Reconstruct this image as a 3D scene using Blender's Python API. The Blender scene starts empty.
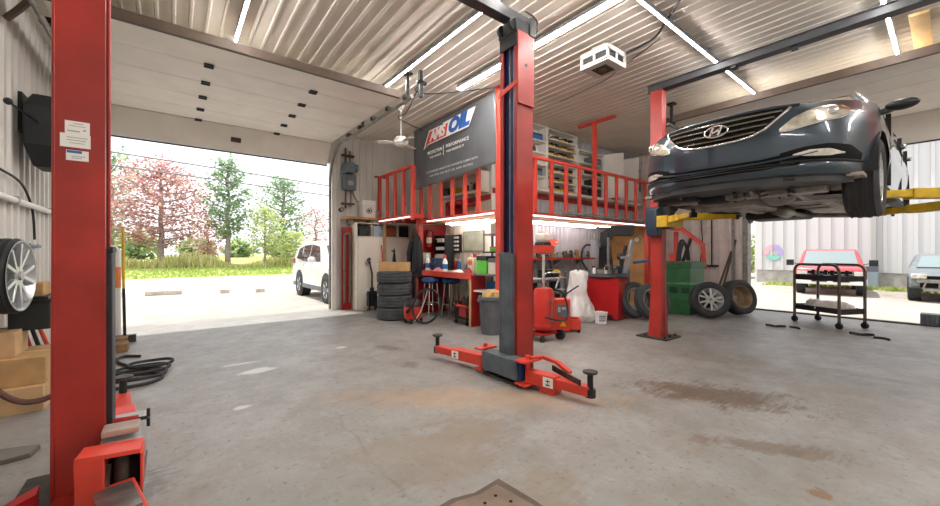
import bpy, bmesh, math, random
from mathutils import Vector, Matrix
R_ = random.Random(7)
SC = bpy.context.scene
COL = SC.collection
PI = math.pi

def lin(c):
    c = c / 255.0
    return c / 12.92 if c <= 0.04045 else ((c + 0.055) / 1.055) ** 2.4

def rgb(h):
    return tuple(lin(int(h[i:i + 2], 16)) for i in (0, 2, 4)) + (1.0,)

MATS = {}
def mat(name, col, rough=0.5, metal=0.0, vary=0.0, scale=6.0, bump=0.0, bscale=40.0, coat=0.0, alpha=1.0, trans=0.0, col2=None):
    """principled material, with an optional procedural noise variation and bump"""
    m = bpy.data.materials.new(name); m.use_nodes = True
    nt = m.node_tree; b = nt.nodes['Principled BSDF']
    c = rgb(col) if isinstance(col, str) else col
    b.inputs['Base Color'].default_value = c
    b.inputs['Roughness'].default_value = rough
    b.inputs['Metallic'].default_value = metal
    b.inputs['Coat Weight'].default_value = coat
    b.inputs['Coat Roughness'].default_value = 0.06
    b.inputs['Alpha'].default_value = alpha
    b.inputs['Transmission Weight'].default_value = trans
    tc = nt.nodes.new('ShaderNodeTexCoord')
    if vary > 0 or col2:
        n = nt.nodes.new('ShaderNodeTexNoise'); n.inputs['Scale'].default_value = scale
        n.inputs['Detail'].default_value = 6.0
        nt.links.new(tc.outputs['Object'], n.inputs['Vector'])
        r = nt.nodes.new('ShaderNodeValToRGB')
        c2 = rgb(col2) if col2 else tuple(max(0, x * (1 - vary)) for x in c[:3]) + (1,)
        c1 = c if col2 else tuple(min(1, x * (1 + vary * .5)) for x in c[:3]) + (1,)
        r.color_ramp.elements[0].position = 0.35; r.color_ramp.elements[1].position = 0.65
        r.color_ramp.elements[0].color = c2; r.color_ramp.elements[1].color = c1
        nt.links.new(n.outputs['Fac'], r.inputs['Fac'])
        nt.links.new(r.outputs['Color'], b.inputs['Base Color'])
    if bump > 0:
        n2 = nt.nodes.new('ShaderNodeTexNoise'); n2.inputs['Scale'].default_value = bscale
        nt.links.new(tc.outputs['Object'], n2.inputs['Vector'])
        bp = nt.nodes.new('ShaderNodeBump'); bp.inputs['Strength'].default_value = bump
        bp.inputs['Distance'].default_value = 0.01
        nt.links.new(n2.outputs['Fac'], bp.inputs['Height'])
        nt.links.new(bp.outputs['Normal'], b.inputs['Normal'])
    MATS[name] = m
    return m

def emis(name, col, strength):
    m = bpy.data.materials.new(name); m.use_nodes = True
    nt = m.node_tree; nt.nodes.clear()
    o = nt.nodes.new('ShaderNodeOutputMaterial'); e = nt.nodes.new('ShaderNodeEmission')
    e.inputs['Color'].default_value = rgb(col); e.inputs['Strength'].default_value = strength
    nt.links.new(e.outputs[0], o.inputs[0])
    MATS[name] = m
    return m

# ------------------------------------------------------------------ mesh builder
def smooth_path(pts, k=5):
    out = []
    for i in range(len(pts) - 1):
        p0, p1, p2, p3 = pts[max(i - 1, 0)], pts[i], pts[i + 1], pts[min(i + 2, len(pts) - 1)]
        for j in range(k):
            t = j / k
            out.append((2 * p1 + (p2 - p0) * t + (2 * p0 - 5 * p1 + 4 * p2 - p3) * t * t + (3 * p1 - p0 - 3 * p2 + p3) * t ** 3) * .5)
    return out + [pts[-1]]
class MB:
    def __init__(s):
        s.v = []; s.f = []; s.m = []
    def add(s, vs, fs, m=0):
        o = len(s.v); s.v += [tuple(p) for p in vs]
        for f in fs:
            s.f.append(tuple(i + o for i in f)); s.m.append(m)
        return s
    def bx(s, x0, x1, y0, y1, z0, z1, m=0):
        vs = [(x0, y0, z0), (x1, y0, z0), (x1, y1, z0), (x0, y1, z0), (x0, y0, z1), (x1, y0, z1), (x1, y1, z1), (x0, y1, z1)]
        return s.add(vs, [(0, 3, 2, 1), (4, 5, 6, 7), (0, 1, 5, 4), (1, 2, 6, 5), (2, 3, 7, 6), (3, 0, 4, 7)], m)
    def bar(s, p0, p1, w, t, up=(0, 0, 1), m=0):
        """box from p0 to p1, width w (sideways) and thickness t (along up)"""
        p0 = Vector(p0); p1 = Vector(p1); d = (p1 - p0).normalized(); up = Vector(up)
        sd = d.cross(up)
        if sd.length < 1e-4: sd = d.cross(Vector((1, 0, 0)))
        sd.normalize(); u = sd.cross(d).normalized()
        vs = []
        for p in (p0, p1):
            for a, b in ((-1, -1), (1, -1), (1, 1), (-1, 1)):
                vs.append(p + sd * (a * w / 2) + u * (b * t / 2))
        return s.add(vs, [(3, 2, 1, 0), (4, 5, 6, 7), (0, 1, 5, 4), (1, 2, 6, 5), (2, 3, 7, 6), (3, 0, 4, 7)], m)
    def cyl(s, p0, p1, r0, r1=None, n=16, m=0, caps=True):
        r1 = r0 if r1 is None else r1
        p0 = Vector(p0); p1 = Vector(p1); d = (p1 - p0).normalized()
        a = d.orthogonal().normalized(); b = d.cross(a)
        vs = []
        for p, r in ((p0, r0), (p1, r1)):
            for i in range(n):
                t = 2 * PI * i / n
                vs.append(p + a * (r * math.cos(t)) + b * (r * math.sin(t)))
        fs = [(i, (i + 1) % n, n + (i + 1) % n, n + i) for i in range(n)]
        if caps: fs += [tuple(range(n - 1, -1, -1)), tuple(range(n, 2 * n))]
        return s.add(vs, fs, m)
    def tube(s, pts, r, n=8, m=0, closed=False):
        pts = [Vector(p) for p in pts]
        if 4 <= len(pts) <= 10 and not closed and not isinstance(r, (list, tuple)): pts = smooth_path(pts)
        N = len(pts); vs = []; a = None
        for i, p in enumerate(pts):
            if closed: d = (pts[(i + 1) % N] - pts[i - 1])
            else: d = pts[min(i + 1, N - 1)] - pts[max(i - 1, 0)]
            d.normalize()
            if a is None: a = d.orthogonal().normalized()
            a = (a - d * a.dot(d))
            a = a.normalized() if a.length > 1e-6 else d.orthogonal().normalized()
            b = d.cross(a)
            rr = r[i] if isinstance(r, (list, tuple)) else r
            for k in range(n):
                t = 2 * PI * k / n
                vs.append(p + a * (rr * math.cos(t)) + b * (rr * math.sin(t)))
        fs = []
        for i in range(N if closed else N - 1):
            j = (i + 1) % N
            for k in range(n):
                fs.append((i * n + k, i * n + (k + 1) % n, j * n + (k + 1) % n, j * n + k))
        if not closed: fs += [tuple(range(n - 1, -1, -1)), tuple(range((N - 1) * n, N * n))]
        return s.add(vs, fs, m)
    def lathe(s, prof, c=(0, 0, 0), ax='z', n=24, m=0, closed=False):
        """prof: list of (radius, height along axis)"""
        vs = []
        for r, h in prof:
            for k in range(n):
                t = 2 * PI * k / n; x, y = r * math.cos(t), r * math.sin(t)
                if ax == 'z': p = (x, y, h)
                elif ax == 'x': p = (h, x, y)
                else: p = (y, h, x)
                vs.append((p[0] + c[0], p[1] + c[1], p[2] + c[2]))
        fs = []; N = len(prof)
        for i in range(N if closed else N - 1):
            j = (i + 1) % N
            for k in range(n):
                fs.append((i * n + k, i * n + (k + 1) % n, j * n + (k + 1) % n, j * n + k))
        if not closed:
            if prof[0][0] > 1e-5: fs.append(tuple(range(n - 1, -1, -1)))
            if prof[-1][0] > 1e-5: fs.append(tuple(range((N - 1) * n, N * n)))
        return s.add(vs, fs, m)
    def prism(s, poly, off, m=0):
        """poly: 3D points of a flat polygon; off: extrusion vector"""
        n = len(poly); off = Vector(off)
        vs = [Vector(p) for p in poly] + [Vector(p) + off for p in poly]
        return s.add(vs, [tuple(range(n - 1, -1, -1)), tuple(range(n, 2 * n))] + [(i, (i + 1) % n, n + (i + 1) % n, n + i) for i in range(n)], m)
    def grid(s, fn, nu, nv, m=0, skip=None):
        vs = [fn(i / nu, j / nv) for i in range(nu + 1) for j in range(nv + 1)]
        fs = [(i * (nv + 1) + j, (i + 1) * (nv + 1) + j, (i + 1) * (nv + 1) + j + 1, i * (nv + 1) + j + 1) for i in range(nu) for j in range(nv) if not (skip and skip(i, j))]
        return s.add(vs, fs, m)
    def ball(s, c, r, sc=(1, 1, 1), n=12, m=0):
        prof = [(r * math.sin(PI * i / n), -r * math.cos(PI * i / n)) for i in range(n + 1)]
        t = MB().lathe(prof, n=n * 2)
        return s.add([(p[0] * sc[0] + c[0], p[1] * sc[1] + c[1], p[2] * sc[2] + c[2]) for p in t.v], t.f, m)
    def xf(s, M):
        s.v = [tuple(M @ Vector(p)) for p in s.v]; return s
    def join(s, o, m=None):
        k = len(s.v); s.v += o.v
        for f, mm in zip(o.f, o.m):
            s.f.append(tuple(i + k for i in f)); s.m.append(mm if m is None else m)
        return s

LOC = {}
def rootof(o):
    while o.parent: o = o.parent
    return o

def mesh_obj(name, mb, mats, off=(0, 0, 0), bev=0.0, smooth=True, ang=35, solid=0.0, recalc=True):
    if not isinstance(mats, (list, tuple)): mats = [mats]
    me = bpy.data.meshes.new(name)
    me.from_pydata([(p[0] - off[0], p[1] - off[1], p[2] - off[2]) for p in mb.v], [], mb.f)
    for m in mats: me.materials.append(m)
    for p, i in zip(me.polygons, mb.m): p.material_index = i
    if recalc:
        bm = bmesh.new(); bm.from_mesh(me)
        bmesh.ops.remove_doubles(bm, verts=bm.verts, dist=1e-5)
        bmesh.ops.recalc_face_normals(bm, faces=bm.faces)
        bm.to_mesh(me); bm.free()
    me.validate()
    if smooth:
        me.shade_smooth(); me.set_sharp_from_angle(angle=math.radians(ang))
    o = bpy.data.objects.new(name, me); COL.objects.link(o)
    if solid:
        md = o.modifiers.new('solid', 'SOLIDIFY'); md.thickness = solid; md.offset = -1
    if bev:
        md = o.modifiers.new('bevel', 'BEVEL'); md.width = bev; md.segments = 2; md.limit_method = 'ANGLE'; md.angle_limit = math.radians(40)
    return o

def tag(o, label=None, cat=None, group=None, kind=None):
    if label: o['label'] = label
    if cat: o['category'] = cat
    if group: o['group'] = group
    if kind: o['kind'] = kind
    return o

def T(name, label, cat, loc, group=None):
    o = bpy.data.objects.new(name, None); COL.objects.link(o); o.location = loc
    o.empty_display_size = 0.1
    tag(o, label, cat, group); LOC[o.name] = tuple(loc)
    return o

def P(name, mb, mats, par, label=None, local=False, **k):
    """a part (or sub-part) of par; coordinates of mb are world ones unless local"""
    off = (0, 0, 0) if local else LOC[rootof(par).name]
    o = mesh_obj(name, mb, mats, off, **k); o.parent = par
    if label: o['label'] = label
    return o

def S(name, mb, mats, label, cat, group=None, kind=None, org=None, **k):
    """a thing that is one mesh; origin at the middle of its base"""
    xs = [p[0] for p in mb.v]; ys = [p[1] for p in mb.v]; zs = [p[2] for p in mb.v]
    if org is None: org = ((min(xs) + max(xs)) / 2, (min(ys) + max(ys)) / 2, min(zs))
    o = mesh_obj(name, mb, mats, org, **k); o.location = org
    LOC[o.name] = tuple(org)
    return tag(o, label, cat, group, kind)

def struct(name, mb, mats, par=None, **k):
    o = mesh_obj(name, mb, mats, **k)
    o['kind'] = 'structure'
    if par: o.parent = par
    return o

def dup(src, loc, label=None, rot=None, group=None):
    c = src.copy(); COL.objects.link(c); c.location = loc
    if rot is not None: c.rotation_euler = rot
    if label: c['label'] = label
    if group: c['group'] = group
    for ch in list(src.children):
        d = ch.copy(); COL.objects.link(d); d.parent = c
        for g in list(ch.children):
            e = g.copy(); COL.objects.link(e); e.parent = d
    return c

def text_mesh(txt, size, M, shear=0.0, ext=0.002, bold=0.0, space=1.0, align='CENTER', width=None):
    cu = bpy.data.curves.new('lettering', 'FONT'); cu.body = txt; cu.size = size; cu.shear = shear
    cu.extrude = ext; cu.offset = bold; cu.space_character = space; cu.align_x = align; cu.align_y = 'CENTER'
    cu.resolution_u = 3
    o = bpy.data.objects.new('lettering', cu); COL.objects.link(o)
    dg = bpy.context.evaluated_depsgraph_get()
    me = bpy.data.meshes.new_from_object(o.evaluated_get(dg))
    mb = MB()
    vs = [v.co.copy() for v in me.vertices]
    if width:
        w = max(v.x for v in vs) - min(v.x for v in vs)
        for v in vs: v.x *= width / w
    mb.add([M @ v for v in vs], [tuple(p.vertices) for p in me.polygons])
    bpy.data.objects.remove(o); bpy.data.curves.remove(cu); bpy.data.meshes.remove(me)
    return mb

# frames for writing: text x axis, text up, towards the viewer
def frame(o, x, y):
    x = Vector(x).normalized(); y = Vector(y).normalized(); z = x.cross(y)
    M = Matrix.Identity(4)
    for i in range(3):
        M[i][0], M[i][1], M[i][2], M[i][3] = x[i], y[i], z[i], o[i]
    return M

# ------------------------------------------------------------------ materials
red = mat('lift_red', 'A82D23', .42, vary=.25, scale=3.0, bump=.05, bscale=25)
red_d = mat('bench_red', 'A3161A', .45, vary=.2, scale=3)
red_b = mat('rail_red', 'D2402F', .45, vary=.15, scale=5)
orange_red = mat('cart_red', 'D23A26', .4, vary=.12)
navy = mat('channel_navy', '1F3768', .45)
slate = mat('slate_grey_paint', '5A636A', .5, vary=.25, scale=8)
dkmetal = mat('dark_metal', '2B2C2E', .45, metal=.4, vary=.3)
beamgrey = mat('beam_grey', '3C3D40', .5, vary=.2)
steel = mat('steel', '9A9A98', .35, metal=.9, vary=.25, scale=12)
steel_m = mat('matte_steel', '8E8A84', .55, metal=.5, vary=.3, scale=10)
chrome = mat('chrome', 'E4E4E4', .12, metal=1.0)
black = mat('black_plastic', '18191B', .45)
rubber = mat('rubber', '2E2F31', .75, vary=.25, scale=9, bump=.1, bscale=60)
rubber_l = mat('tyre_rubber', '45474A', .8, vary=.3, scale=7, bump=.12, bscale=50)
alu = mat('alloy_silver', 'C3C5C8', .28, metal=.75)
white_p = mat('white_paint', 'E6E2DA', .5, vary=.06, scale=3)
white_g = mat('white_plastic', 'EDEBE6', .4)
cream = mat('cream_panel', 'E4DCCB', .6, vary=.06)
board_tan = mat('cardboard', 'BE9867', .85, vary=.15, scale=7)
board_pale = mat('pale_wood', 'C9A67A', .75, vary=.2, scale=5)
ply = mat('plywood', 'C4955E', .7, vary=.22, scale=3.5)
yellow = mat('lift_yellow', 'D2AC22', .5, vary=.25, scale=9)
tool_y = mat('tool_yellow', 'D9A91E', .5)
green_bin = mat('bin_green', '33683F', .45, vary=.2, scale=6)
lime = mat('lime_green', '5CC935', .45)
blue = mat('mid_blue', '2C6CA4', .4)
blue_d = mat('dark_blue', '27415E', .45)
pink = mat('pink_rag', 'D9808A', .8)
brown = mat('brown_hose', '5D3B31', .6)
grey = mat('can_grey', '62666A', .55, vary=.15)
grey_l = mat('light_grey', 'A9A9A6', .5)
grease = mat('greasy_metal', '4A443C', .5, metal=.4, vary=.5, scale=14)
under = mat('underbody_metal', '6E675E', .5, metal=.45, vary=.55, scale=9, bump=.3, bscale=30)
under_d = mat('underbody_black', '1E1F20', .6, vary=.4)
wall_m = mat('wall_metal', 'D6D3CC', .45, metal=.0, vary=.07, scale=2.5)
wall_gal = mat('galvanised_wall', 'B4B2B6', .42, metal=.35, vary=.12, scale=5)
wall_pink = mat('end_wall_metal', 'E0D3CC', .5, vary=.1)
ceil_m = mat('ceiling_metal', 'E2DACD', .75, vary=.09, scale=1.6)
door_m = mat('door_panel', 'EFE9DF', .55, vary=.05, scale=3)
trim_m = mat('brown_trim', '5A4A3E', .6, vary=.2)
glass_d = mat('dark_glass', '1C2428', .08, coat=.3)
bag_m = mat('white_bag', 'DEDBD8', .35, bump=.6, bscale=14)
jacket_m = mat('black_cloth', '1D1E22', .8, bump=.4, bscale=18)
led = emis('led_tube', 'FFFAF6', 95.0)
led_soft = emis('under_shelf_tube', 'FFF2F0', 22.0)
led_edge = emis('edge_led', 'FFF0EE', 2.6)
halo = emis('red_glow', 'FF4A38', 1.5)  # self-glowing red for the small box on the drainer tray

# ------------------------------------------------------------------ the floor
def floor_material():
    m = bpy.data.materials.new('concrete_floor'); m.use_nodes = True
    nt = m.node_tree; b = nt.nodes['Principled BSDF']; L = nt.links.new; N = nt.nodes.new
    tc = N('ShaderNodeTexCoord')
    def noise(sc, det=6, rough=.6, sx=1, sy=1):
        mp = N('ShaderNodeMapping'); mp.inputs['Scale'].default_value = (sx, sy, 1)
        L(tc.outputs['Object'], mp.inputs['Vector'])
        n = N('ShaderNodeTexNoise'); n.inputs['Scale'].default_value = sc; n.inputs['Detail'].default_value = det
        n.inputs['Roughness'].default_value = rough; L(mp.outputs[0], n.inputs['Vector']); return n.outputs['Fac']
    def ramp(f, p0, p1, c0=(0, 0, 0, 1), c1=(1, 1, 1, 1)):
        r = N('ShaderNodeValToRGB'); e = r.color_ramp.elements
        e[0].position = p0; e[1].position = p1; e[0].color = c0; e[1].color = c1; L(f, r.inputs[0]); return r.outputs[0]
    def mix(fac, a, bb):
        x = N('ShaderNodeMix'); x.data_type = 'RGBA'
        L(fac, x.inputs['Factor']) if not isinstance(fac, float) else setattr(x.inputs['Factor'], 'default_value', fac)
        for k, v in ((6, a), (7, bb)):
            if isinstance(v, tuple): x.inputs[k].default_value = v
            else: L(v, x.inputs[k])
        return x.outputs[2]
    def mth(op, a, bb=None):
        x = N('ShaderNodeMath'); x.operation = op
        for k, v in ((0, a), (1, bb)):
            if v is None: continue
            if isinstance(v, (int, float)): x.inputs[k].default_value = v
            else: L(v, x.inputs[k])
        return x.outputs[0]
    base = ramp(noise(.9, 8), .3, .7, rgb('868480'), rgb('9D9B98'))
    base = mix(mth('MULTIPLY', ramp(noise(3.2, 8, .7), .42, .70), .6), base, rgb('7C7266'))
    base = mix(mth('MULTIPLY', ramp(noise(7, 8, .75, 1.0, 2.5), .56, .72), .5), base, rgb('756A5D'))
    base = mix(mth('MULTIPLY', ramp(noise(22, 6, .72), .57, .68), .75), base, rgb('5A5147'))
    base = mix(mth('MULTIPLY', ramp(noise(9, 6, .7, 2.0, .8), .55, .75), .22), base, rgb('C9C6C1'))
    # worn brownish band and separate stains: (x, y, rx, ry, turn, colour, strength)
    sep = N('ShaderNodeSeparateXYZ'); L(tc.outputs['Object'], sep.inputs[0])
    edge = noise(5, 6, .7)
    streak = noise(9, 6, .7, .6, 4.0)
    spots = [(3.75, 1.3, .34, .75, .5, '5F4A36', .8), (3.0, .75, .12, .5, .6, '6B5742', .6), (5.0, 1.75, .2, .6, .4, '8A7B68', .5),
             (1.7, 2.1, .35, .35, 0, '7F7160', .5), (1.35, 1.95, .5, .3, .4, '857665', .5), (2.1, 2.5, 1.4, .28, -.7, 'A88D70', .6),
             (2.64, .41, .05, .07, .4, '7A5A3C', .8), (3.05, .62, .10, .05, 0, '6A5A4A', .5), (1.08, 2.2, .3, .2, 0, '8B8172', .5),
             (2.25, 4.6, .12, .25, .3, '5A5048', .6), (2.1, 3.75, .1, .16, 0, '5F564D', .6), (4.7, .6, .3, .6, .2, '8C8173', .45),
             (6.3, 2.6, .25, .5, .3, '7F7163', .6), (1.35, 1.2, .5, .25, .6, '857764', .6), (-.35, 2.62, .45, .3, 0, '4E4740', .5)]
    for x, y, rx, ry, a, c, st in spots:
        dx = mth('SUBTRACT', sep.outputs[0], x); dy = mth('SUBTRACT', sep.outputs[1], y)
        ca, sa = math.cos(a), math.sin(a)
        u = mth('DIVIDE', mth('ADD', mth('MULTIPLY', dx, ca), mth('MULTIPLY', dy, sa)), rx)
        v = mth('DIVIDE', mth('SUBTRACT', mth('MULTIPLY', dy, ca), mth('MULTIPLY', dx, sa)), ry)
        d = mth('SQRT', mth('ADD', mth('MULTIPLY', u, u), mth('MULTIPLY', v, v)))
        d = mth('ADD', d, mth('MULTIPLY', mth('SUBTRACT', edge, .5), 2.6))
        d = mth('ADD', d, mth('MULTIPLY', mth('SUBTRACT', streak, .5), 1.8))
        base = mix(mth('MULTIPLY', ramp(d, .55, 1.25, (1, 1, 1, 1), (0, 0, 0, 1)), st), base, rgb(c))
    # pale worn patches near the left door
    for x, y, rx, ry, st in [(.72, 4.55, .2, .12, .6), (.62, 4.95, .2, .05, .45), (1.75, 5.0, .09, .06, .7), (.45, 3.55, .07, .05, .5)]:
        u = mth('DIVIDE', mth('SUBTRACT', sep.outputs[0], x), rx); v = mth('DIVIDE', mth('SUBTRACT', sep.outputs[1], y), ry)
        d = mth('SQRT', mth('ADD', mth('MULTIPLY', u, u), mth('MULTIPLY', v, v)))
        d = mth('ADD', d, mth('MULTIPLY', mth('SUBTRACT', edge, .5), 2.0))
        base = mix(mth('MULTIPLY', ramp(d, .6, 1.1, (1, 1, 1, 1), (0, 0, 0, 1)), st), base, rgb('E3E3E0'))
    # saw-cut joints and wandering cracks
    vo = N('ShaderNodeTexVoronoi'); vo.feature = 'DISTANCE_TO_EDGE'; vo.inputs['Scale'].default_value = .22
    wob = N('ShaderNodeMixRGB'); wob.blend_type = 'ADD'; wob.inputs[0].default_value = .25
    nn = N('ShaderNodeTexNoise'); nn.inputs['Scale'].default_value = 2.0; L(tc.outputs['Object'], nn.inputs['Vector'])
    L(tc.outputs['Object'], wob.inputs[1]); L(nn.outputs['Color'], wob.inputs[2]); L(wob.outputs[0], vo.inputs['Vector'])
    crack = ramp(vo.outputs['Distance'], .0, .0022, (1, 1, 1, 1), (0, 0, 0, 1))
    base = mix(mth('MULTIPLY', crack, mth('MULTIPLY', ramp(noise(1.3, 3), .5, .6), .25)), base, rgb('3F3932'))
    L(base, b.inputs['Base Color'])
    L(ramp(noise(4, 6, .7), .3, .75, (.34, .34, .34, 1), (.62, .62, .62, 1)), b.inputs['Roughness'])
    bp = N('ShaderNodeBump'); bp.inputs['Strength'].default_value = .18; bp.inputs['Distance'].default_value = .01
    L(noise(30, 6, .7), bp.inputs['Height']); L(bp.outputs[0], b.inputs['Normal'])
    return m
floor_m = floor_material()

# room: x from the left wall to the right door wall, y from behind the camera to the far door wall
XW, XE, YS, YN, HC = -1.26, 10.1, -4.2, 8.5, 3.90
fl = MB(); fl.bx(XW - .1, XE + .1, YS - .1, YN + .1, -.2, 0)
struct('floor', fl, floor_m, smooth=False)

def ribs(a0, a1, pitch=.23, w=.05, h=.028):
    """profile of ribbed sheet along one axis: list of (position, height)"""
    out = [(a0, 0)]; a = a0 + pitch / 2
    while a + w < a1:
        out += [(a - w / 2 - .012, 0), (a - w / 2, h), (a + w / 2, h), (a + w / 2 + .012, 0)]
        # two faint stiffeners between the ribs
        a += pitch
    out.append((a1, 0)); return out

def sheet(prof, q0, q1, place, m=0):
    """ribbed sheet swept from q0 to q1; place(p, q, h) gives the 3D point"""
    mb = MB(); n = len(prof); vs = []
    for p, hh in prof: vs += [place(p, q0, hh), place(p, q1, hh)]
    mb.add(vs, [(2 * i, 2 * i + 1, 2 * i + 3, 2 * i + 2) for i in range(n - 1)], m)
    return mb

def backing(mb, *b):
    return mb.bx(*b)

ce = sheet(ribs(XW, XE, .15, .022, .010), YS, YN, lambda p, q, hh: (p, q, HC - hh))
ce.bx(XW - .1, XE + .1, YS - .1, YN + .1, HC + .002, HC + .1)
struct('ceiling', ce, ceil_m, smooth=False)

# left wall
w = sheet(ribs(YS, YN, .2, .05, .026), 0, HC, lambda p, q, hh: (XW + hh, p, q))
w.bx(XW - .1, XW - .002, YS - .1, YN + .1, 0, HC)
struct('wall_left', w, wall_m, smooth=False)
# wall with the left vehicle door (y = YN)
DX0, DX1, DH = -.92, 2.78, 3.24
w = sheet(ribs(DX1 + .1, XE, .16, .035, .02), 0, HC, lambda p, q, hh: (p, YN - hh, q))
w.bx(DX1 + .1, XE + .1, YN + .002, YN + .16, 0, HC)
w.bx(XW, DX0, YN + .002, YN + .16, 0, HC); w.bx(DX0, DX1 + .1, YN + .002, YN + .16, DH, HC)
struct('wall_far', w, wall_m, smooth=False)
# wall with the right vehicle door (x = XE)
DY0, DY1 = -.95, 2.8
w = sheet(ribs(DY1 + .1, YN, .2, .045, .024), 0, HC, lambda p, q, hh: (XE - hh, p, q))
w.bx(XE + .002, XE + .16, DY1 + .1, YN, 0, HC)
w.bx(XE + .002, XE + .16, YS - .1, DY0, 0, HC); w.bx(XE + .002, XE + .16, DY0, DY1 + .1, DH, HC)
struct('wall_right', w, wall_pink, smooth=False)
w = sheet(ribs(XW, XE, .2, .05, .026), 0, HC, lambda p, q, hh: (p, YS + hh, q))
w.bx(XW, XE, YS - .1, YS - .002, 0, HC)
struct('wall_near', w, wall_m, smooth=False)
# inner walls that carry the gallery: one faces the right-hand bays, one faces the left door
XI, YI = 4.82, 5.45
w = sheet(ribs(XI + .083, XE, .12, .03, .018), 0, HC, lambda p, q, hh: (p, YI - hh, q))
w.bx(XI + .083, XE - .03, YI + .002, YI + .08, 0, HC)
struct('wall_inner_right', w, wall_gal, smooth=False)
w = sheet(ribs(YI + .083, YN - .03, .17, .02, .012), 0, HC, lambda p, q, hh: (XI - hh, p, q))
w.bx(XI + .002, XI + .08, YI + .083, YN - .03, 0, HC)
struct('wall_inner_left', w, cream, smooth=False)
w = MB(); w.bx(XI - .02, XI + .082, YI - .022, YI + .082, 0, HC); struct('trim_6', w, white_p, smooth=False)

# jambs and thresholds
j = MB(); j.bx(DX1, DX1 + .1, YN - .03, YN + .2, 0, DH); struct('trim_1', j, white_p, bev=.004)
j = MB(); j.bx(DX0 - .08, DX0, YN - .03, YN + .2, 0, DH); struct('trim_2', j, white_p, bev=.004)
j = MB(); j.bx(XE - .03, XE + .2, DY1, DY1 + .1, 0, DH); struct('trim_3', j, steel_m, bev=.004)
j = MB(); j.bx(XE - .03, XE + .2, DY0 - .1, DY0, 0, DH); struct('trim_4', j, steel_m, bev=.004)
j = MB(); j.bx(XE + .02, XE + .14, DY0, DY1, 0, .025); struct('trim_5', j, grease, bev=.004)

# ------------------------------------------------------------------ overhead doors (open, stored under the ceiling)
DZ = 3.58
def sectional(name, along, sect, lip, y_in, x0, x1, nseg, hinge_at, label):
    """along: 'y' (door runs under the ceiling along y) or 'x'"""
    def pt(a, b, z): return (a, b, z) if along == 'y' else (b, a, z)
    root = T(name, label, 'door', pt((x0 + x1) / 2, sect, lip), None)
    step = (sect - y_in) / nseg
    for i in range(nseg):
        q0, q1 = y_in + i * step + .003, y_in + (i + 1) * step - .003
        mb = MB(); p, q = pt(x0, q0, DZ), pt(x1, q1, DZ + .05)
        mb.bx(min(p[0], q[0]), max(p[0], q[0]), min(p[1], q[1]), max(p[1], q[1]), DZ, DZ + .05)
        s = P('section', mb, door_m, root, bev=.006)
        if i < nseg:
            for a in hinge_at:
                hb = MB()
                c = pt(a, q1, DZ)
                hb.bx(c[0] - .05, c[0] + .05, c[1] - .05, c[1] + .05, DZ - .02, DZ - .001)
                hb.cyl((c[0] - .05, c[1], DZ - .022), (c[0] + .05, c[1], DZ - .022), .012, n=8) if along == 'y' else hb.cyl((c[0], c[1] - .05, DZ - .022), (c[0], c[1] + .05, DZ - .022), .012, n=8)
                P('hinge', hb, dkmetal, s)
    e = MB(); a, b = pt(x0, y_in - .05, 0), pt(x1, y_in, 0)
    e.bx(min(a[0], b[0]), max(a[0], b[0]), min(a[1], b[1]), max(a[1], b[1]), DZ - .03, DZ + .08)
    P('edge_stile', e, trim_m, root, bev=.004)
    # the bottom section still leans into the curve of the track
    w0, w1 = Vector(pt(x0, sect + .02, DZ)), Vector(pt(x0, sect + .3, lip))
    mb = MB(); u = pt(x1 - x0, 0, 0); th = Vector(pt(0, .045, .03))
    mb.prism([w0, w1, w1 + th, w0 + th], u)
    s = P('bottom_section', mb, door_m, root, bev=.004)
    sb = MB(); sb.prism([w1 - Vector((0, 0, .02)), w1 + Vector(pt(0, .05, -.02)), w1 + Vector(pt(0, .05, .0)), w1], u)
    P('rubber_seal', sb, rubber, s)
    if along == 'y':
        hm = MB(); c = (w0 + w1) / 2
        hm.bx(.86, 1.02, c.y - .03, c.y + .02, c.z - .05, c.z + .03)
        P('lift_handle', hm, trim_m, s)
    return root
sectional('sectional_door', 'y', 8.12, 3.17, 5.1, DX0 - .02, 2.66, 5, (.36, 1.6), 'white sectional overhead door stored open above the left bay')
sectional('sectional_door', 'x', 9.72, 3.15, 6.95, DY0, 3.02, 5, (-.75,), 'white sectional overhead door stored open above the raised car')

def track(label, pts, hang):
    root = T('door_track', label, 'track', pts[0])
    m = MB(); m.tube(pts, .028, n=6); P('rail', m, steel_m, root)
    for h in hang:
        hb = MB(); hb.bx(h[0] - .02, h[0] + .02, h[1] - .02, h[1] + .02, h[2], HC - .003); hb.bx(h[0] - .06, h[0] + .06, h[1] - .06, h[1] + .06, HC - .03, HC - .003)
        P('hanger', hb, dkmetal, root)
    for i in range(5):
        rb = MB()
        y = pts[-1][1] + (pts[-3][1] - pts[-1][1]) * (i + .3) / 5
        x = pts[-1][0] + (pts[-3][0] - pts[-1][0]) * (i + .3) / 5
        rb.bx(x - .045, x + .045, y - .045, y + .045, pts[-1][2] + .02, pts[-1][2] + .075)
        P('roller_bracket', rb, dkmetal, root)
    return root
def curve_track(fix, base_z, along, far, near):
    pts = []
    z0 = 2.75
    q = far
    arc = [(q, base_z), (q, z0)] + [(q - .75 * (1 - math.cos(t)), z0 + .75 * math.sin(t)) for t in [PI / 2 * k / 8 for k in range(1, 9)]] + [((q - .75) * .5 + near * .5, 3.5), (near, 3.5)]
    for a, z in arc: pts.append((fix, a, z) if along == 'y' else (a, fix, z))
    return pts
track('curved steel door track right of the left vehicle door', curve_track(2.72, .02, 'y', 8.42, 4.8), [(2.72, 4.95, 3.52), (2.72, 6.6, 3.52)])
track('steel door track beside the left wall', curve_track(DX0 - .06, .02, 'y', 8.42, 4.8), [(DX0 - .06, 4.95, 3.52)])
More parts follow.
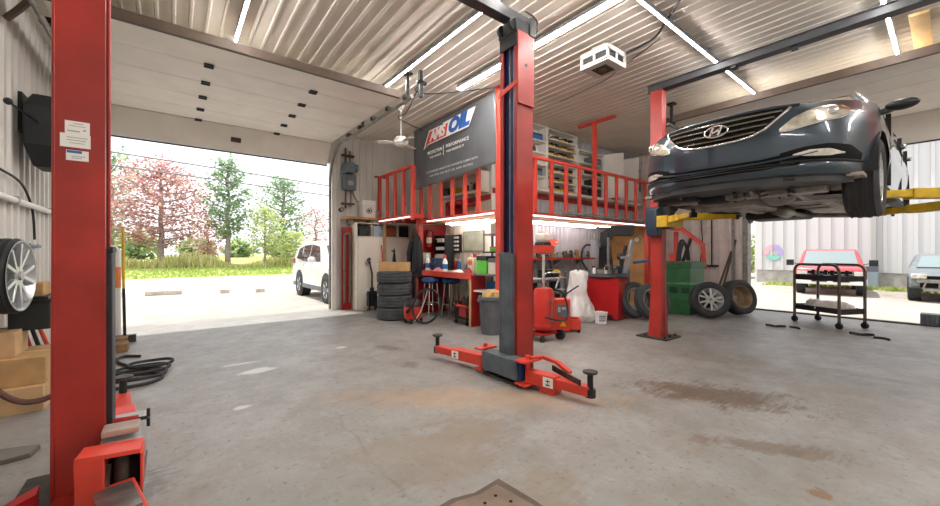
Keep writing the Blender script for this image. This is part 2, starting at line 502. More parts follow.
track('steel door track above the tools on the right wall', curve_track(3.06, .02, 'x', 10.0, 6.8), [(6.95, 3.06 + 0, 3.52)])
# spring shaft bracket at the track end under the ceiling
m = MB(); m.bx(2.80, 2.85, 4.72, 4.77, 3.5, HC - .017); m.bx(2.76, 2.92, 4.72, 4.77, 3.70, 3.74)
S('door_operator', m, dkmetal, 'dark bracket hanging from the ceiling where the left door track ends', 'bracket')

# ------------------------------------------------------------------ ceiling tubes
housing_m = mat('lamp_housing', '77777A', .6)
def tube_light(label, a, b, n=1, gap=.055, e=led, group='long tube lights under the ceiling'):
    a = Vector(a); b = Vector(b); d = (b - a).normalized(); sd = d.cross(Vector((0, 0, 1)))
    root = T('tube_light', label, 'light', tuple((a + b) / 2), group)
    h = MB(); h.bar(a + Vector((0, 0, .022)), b + Vector((0, 0, .022)), .046 + gap * (n - 1), .044); P('housing', h, housing_m, root)
    for k in range(n):
        o = sd * ((k - (n - 1) / 2) * gap)
        t = MB(); t.cyl(a + o, b + o, .012, n=12); P('tube', t, e, root)
    return root
zt = HC - .066
tube_light('white tube light nearest the left wall, ending at the left door edge', (.61, 5.4, zt), (.61, 1.2, zt))
tube_light('long white tube light in front of the left door track', (2.61, 5.6, zt), (2.61, 1.2, zt))
tube_light('double white tube light passing behind the middle lift post', (3.56, 4.8, zt), (3.56, 1.6, zt), n=2)
tube_light('long white tube light crossing above the raised car toward the right door', (3.74, 1.97, zt), (7.6, 1.97, zt))
tube_light('white tube light right of the raised car, near the wooden ceiling panel', (4.6, .43, zt), (7.7, .43, zt))
for x, y in ((.6, -2.6), (3.5, -2.6), (6.5, -2.6)):  # unseen lamps added behind the camera to brighten the room
    tube_light('unseen tube light added on the ceiling behind the photographer', (x, y - 1.2, zt), (x, y + 1.6, zt), n=2)
# wooden ceiling panel near the right door
m = MB(); m.bx(6.4, 7.6, .14, .29, HC - .05, HC - .018)
S('ceiling_panel', m, mat('warm_wood', 'E8C48C', .6, vary=.1), 'pale wooden panel on the ceiling at the upper right', 'panel', bev=.003)

# ------------------------------------------------------------------ camera, world, sun
cam = bpy.data.cameras.new('camera'); co = bpy.data.objects.new('camera', cam); COL.objects.link(co)
cam.sensor_width = 36; cam.lens = 36 * 378.6 / 940; cam.clip_start = .02; cam.clip_end = 400
co.location = (0, 0, 1.25); co.rotation_euler = (PI / 2, 0, -math.atan2(298, 378.6))
SC.camera = co
wd = bpy.data.worlds.new('sky'); SC.world = wd; wd.use_nodes = True
bg = wd.node_tree.nodes['Background']; bg.inputs[0].default_value = rgb('F2F5FA'); bg.inputs[1].default_value = 1.3
sd = bpy.data.lights.new('sun', 'SUN'); sd.energy = 3.4; sd.angle = math.radians(1.5); sd.color = (1, .96, .88)
so = bpy.data.objects.new('sun', sd); COL.objects.link(so); so.location = (-6, 20, 30)
so.rotation_euler = Vector((.14, -.33, -1)).to_track_quat('-Z', 'Y').to_euler()
SC.view_settings.view_transform = 'Standard'; SC.view_settings.look = 'None'
SC.view_settings.exposure = 0.66; SC.view_settings.gamma = 1.0; SC.view_settings.use_curve_mapping = False
# ================================================================== vehicle lifts
def channel(x0, x1, y0, y1, z0, z1, open_to, lip=.05, t=.014):
    """C-shaped column; open_to in '+x','-x','+y','-y'"""
    mb = MB()
    if open_to in ('-x', '+x'):
        a0, a1, b0, b1 = x0, x1, y0, y1
        f = lambda a, b: (a, b)
    else:
        a0, a1, b0, b1 = y0, y1, x0, x1
        f = lambda a, b: (b, a)
    neg = open_to[0] == '-'
    back = (a1 - t, a1) if neg else (a0, a0 + t)
    lipr = (a0, a0 + t) if neg else (a1 - t, a1)
    for (p0, p1, q0, q1) in ((back[0], back[1], b0, b1), (a0, a1, b0, b0 + t), (a0, a1, b1 - t, b1), (lipr[0], lipr[1], b0, b0 + lip), (lipr[0], lipr[1], b1 - lip, b1)):
        u, v = f(p0, q0), f(p1, q1)
        mb.bx(min(u[0], v[0]), max(u[0], v[0]), min(u[1], v[1]), max(u[1], v[1]), z0, z1)
    return mb

def lift_arm(par, a, b, z, m, w0=.12, h0=.11, pad=True, pad_z=None, share=.55, rust=None):
    a = Vector((a[0], a[1], z)); b = Vector((b[0], b[1], z)); c = a.lerp(b, share)
    mb = MB(); mb.bar(a, c, w0, h0); o = P('arm', mb, m, par, bev=.006)
    mb = MB(); mb.bar(c - (b - a) * .06, b, w0 * .74, h0 * .72); e = P('extension', mb, m, o, bev=.005)
    if pad:
        pz = pad_z if pad_z else z + .17
        mb = MB(); mb.cyl((b.x, b.y, z - h0 * .4), (b.x, b.y, pz - .018), .024, n=14); mb.cyl((b.x, b.y, z - h0 * .42), (b.x, b.y, z + .02), .045, n=14)
        P('pad_screw', mb, black, o)
        mb = MB(); mb.lathe([(.03, pz - .03), (.058, pz - .02), (.062, pz - .004), (.05, pz), (.03, pz - .004)], (b.x, b.y, 0), n=20)
        P('pad', mb, grease, o)
    return o

def label_plate(par, x0, x1, y, z0, z1, mats, lines, band=None):
    """sticker on a face looking towards -y"""
    mb = MB(); mb.bx(x0, x1, y - .0015, y, z0, z1)
    s = P('sticker', mb, white_g, par, label='white paper sticker on the red post', smooth=False)
    ln = MB()
    for (u0, u1, v, h) in lines:
        ln.bx(x0 + (x1 - x0) * u0, x0 + (x1 - x0) * u1, y - .0022, y - .0014, z0 + (z1 - z0) * v, z0 + (z1 - z0) * (v + h))
    if ln.v: P('print', ln, mats, s, smooth=False)
    if band:
        bb = MB(); u0, u1, v, h = band
        bb.bx(x0 + (x1 - x0) * u0, x0 + (x1 - x0) * u1, y - .0024, y - .0014, z0 + (z1 - z0) * v, z0 + (z1 - z0) * (v + h))
        P('band', bb, blue, s, label='blue heading band', smooth=False)

pitch_d = mat('pocket_black', '15100F', .7)
lift = T('vehicle_lift', 'red two-post lift standing empty, its posts left and middle of the floor', 'lift', (1.2, 2.8, 0))
# left column
col = P('column', channel(-.468, -.275, 2.74, 2.99, .02, 3.45, '+x', lip=.045), red, lift, bev=.004)
mb = MB(); mb.bx(-.445, -.3, 2.76, 2.97, .5, 3.44); P('inner_guide', mb, navy, col)
mb = MB(); mb.bx(-.62, -.12, 2.62, 3.11, .001, .02); P('base_plate', mb, grease, col, bev=.003)
for k, (x0, x1, z0, z1, lines, band) in enumerate(((-.421, -.332, 1.85, 1.916, [(.35, .75, .78, .07), (.15, .85, .6, .05), (.1, .6, .18, .1), (.72, .85, .3, .12)], None),
        (-.438, -.329, 1.783, 1.851, [(.22, .9, .7, .06), (.22, .85, .5, .06), (.3, .8, .3, .05)], None),
        (-.417, -.336, 1.717, 1.769, [(.25, .85, .38, .07), (.25, .7, .2, .07)], (.03, .7, .72, .24)))):
    label_plate(col, x0, x1, 2.74, z0, z1, grey_l, lines, band)
mb = MB()
for sgn in (-1, 1):
    mb = MB(); y = 2.74 if sgn < 0 else 2.99
    mb.prism([(-.46, y, .02), (-.275, y, .02), (-.275, y + sgn * .1, .02), (-.46, y + sgn * .1, .02)], (0, 0, .012)); P('gusset', mb, red, col)
mb = MB(); mb.bx(-.34, -.252, 2.79, 2.94, .1, 1.27); mb.bx(-.345, -.249, 2.785, 2.945, 1.25, 1.285)
car_l = P('carriage', mb, mat('carriage_black', '23262B', .5), lift, label='black sliding carriage', bev=.006)
mb = MB(); mb.bx(-.285, -.125, 2.6, 3.06, .05, .29); P('carriage_box', mb, grey_l, car_l, bev=.006)
mb = MB()      # fork that holds the arm pin: cheek, top and bottom plates, open to the right
mb.prism([(-.335, 2.36, .11), (-.24, 2.36, .11), (-.24, 2.36, .325), (-.335, 2.36, .33)], (0, .24, -.04))
mb.prism([(-.335, 2.36, .33), (-.24, 2.36, .32), (-.12, 2.42, .285), (-.115, 2.6, .27), (-.335, 2.6, .285)], (0, 0, .022))
mb.prism([(-.335, 2.36, .08), (-.24, 2.36, .08), (-.12, 2.40, .08), (-.115, 2.62, .08), (-.335, 2.62, .08)], (0, 0, .022))
mb.bx(-.122, -.112, 2.43, 2.6, .1, .28)
P('arm_yoke', mb, red_b, car_l, bev=.004)
mb = MB(); mb.bx(-.24, -.125, 2.52, 2.598, .1, .265); P('pin_pocket', mb, pitch_d, car_l)
mb = MB(); mb.cyl((-.19, 2.47, .09), (-.19, 2.47, .29), .028, n=16); mb.tube([(-.235, 2.42, .27), (-.235, 2.40, .14), (-.18, 2.39, .11), (-.13, 2.42, .13)], .013); P('pivot_pin', mb, grease, car_l)
lift_arm(lift, (-.2, 2.42), (.02, 1.35), .12, red_b, share=.3)
mb = MB(); mb.bar((-.21, 2.34, .19), (-.16, 2.1, .19), .13, .014); P('wear_plate', mb, steel, car_l)
lift_arm(lift, (-.22, 3.1), (-.3, 4.0), .12, red_b)
mb = MB(); mb.prism([(-.5, 2.7, .02), (-.62, 2.52, .02), (-.6, 2.48, .02), (-.49, 2.6, .02)], (0, 0, .12)); mb.cyl((-.6, 2.5, .02), (-.6, 2.5, .16), .018)
P('anchor_bracket', mb, red_d, col)
# middle column
mx0, mx1, my0, my1 = 2.66, 2.885, 2.63, 2.875
col = P('column', channel(mx0, mx1, my0, my1, .02, 3.43, '-x', lip=.045), red, lift, bev=.004)
mb = MB(); mb.bx(mx0 + .05, mx1 - .02, my0 + .02, my1 - .02, .02, 3.42); P('inner_guide', mb, navy, col)
mb = MB(); mb.bx(mx0 - .14, mx1 + .12, my0 - .12, my1 + .12, .001, .022); P('base_plate', mb, grease, col, bev=.003)
mb = MB(); mb.cyl((mx0 + .02, (my0 + my1) / 2, .9), (mx0 + .02, (my0 + my1) / 2, 3.4), .007, n=8); mb.cyl((mx0 + .025, my0 + .075, .9), (mx0 + .025, my0 + .075, 3.4), .004, n=8); P('lift_cable', mb, steel, col)
mb = MB(); mb.bx(mx0 + .0, mx1 + .004, my0 - .012, my0 - .001, 2.72, 3.44); mb.bx(mx0 - .004, mx1 + .004, my0 - .02, my0 - .001, 2.72, 2.74); P('cover_plate', mb, red, col, bev=.003)
mb = MB(); mb.cyl((2.77, my0 - .016, 3.12), (2.77, my0 - .011, 3.12), .018, n=14); P('plug', mb, black, col)
mb = MB(); mb.bar((mx0 - .012, my1, 2.86), (mx0 - .012, my0, 2.93), .012, .05); P('cross_strap', mb, red_b, col, bev=.003)
mb = MB(); mb.bx(mx0 - .02, mx1 - .05, my0 - .005, my1 + .005, 3.43, 3.56)
for y in (my0 + .04, my1 - .04):
    mb.cyl((mx0 - .02, y - .02, 3.5), (mx0 - .02, y + .02, 3.5), .055, n=18)
mb.bx(mx0 - .01, mx0 + .01, my0, my1, 3.3, 3.43)
mb.bx(mx1 - .06, mx1 + .02, my0 - .02, my1 + .02, 3.43, 3.62); P('column_head', mb, dkmetal, col, bev=.004)
mb = MB(); mb.tube([(mx1, my0, 3.45), (mx1 + .05, my0 - .02, 3.52), (mx1 + .03, my0 - .02, 3.62), (mx0 + .1, my0 - .01, 3.66)], .008); mb.tube([(mx1 + .03, my1 - .05, 3.4), (mx1 + .08, my1 - .08, 3.55), (mx1, my1 - .1, 3.65)], .007); P('hydraulic_line', mb, black, col)
mb = MB(); mb.bx(-.5, mx1 + .02, 2.70, 2.80, 3.58, 3.68); mb.bx(-.5, mx1 + .02, 2.69, 2.81, 3.57, 3.582)
P('crossbeam', mb, beamgrey, lift, label='dark grey overhead beam', bev=.004)
mb = MB(); mb.bx(mx0 - .05, mx0 + .09, my0 + .035, my1 - .035, .1, 1.24); mb.bx(mx0 - .058, mx0 - .045, my0 + .03, my1 - .03, 1.21, 1.255); mb.bx(mx0 - .056, mx0 - .048, my0 + .06, my0 + .08, .3, 1.2)
mb.bx(mx0 - .056, mx0 - .048, my1 - .06, my1 - .05, .3, 1.2)
car_m = P('carriage', mb, slate, lift, label='slate grey sliding carriage', bev=.006)
mb = MB(); mb.bx(mx0 - .15, mx0 + .0, 2.5, 2.99, .06, .245); P('carriage_box', mb, slate, car_m, bev=.006)
mb = MB(); mb.bx(mx0 - .12, mx0 + .01, 2.47, 2.5, .05, .26); P('box_end', mb, navy, car_m)
for y0, y1 in ((2.99, 3.09), (2.37, 2.5)):
    mb = MB(); mb.bx(mx0 - .17, mx0 + .06, y0, y1, .245, .265); mb.bx(mx0 - .17, mx0 + .06, y0, y1, .035, .055)
    mb.cyl((mx0 - .06, (y0 + y1) / 2, .03), (mx0 - .06, (y0 + y1) / 2, .3), .022)
    P('arm_yoke', mb, red_b, car_m, bev=.004)
mb = MB(); pts = [(2.62, 2.42, .27), (2.75, 2.38, .27), (2.8, 2.25, .24), (2.79, 2.1, .18)]
for a, b in zip(pts, pts[1:]): mb.bar(a, b, .05, .03)
P('restraint_bar', mb, red_b, car_m, bev=.003)
aL = lift_arm(lift, (2.6, 3.04), (2.47, 3.76), .12, red_b, share=.62)
aR = lift_arm(lift, (2.62, 2.44), (2.71, 1.84), .11, red_b, share=.5)
mb = MB(); mb.bar((2.79, 2.3, .18), (2.66, 1.9, .17), .012, .05); P('side_rod', mb, grease, aR)
def arm_sticker(par, c, d):
    d = Vector(d).normalized(); n = Vector((d.y, -d.x, 0))
    if n.x > 0: n = -n
    c = Vector(c) + n * .062; u = Vector((0, 0, 1))
    mb = MB(); mb.bar(c - d * .05, c + d * .05, .003, .085); s = P('sticker', mb, white_g, par, label='white warning sticker with a black figure', smooth=False)
    mb = MB(); mb.bar(c + n * .002 - u * .03, c + n * .002 + u * .032, .002, .012, up=n); mb.bar(c + n * .002 - d * .02 + u * .012, c + n * .002 + d * .02 + u * .012, .002, .01)
    mb.bar(c + n * .002 - d * .022 - u * .022, c + n * .002 + d * .022 - u * .022, .002, .01); P('print', mb, black, s, smooth=False)
arm_sticker(aR, (2.655, 2.2, .11), (.09, -.6, 0)); arm_sticker(aL, (2.53, 3.42, .12), (-.13, .72, 0))
mb = MB()
mb.bar((2.66, 2.3, .03), (2.68, 2.15, .03), .13, .05); P('arm_collar', mb, red_b, aR)

# tools resting on the carriage of the left post
mb = MB(); mb.prism([(-.28, 2.63, .318), (-.135, 2.62, .318), (-.135, 2.74, .318), (-.28, 2.75, .318)], (0, 0, .03)); S('steel_block', mb, mat('rust_pale', 'B09E92', .6, metal=.3, vary=.2), 'flat grey-brown steel block lying on the left lift carriage', 'block', bev=.004)
t = T('hand_winch', 'small tool with a red grip and a cross handle on the left lift carriage', 'tool', (-.2, 2.86, .295))
mb = MB(); mb.cyl((-.27, 2.84, .32), (-.15, 2.82, .32), .022, n=12); P('grip', mb, red_d, t)
mb = MB(); mb.cyl((-.15, 2.82, .32), (-.105, 2.815, .32), .01); mb.cyl((-.105, 2.815, .27), (-.105, 2.815, .37), .008); mb.cyl((-.105, 2.775, .32), (-.105, 2.855, .32), .008); P('cross_handle', mb, dkmetal, t)

# ------------------------------------------------------------------ the lift that holds the car
CX, CY, CZ = 3.68, 1.25, 1.56
lift2 = T('vehicle_lift', 'red two-post lift with yellow arms holding up the dark blue car', 'lift', (5.72, 1.2, 0))
def column2(y0, y1, op):
    x0, x1 = 5.64, 5.78
    c = P('column', channel(x0, x1, y0, y1, .02, 3.67, op, lip=.06), red, lift2, bev=.004)
    mb = MB(); mb.bx(x0 + .03, x1 - .03, y0 + .03, y1 - .03, .02, 3.66); P('inner_guide', mb, mat('lift_red_inner', '8E2A20', .5) if 'lift_red_inner' not in MATS else MATS['lift_red_inner'], c)
    mb = MB(); mb.bx(x0 - .16, x1 + .16, y0 - .14, y1 + .14, .001, .022); P('base_plate', mb, grease, c, bev=.003)
    mb = MB()
    mb.prism([(x0, y0, .02), (x0 - .06, y0, .02), (x0, y0, .62)], (0, y1 - y0, 0)); P('gusset', mb, red, c); mb = MB(); mb.prism([(x1, y0, .02), (x1 + .06, y0, .02), (x1, y0, .62)], (0, y1 - y0, 0)); P('gusset', mb, red, c)
    for dx, dy in ((-.1, -.08), (.07, -.08), (-.1, .2), (.24, -.08), (.24, .2)): mb = MB(); mb.cyl((x0 + dx, y0 + dy, .022), (x0 + dx, y0 + dy, .05), .014, n=6); P('anchor_bolt', mb, dkmetal, c)
    return c
c2 = column2(2.62, 2.79, '-y'); c3 = column2(-.41, -.24, '+y')
mb = MB(); mb.prism([(5.47, 2.62, 1.88), (5.47, 2.62, 1.62), (5.53, 2.62, 1.5), (5.64, 2.62, 1.5), (5.64, 2.62, 1.94)], (0, .17, 0))
P('motor_box', mb, mat('navy_box', '2E3D4E', .5), c2, label='dark navy box on the side of the post', bev=.01)
mb = MB(); mb.bx(5.66, 5.76, -.46, 2.84, 3.67, 3.76); mb.bx(5.64, 5.78, -.46, 2.84, 3.66, 3.67); mb.bx(5.64, 5.78, -.46, 2.84, 3.755, 3.765)
P('crossbeam', mb, beamgrey, lift2, label='black overhead beam', bev=.003)
mb = MB(); mb.bx(5.7, 5.74, 1.1, 1.16, 3.62, 3.66); mb.bx(5.66, 5.76, 1.7, 1.76, 3.63, 3.66); P('limit_switch', mb, dkmetal, lift2)
for y0, y1, ya, ye, sg in ((2.5, 2.66, 2.46, 1.94, 1), (-.28, -.12, -.08, .50, -1)):
    mb = MB(); mb.bx(5.63, 5.79, y0, y1, 1.6, 2.5); cr = P('carriage', mb, dkmetal, lift2, bev=.005)
    mb = MB(); mb.bx(5.45, 5.97, min(y0, ya), max(y1, ya) - .05 if sg < 0 else y1 - .05, 1.62, 1.78) ; P('arm_yoke', mb, yellow, cr, bev=.005)
    lift_arm(lift2, (5.55, ya), (4.98, ye), 1.72 if sg > 0 else 1.785, yellow, w0=.11, h0=.09, pad_z=1.838)
    lift_arm(lift2, (5.88, ya), (6.45, ye), 1.78 if sg > 0 else 1.72, yellow, w0=.11, h0=.09, pad_z=1.835, share=.6)

# ================================================================== wheels
def tyre_mb(R, r, w, ax='x', n=56):
    h = w / 2; g = .007
    pr = [(r, -h * .86), (r + (R - r) * .25, -h * .98), (r + (R - r) * .6, -h), (R - .022, -h * .9), (R - .006, -h * .74)]
    for a in (-.42, 0, .42):
        pr += [(R, h * (a - .14) * 1.3 if a else -h * .16), (R - g, h * (a - .1) * 1.3 if a else -h * .1), (R - g, h * (a + .1) * 1.3 if a else h * .1), (R, h * (a + .14) * 1.3 if a else h * .16)]
    pr += [(R - .006, h * .74), (R - .022, h * .9), (r + (R - r) * .6, h), (r + (R - r) * .25, h * .98), (r, h * .86), (r - .008, h * .5), (r - .008, -h * .5)]
    return MB().lathe(pr, ax=ax, n=n, closed=True)
def rim_mb(r, w, face, ax='x', spokes=5, twin=True, n=48, depth=.0, sw=.028):
    """alloy wheel; the visible face is on side `face` (+1/-1) of the axis"""
    h = w / 2 * .86; mb = MB()
    mb.lathe([(r, -h), (r + .006, -h), (r - .004, -h * .8), (r - .03, -h * .5), (r - .03, h * .5), (r - .004, h * .8), (r + .006, h), (r, h), (r - .015, h * .82), (r - .042, h * .45), (r - .042, -h * .45), (r - .015, -h * .82)], ax=ax, n=n, closed=True)
    f = face * h * (.72 - depth)
    sp = MB()
    k = spokes * (2 if twin else 1)
    for i in range(k):
        a = 2 * PI * ((i // 2) / spokes + (.11 if i % 2 else -.11) / spokes * 2.0 if twin else i / spokes)
        a0 = 2 * PI * ((i // 2) / spokes) if twin else a
        p0 = Vector((f, math.cos(a0) * .035, math.sin(a0) * .035)); p1 = Vector((f + face * .012, math.cos(a) * (r - .02), math.sin(a) * (r - .02)))
        sp.bar(p0, p1, sw, .03, up=(1, 0, 0))
    sp.cyl((f - face * .03, 0, 0), (f + face * .014, 0, 0), .075, n=20)
    mb2 = sp
    return mb, mb2, f
def wheel_parts(par, R, r, w, face, spokes=5, twin=True, m_t=rubber, m_r=alu, sw=.028, offc=(0, 0, 0), ax_m=None):
    M = Matrix.Translation(offc) @ (ax_m if ax_m else Matrix.Identity(4))
    t = P('tyre', tyre_mb(R, r, w).xf(M), m_t, par, local=True)
    a, b, f = rim_mb(r, w, face, spokes=spokes, twin=twin, sw=sw)
    rm = P('rim', a.xf(M), m_r, par, local=True)
    P('spokes', b.xf(M), m_r, rm, local=True, bev=.003)
    c = MB(); c.cyl((f + face * .014, 0, 0), (f + face * .022, 0, 0), .028, n=16)
    for i in range(5):
        q = 2 * PI * (i + .5) / 5; c.cyl((f + face * .012, .052 * math.cos(q), .052 * math.sin(q)), (f + face * .02, .052 * math.cos(q), .052 * math.sin(q)), .009, n=6)
    P('hub_cap', c.xf(M), steel, rm, local=True)
    d = MB(); d.lathe([(.14, -face * .01), (.14, -face * .025), (.03, -face * .025)], ax='x', n=24); P('brake_disc', d.xf(M), grease, rm, local=True)

# ================================================================== the raised car (nose towards -x)
paint = mat('car_blue', '2A3A47', .28, metal=.35, coat=1.0)
tint = mat('car_glass', '141A1E', .05, coat=.5)
lens = mat('headlamp_lens', 'CFC8B8', .15, metal=.3, vary=.5, scale=7, coat=1.0)
lens_fog = mat('fog_lens', 'D8D4C6', .15, metal=.2, vary=.3, scale=16, coat=1.0)
amber = mat('amber_reflector', '9A5A2C', .2, coat=1.0)
dchrome = mat('grille_bar', '7E776C', .25, metal=.9)
pitch = mat('grille_black', '0B0C0D', .7)
pitch.node_tree.nodes['Principled BSDF'].inputs['Specular IOR Level'].default_value = .15
HALF = [(0, 0), (.16, .006), (.3, .03), (.42, .066), (.53, .118), (.64, .195), (.73, .29), (.80, .42), (.86, .60), (.895, .80), (.912, 1.0), (.917, 1.25)]
def cr(pts, k):
    out = []
    for i in range(len(pts) - 1):
        p0, p1, p2, p3 = pts[max(i - 1, 0)], pts[i], pts[i + 1], pts[min(i + 2, len(pts) - 1)]
        for j in range(k):
            t = j / k
            out.append(tuple(.5 * (2 * b + (c - a) * t + (2 * a - 5 * b + 4 * c - d) * t * t + (3 * b - a - 3 * c + d) * t ** 3) for a, b, c, d in zip(p0, p1, p2, p3)))
    out.append(pts[-1]); return out
def lerp_tab(tab, x):
    if x <= tab[0][0]: return tab[0][1]
    for (a, b), (c, d) in zip(tab, tab[1:]):
        if x <= c: return b + (d - b) * (x - a) / (c - a)
    return tab[-1][1]
front_o = cr(HALF, 5)                                    # (w, s)
REAR = [(.917, 3.6), (.912, 3.9), (.9, 4.15), (.87, 4.42), (.80, 4.62), (.68, 4.73), (.5, 4.785), (.25, 4.81), (0, 4.82)]
side_o = [(.917, 1.25 + (3.6 - 1.25) * i / 60) for i in range(1, 60)]
half_o = front_o + side_o + cr(REAR, 4)
WH = (.96, 3.755); WR = .33; ARC = .365; WZ = .33
TOP = [(0, .865), (.2, .875), (.5, .90), (1.25, .95), (2.5, .97), (3.8, 1.0), (4.82, 1.02)]
LOWF = [(0, .30), (.45, .30), (.62, .27), (4.2, .25), (4.5, .3), (4.82, .33)]
IN_F = [(.25, .05), (.30, .028), (.345, .004), (.37, .0), (.40, .014), (.45, .004), (.6, .0), (.7, .012), (.8, .035), (.86, .085), (.9, .12)]
IN_S = [(.25, .05), (.33, .02), (.45, .01), (.55, -.003), (.68, .004), (.72, .0), (.85, .02), (.97, .05), (1.02, .06)]
def inset(s, z):
    k = min(1, max(0, (s - .25) / .6)); k2 = min(1, max(0, (s - 4.1) / .5))
    return lerp_tab(IN_F, z) * (1 - k) + lerp_tab(IN_S, z) * k
NRM = []
for i, (w_, s_) in enumerate(half_o):
    a = half_o[max(i - 1, 0)]; b = half_o[min(i + 1, len(half_o) - 1)]
    dw, ds = b[0] - a[0], b[1] - a[1]; l = math.hypot(dw, ds)
    NRM.append((ds / l, -dw / l))                        # outward normal (w, s)
NRM[0] = (0, -1); NRM[-1] = (0, 1)
def bpt(i, z, off=0.0, sg=1):
    w_, s_ = half_o[i]; n = NRM[i]; o = off - inset(s_, z)
    return (CX + s_ + n[1] * o, CY + sg * max(0, w_ + n[0] * o), CZ + z)
def zlow(s):
    z = lerp_tab(LOWF, s)
    for c in WH:
        if abs(s - c) < ARC: z = max(z, WZ + math.sqrt(ARC ** 2 - (s - c) ** 2))
    return z
car = T('car', 'dark blue sedan raised on the lift, seen from its nose', 'car', (CX + 2.4, CY, CZ))
body = MB(); NR = 22
for sg in (1, -1):
    cols = []
    for i, (w_, s_) in enumerate(half_o):
        zl, zt_ = zlow(s_), lerp_tab(TOP, s_)
        cols.append([bpt(i, zl + (zt_ - zl) * j / NR, 0, sg) for j in range(NR + 1)])
    vs = [p for c in cols for p in c]; n = NR + 1
    body.add(vs, [(i * n + j, (i + 1) * n + j, (i + 1) * n + j + 1, i * n + j + 1) for i in range(len(cols) - 1) for j in range(NR)])
bd = P('body_shell', body, paint, car, ang=50)
# hood and boot lid: cross ribs between the two top edges
def lid(s0, s1, ns, crown):
    mb = MB()
    idx = [i for i, (w_, s_) in enumerate(half_o) if s0 <= s_ <= s1]
    rows = []
    for i in idx:
        s_ = half_o[i][1]; zt_ = lerp_tab(TOP, s_); e = bpt(i, zt_); hw = e[1] - CY
        c = crown(s_)
        rows.append([(e[0], CY + hw * f, CZ + zt_ + c * (1 - f * f) + .02 * c / .08 * (1 if .62 < abs(f) < .8 else 0)) for f in [k / 10 for k in range(-10, 11)]])
    vs = [p for r in rows for p in r]; n = 21
    mb.add(vs, [(i * n + j, (i + 1) * n + j, (i + 1) * n + j + 1, i * n + j + 1) for i in range(len(rows) - 1) for j in range(n - 1)])
    return mb
P('hood', lid(0, 1.45, 40, lambda s: .075 * min(1, max(0, s) / .5)), paint, car, ang=50)
P('boot_lid', lid(3.95, 4.82, 40, lambda s: .06 * min(1, (4.82 - s) / .3)), paint, car, ang=50)
# greenhouse
GH = [(1.25, .985, .80), (1.75, 1.25, .67), (2.1, 1.40, .60), (2.5, 1.455, .575), (3.0, 1.45, .57), (3.4, 1.39, .58), (3.9, 1.21, .66), (4.3, 1.06, .74)]
def ghs(i, f, u):   # i row, f in -1..1 across roof ; u height along the side
    s_, zr, hw = GH[i]
    return (CX + s_, CY + hw * f, CZ + zr + .035 * (1 - f * f))
ws, rf, rg, sw_ = MB(), MB(), MB(), MB()
def quadstrip(mb, rows):
    n = len(rows[0]); mb.add([p for r in rows for p in r], [(i * n + j, (i + 1) * n + j, (i + 1) * n + j + 1, i * n + j + 1) for i in range(len(rows) - 1) for j in range(n - 1)])
F = [k / 6 for k in range(-6, 7)]
quadstrip(ws, [[ghs(i, f, 0) for f in F] for i in (0, 1, 2)])
quadstrip(rf, [[ghs(i, f, 0) for f in F] for i in (2, 3, 4, 5)])
quadstrip(rg, [[ghs(i, f, 0) for f in F] for i in (5, 6, 7)])
for sg in (1, -1):
    rows = []
    for s_, zr, hw in GH:
        zb = lerp_tab(TOP, s_); wb = .917 - inset(max(s_, 1.3), zb)
        if s_ > 4.1: wb = .85
        rows.append([(CX + s_, CY + sg * (wb + (hw - wb) * q), CZ + zb + (zr - zb) * q) for q in (0, .5, 1)])
    quadstrip(sw_, rows)
P('windscreen', ws, tint, car); P('roof', rf, paint, car); P('rear_window', rg, tint, car)
P('side_glass', sw_, tint, car)
pil = MB()
for sg in (1, -1):
    pil.tube([(CX + g[0], CY + sg * (g[2] + .005), CZ + g[1]) for g in GH], .03, n=8)
    for sB in (2.62, 3.6):
        zb = lerp_tab(TOP, sB); zr = lerp_tab([(g[0], g[1]) for g in GH], sB); hw = lerp_tab([(g[0], g[2]) for g in GH], sB)
        pil.bar((CX + sB, CY + sg * .87, CZ + zb), (CX + sB, CY + sg * (hw + .01), CZ + zr), .02, .09, up=(1, 0, 0))
P('pillar', pil, paint, car)
# front features: patches that follow the nose
def fidx(w):
    w = abs(w)
    for i in range(len(half_o) - 1):
        a, b = half_o[i][0], half_o[i + 1][0]
        if a <= w <= b and b > a: return i, (w - a) / (b - a)
    return len(front_o) - 1, 0
def fp(w, z, off=0.0):
    i, k = fidx(w); sg = 1 if w >= 0 else -1
    a, b = Vector(bpt(i, z, off, sg)), Vector(bpt(i + 1, z, off, sg)); return a.lerp(b, k)
def patch(w0, w1, top, bot, off, nu=40, nv=6, sgn=1):
    def fn(u, v):
        w = w0 + (w1 - w0) * u; zt_, zb = lerp_tab(top, w), lerp_tab(bot, w)
        return fp(w * sgn, zb + (zt_ - zb) * v, off)
    return MB().grid(fn, nu, nv)
def sym(t): return [(-a, b) for a, b in reversed(t) if a > 0] + t
GT = sym([(0, .845), (.3, .845), (.49, .842)]); GB = sym([(0, .612), (.14, .615), (.25, .635), (.33, .675), (.42, .765), (.49, .835)])
P('grille', patch(-.49, .49, GT, GB, .004), pitch, car, label='black grille opening')
for z0, wl in ((.655, .27), (.705, .345), (.755, .39), (.80, .44)):
    mb = MB(); mb.tube([fp(-wl + 2 * wl * k / 24, z0 + .012 * abs(-1 + k / 12) ** 2, .014) for k in range(25)], .0095, n=6); P('grille_bar', mb, dchrome, car)
mb = MB(); mb.tube([fp(-.49 + .98 * k / 48, lerp_tab(GB, -.49 + .98 * k / 48), .012) for k in range(49)], .011, n=8); P('grille_trim', mb, chrome, car, label='chrome strip under the grille')
mb = MB(); mb.tube([fp(-.55 + 1.1 * k / 40, .857, .012) for k in range(41)], .012, n=8); P('hood_lip', mb, paint, car)
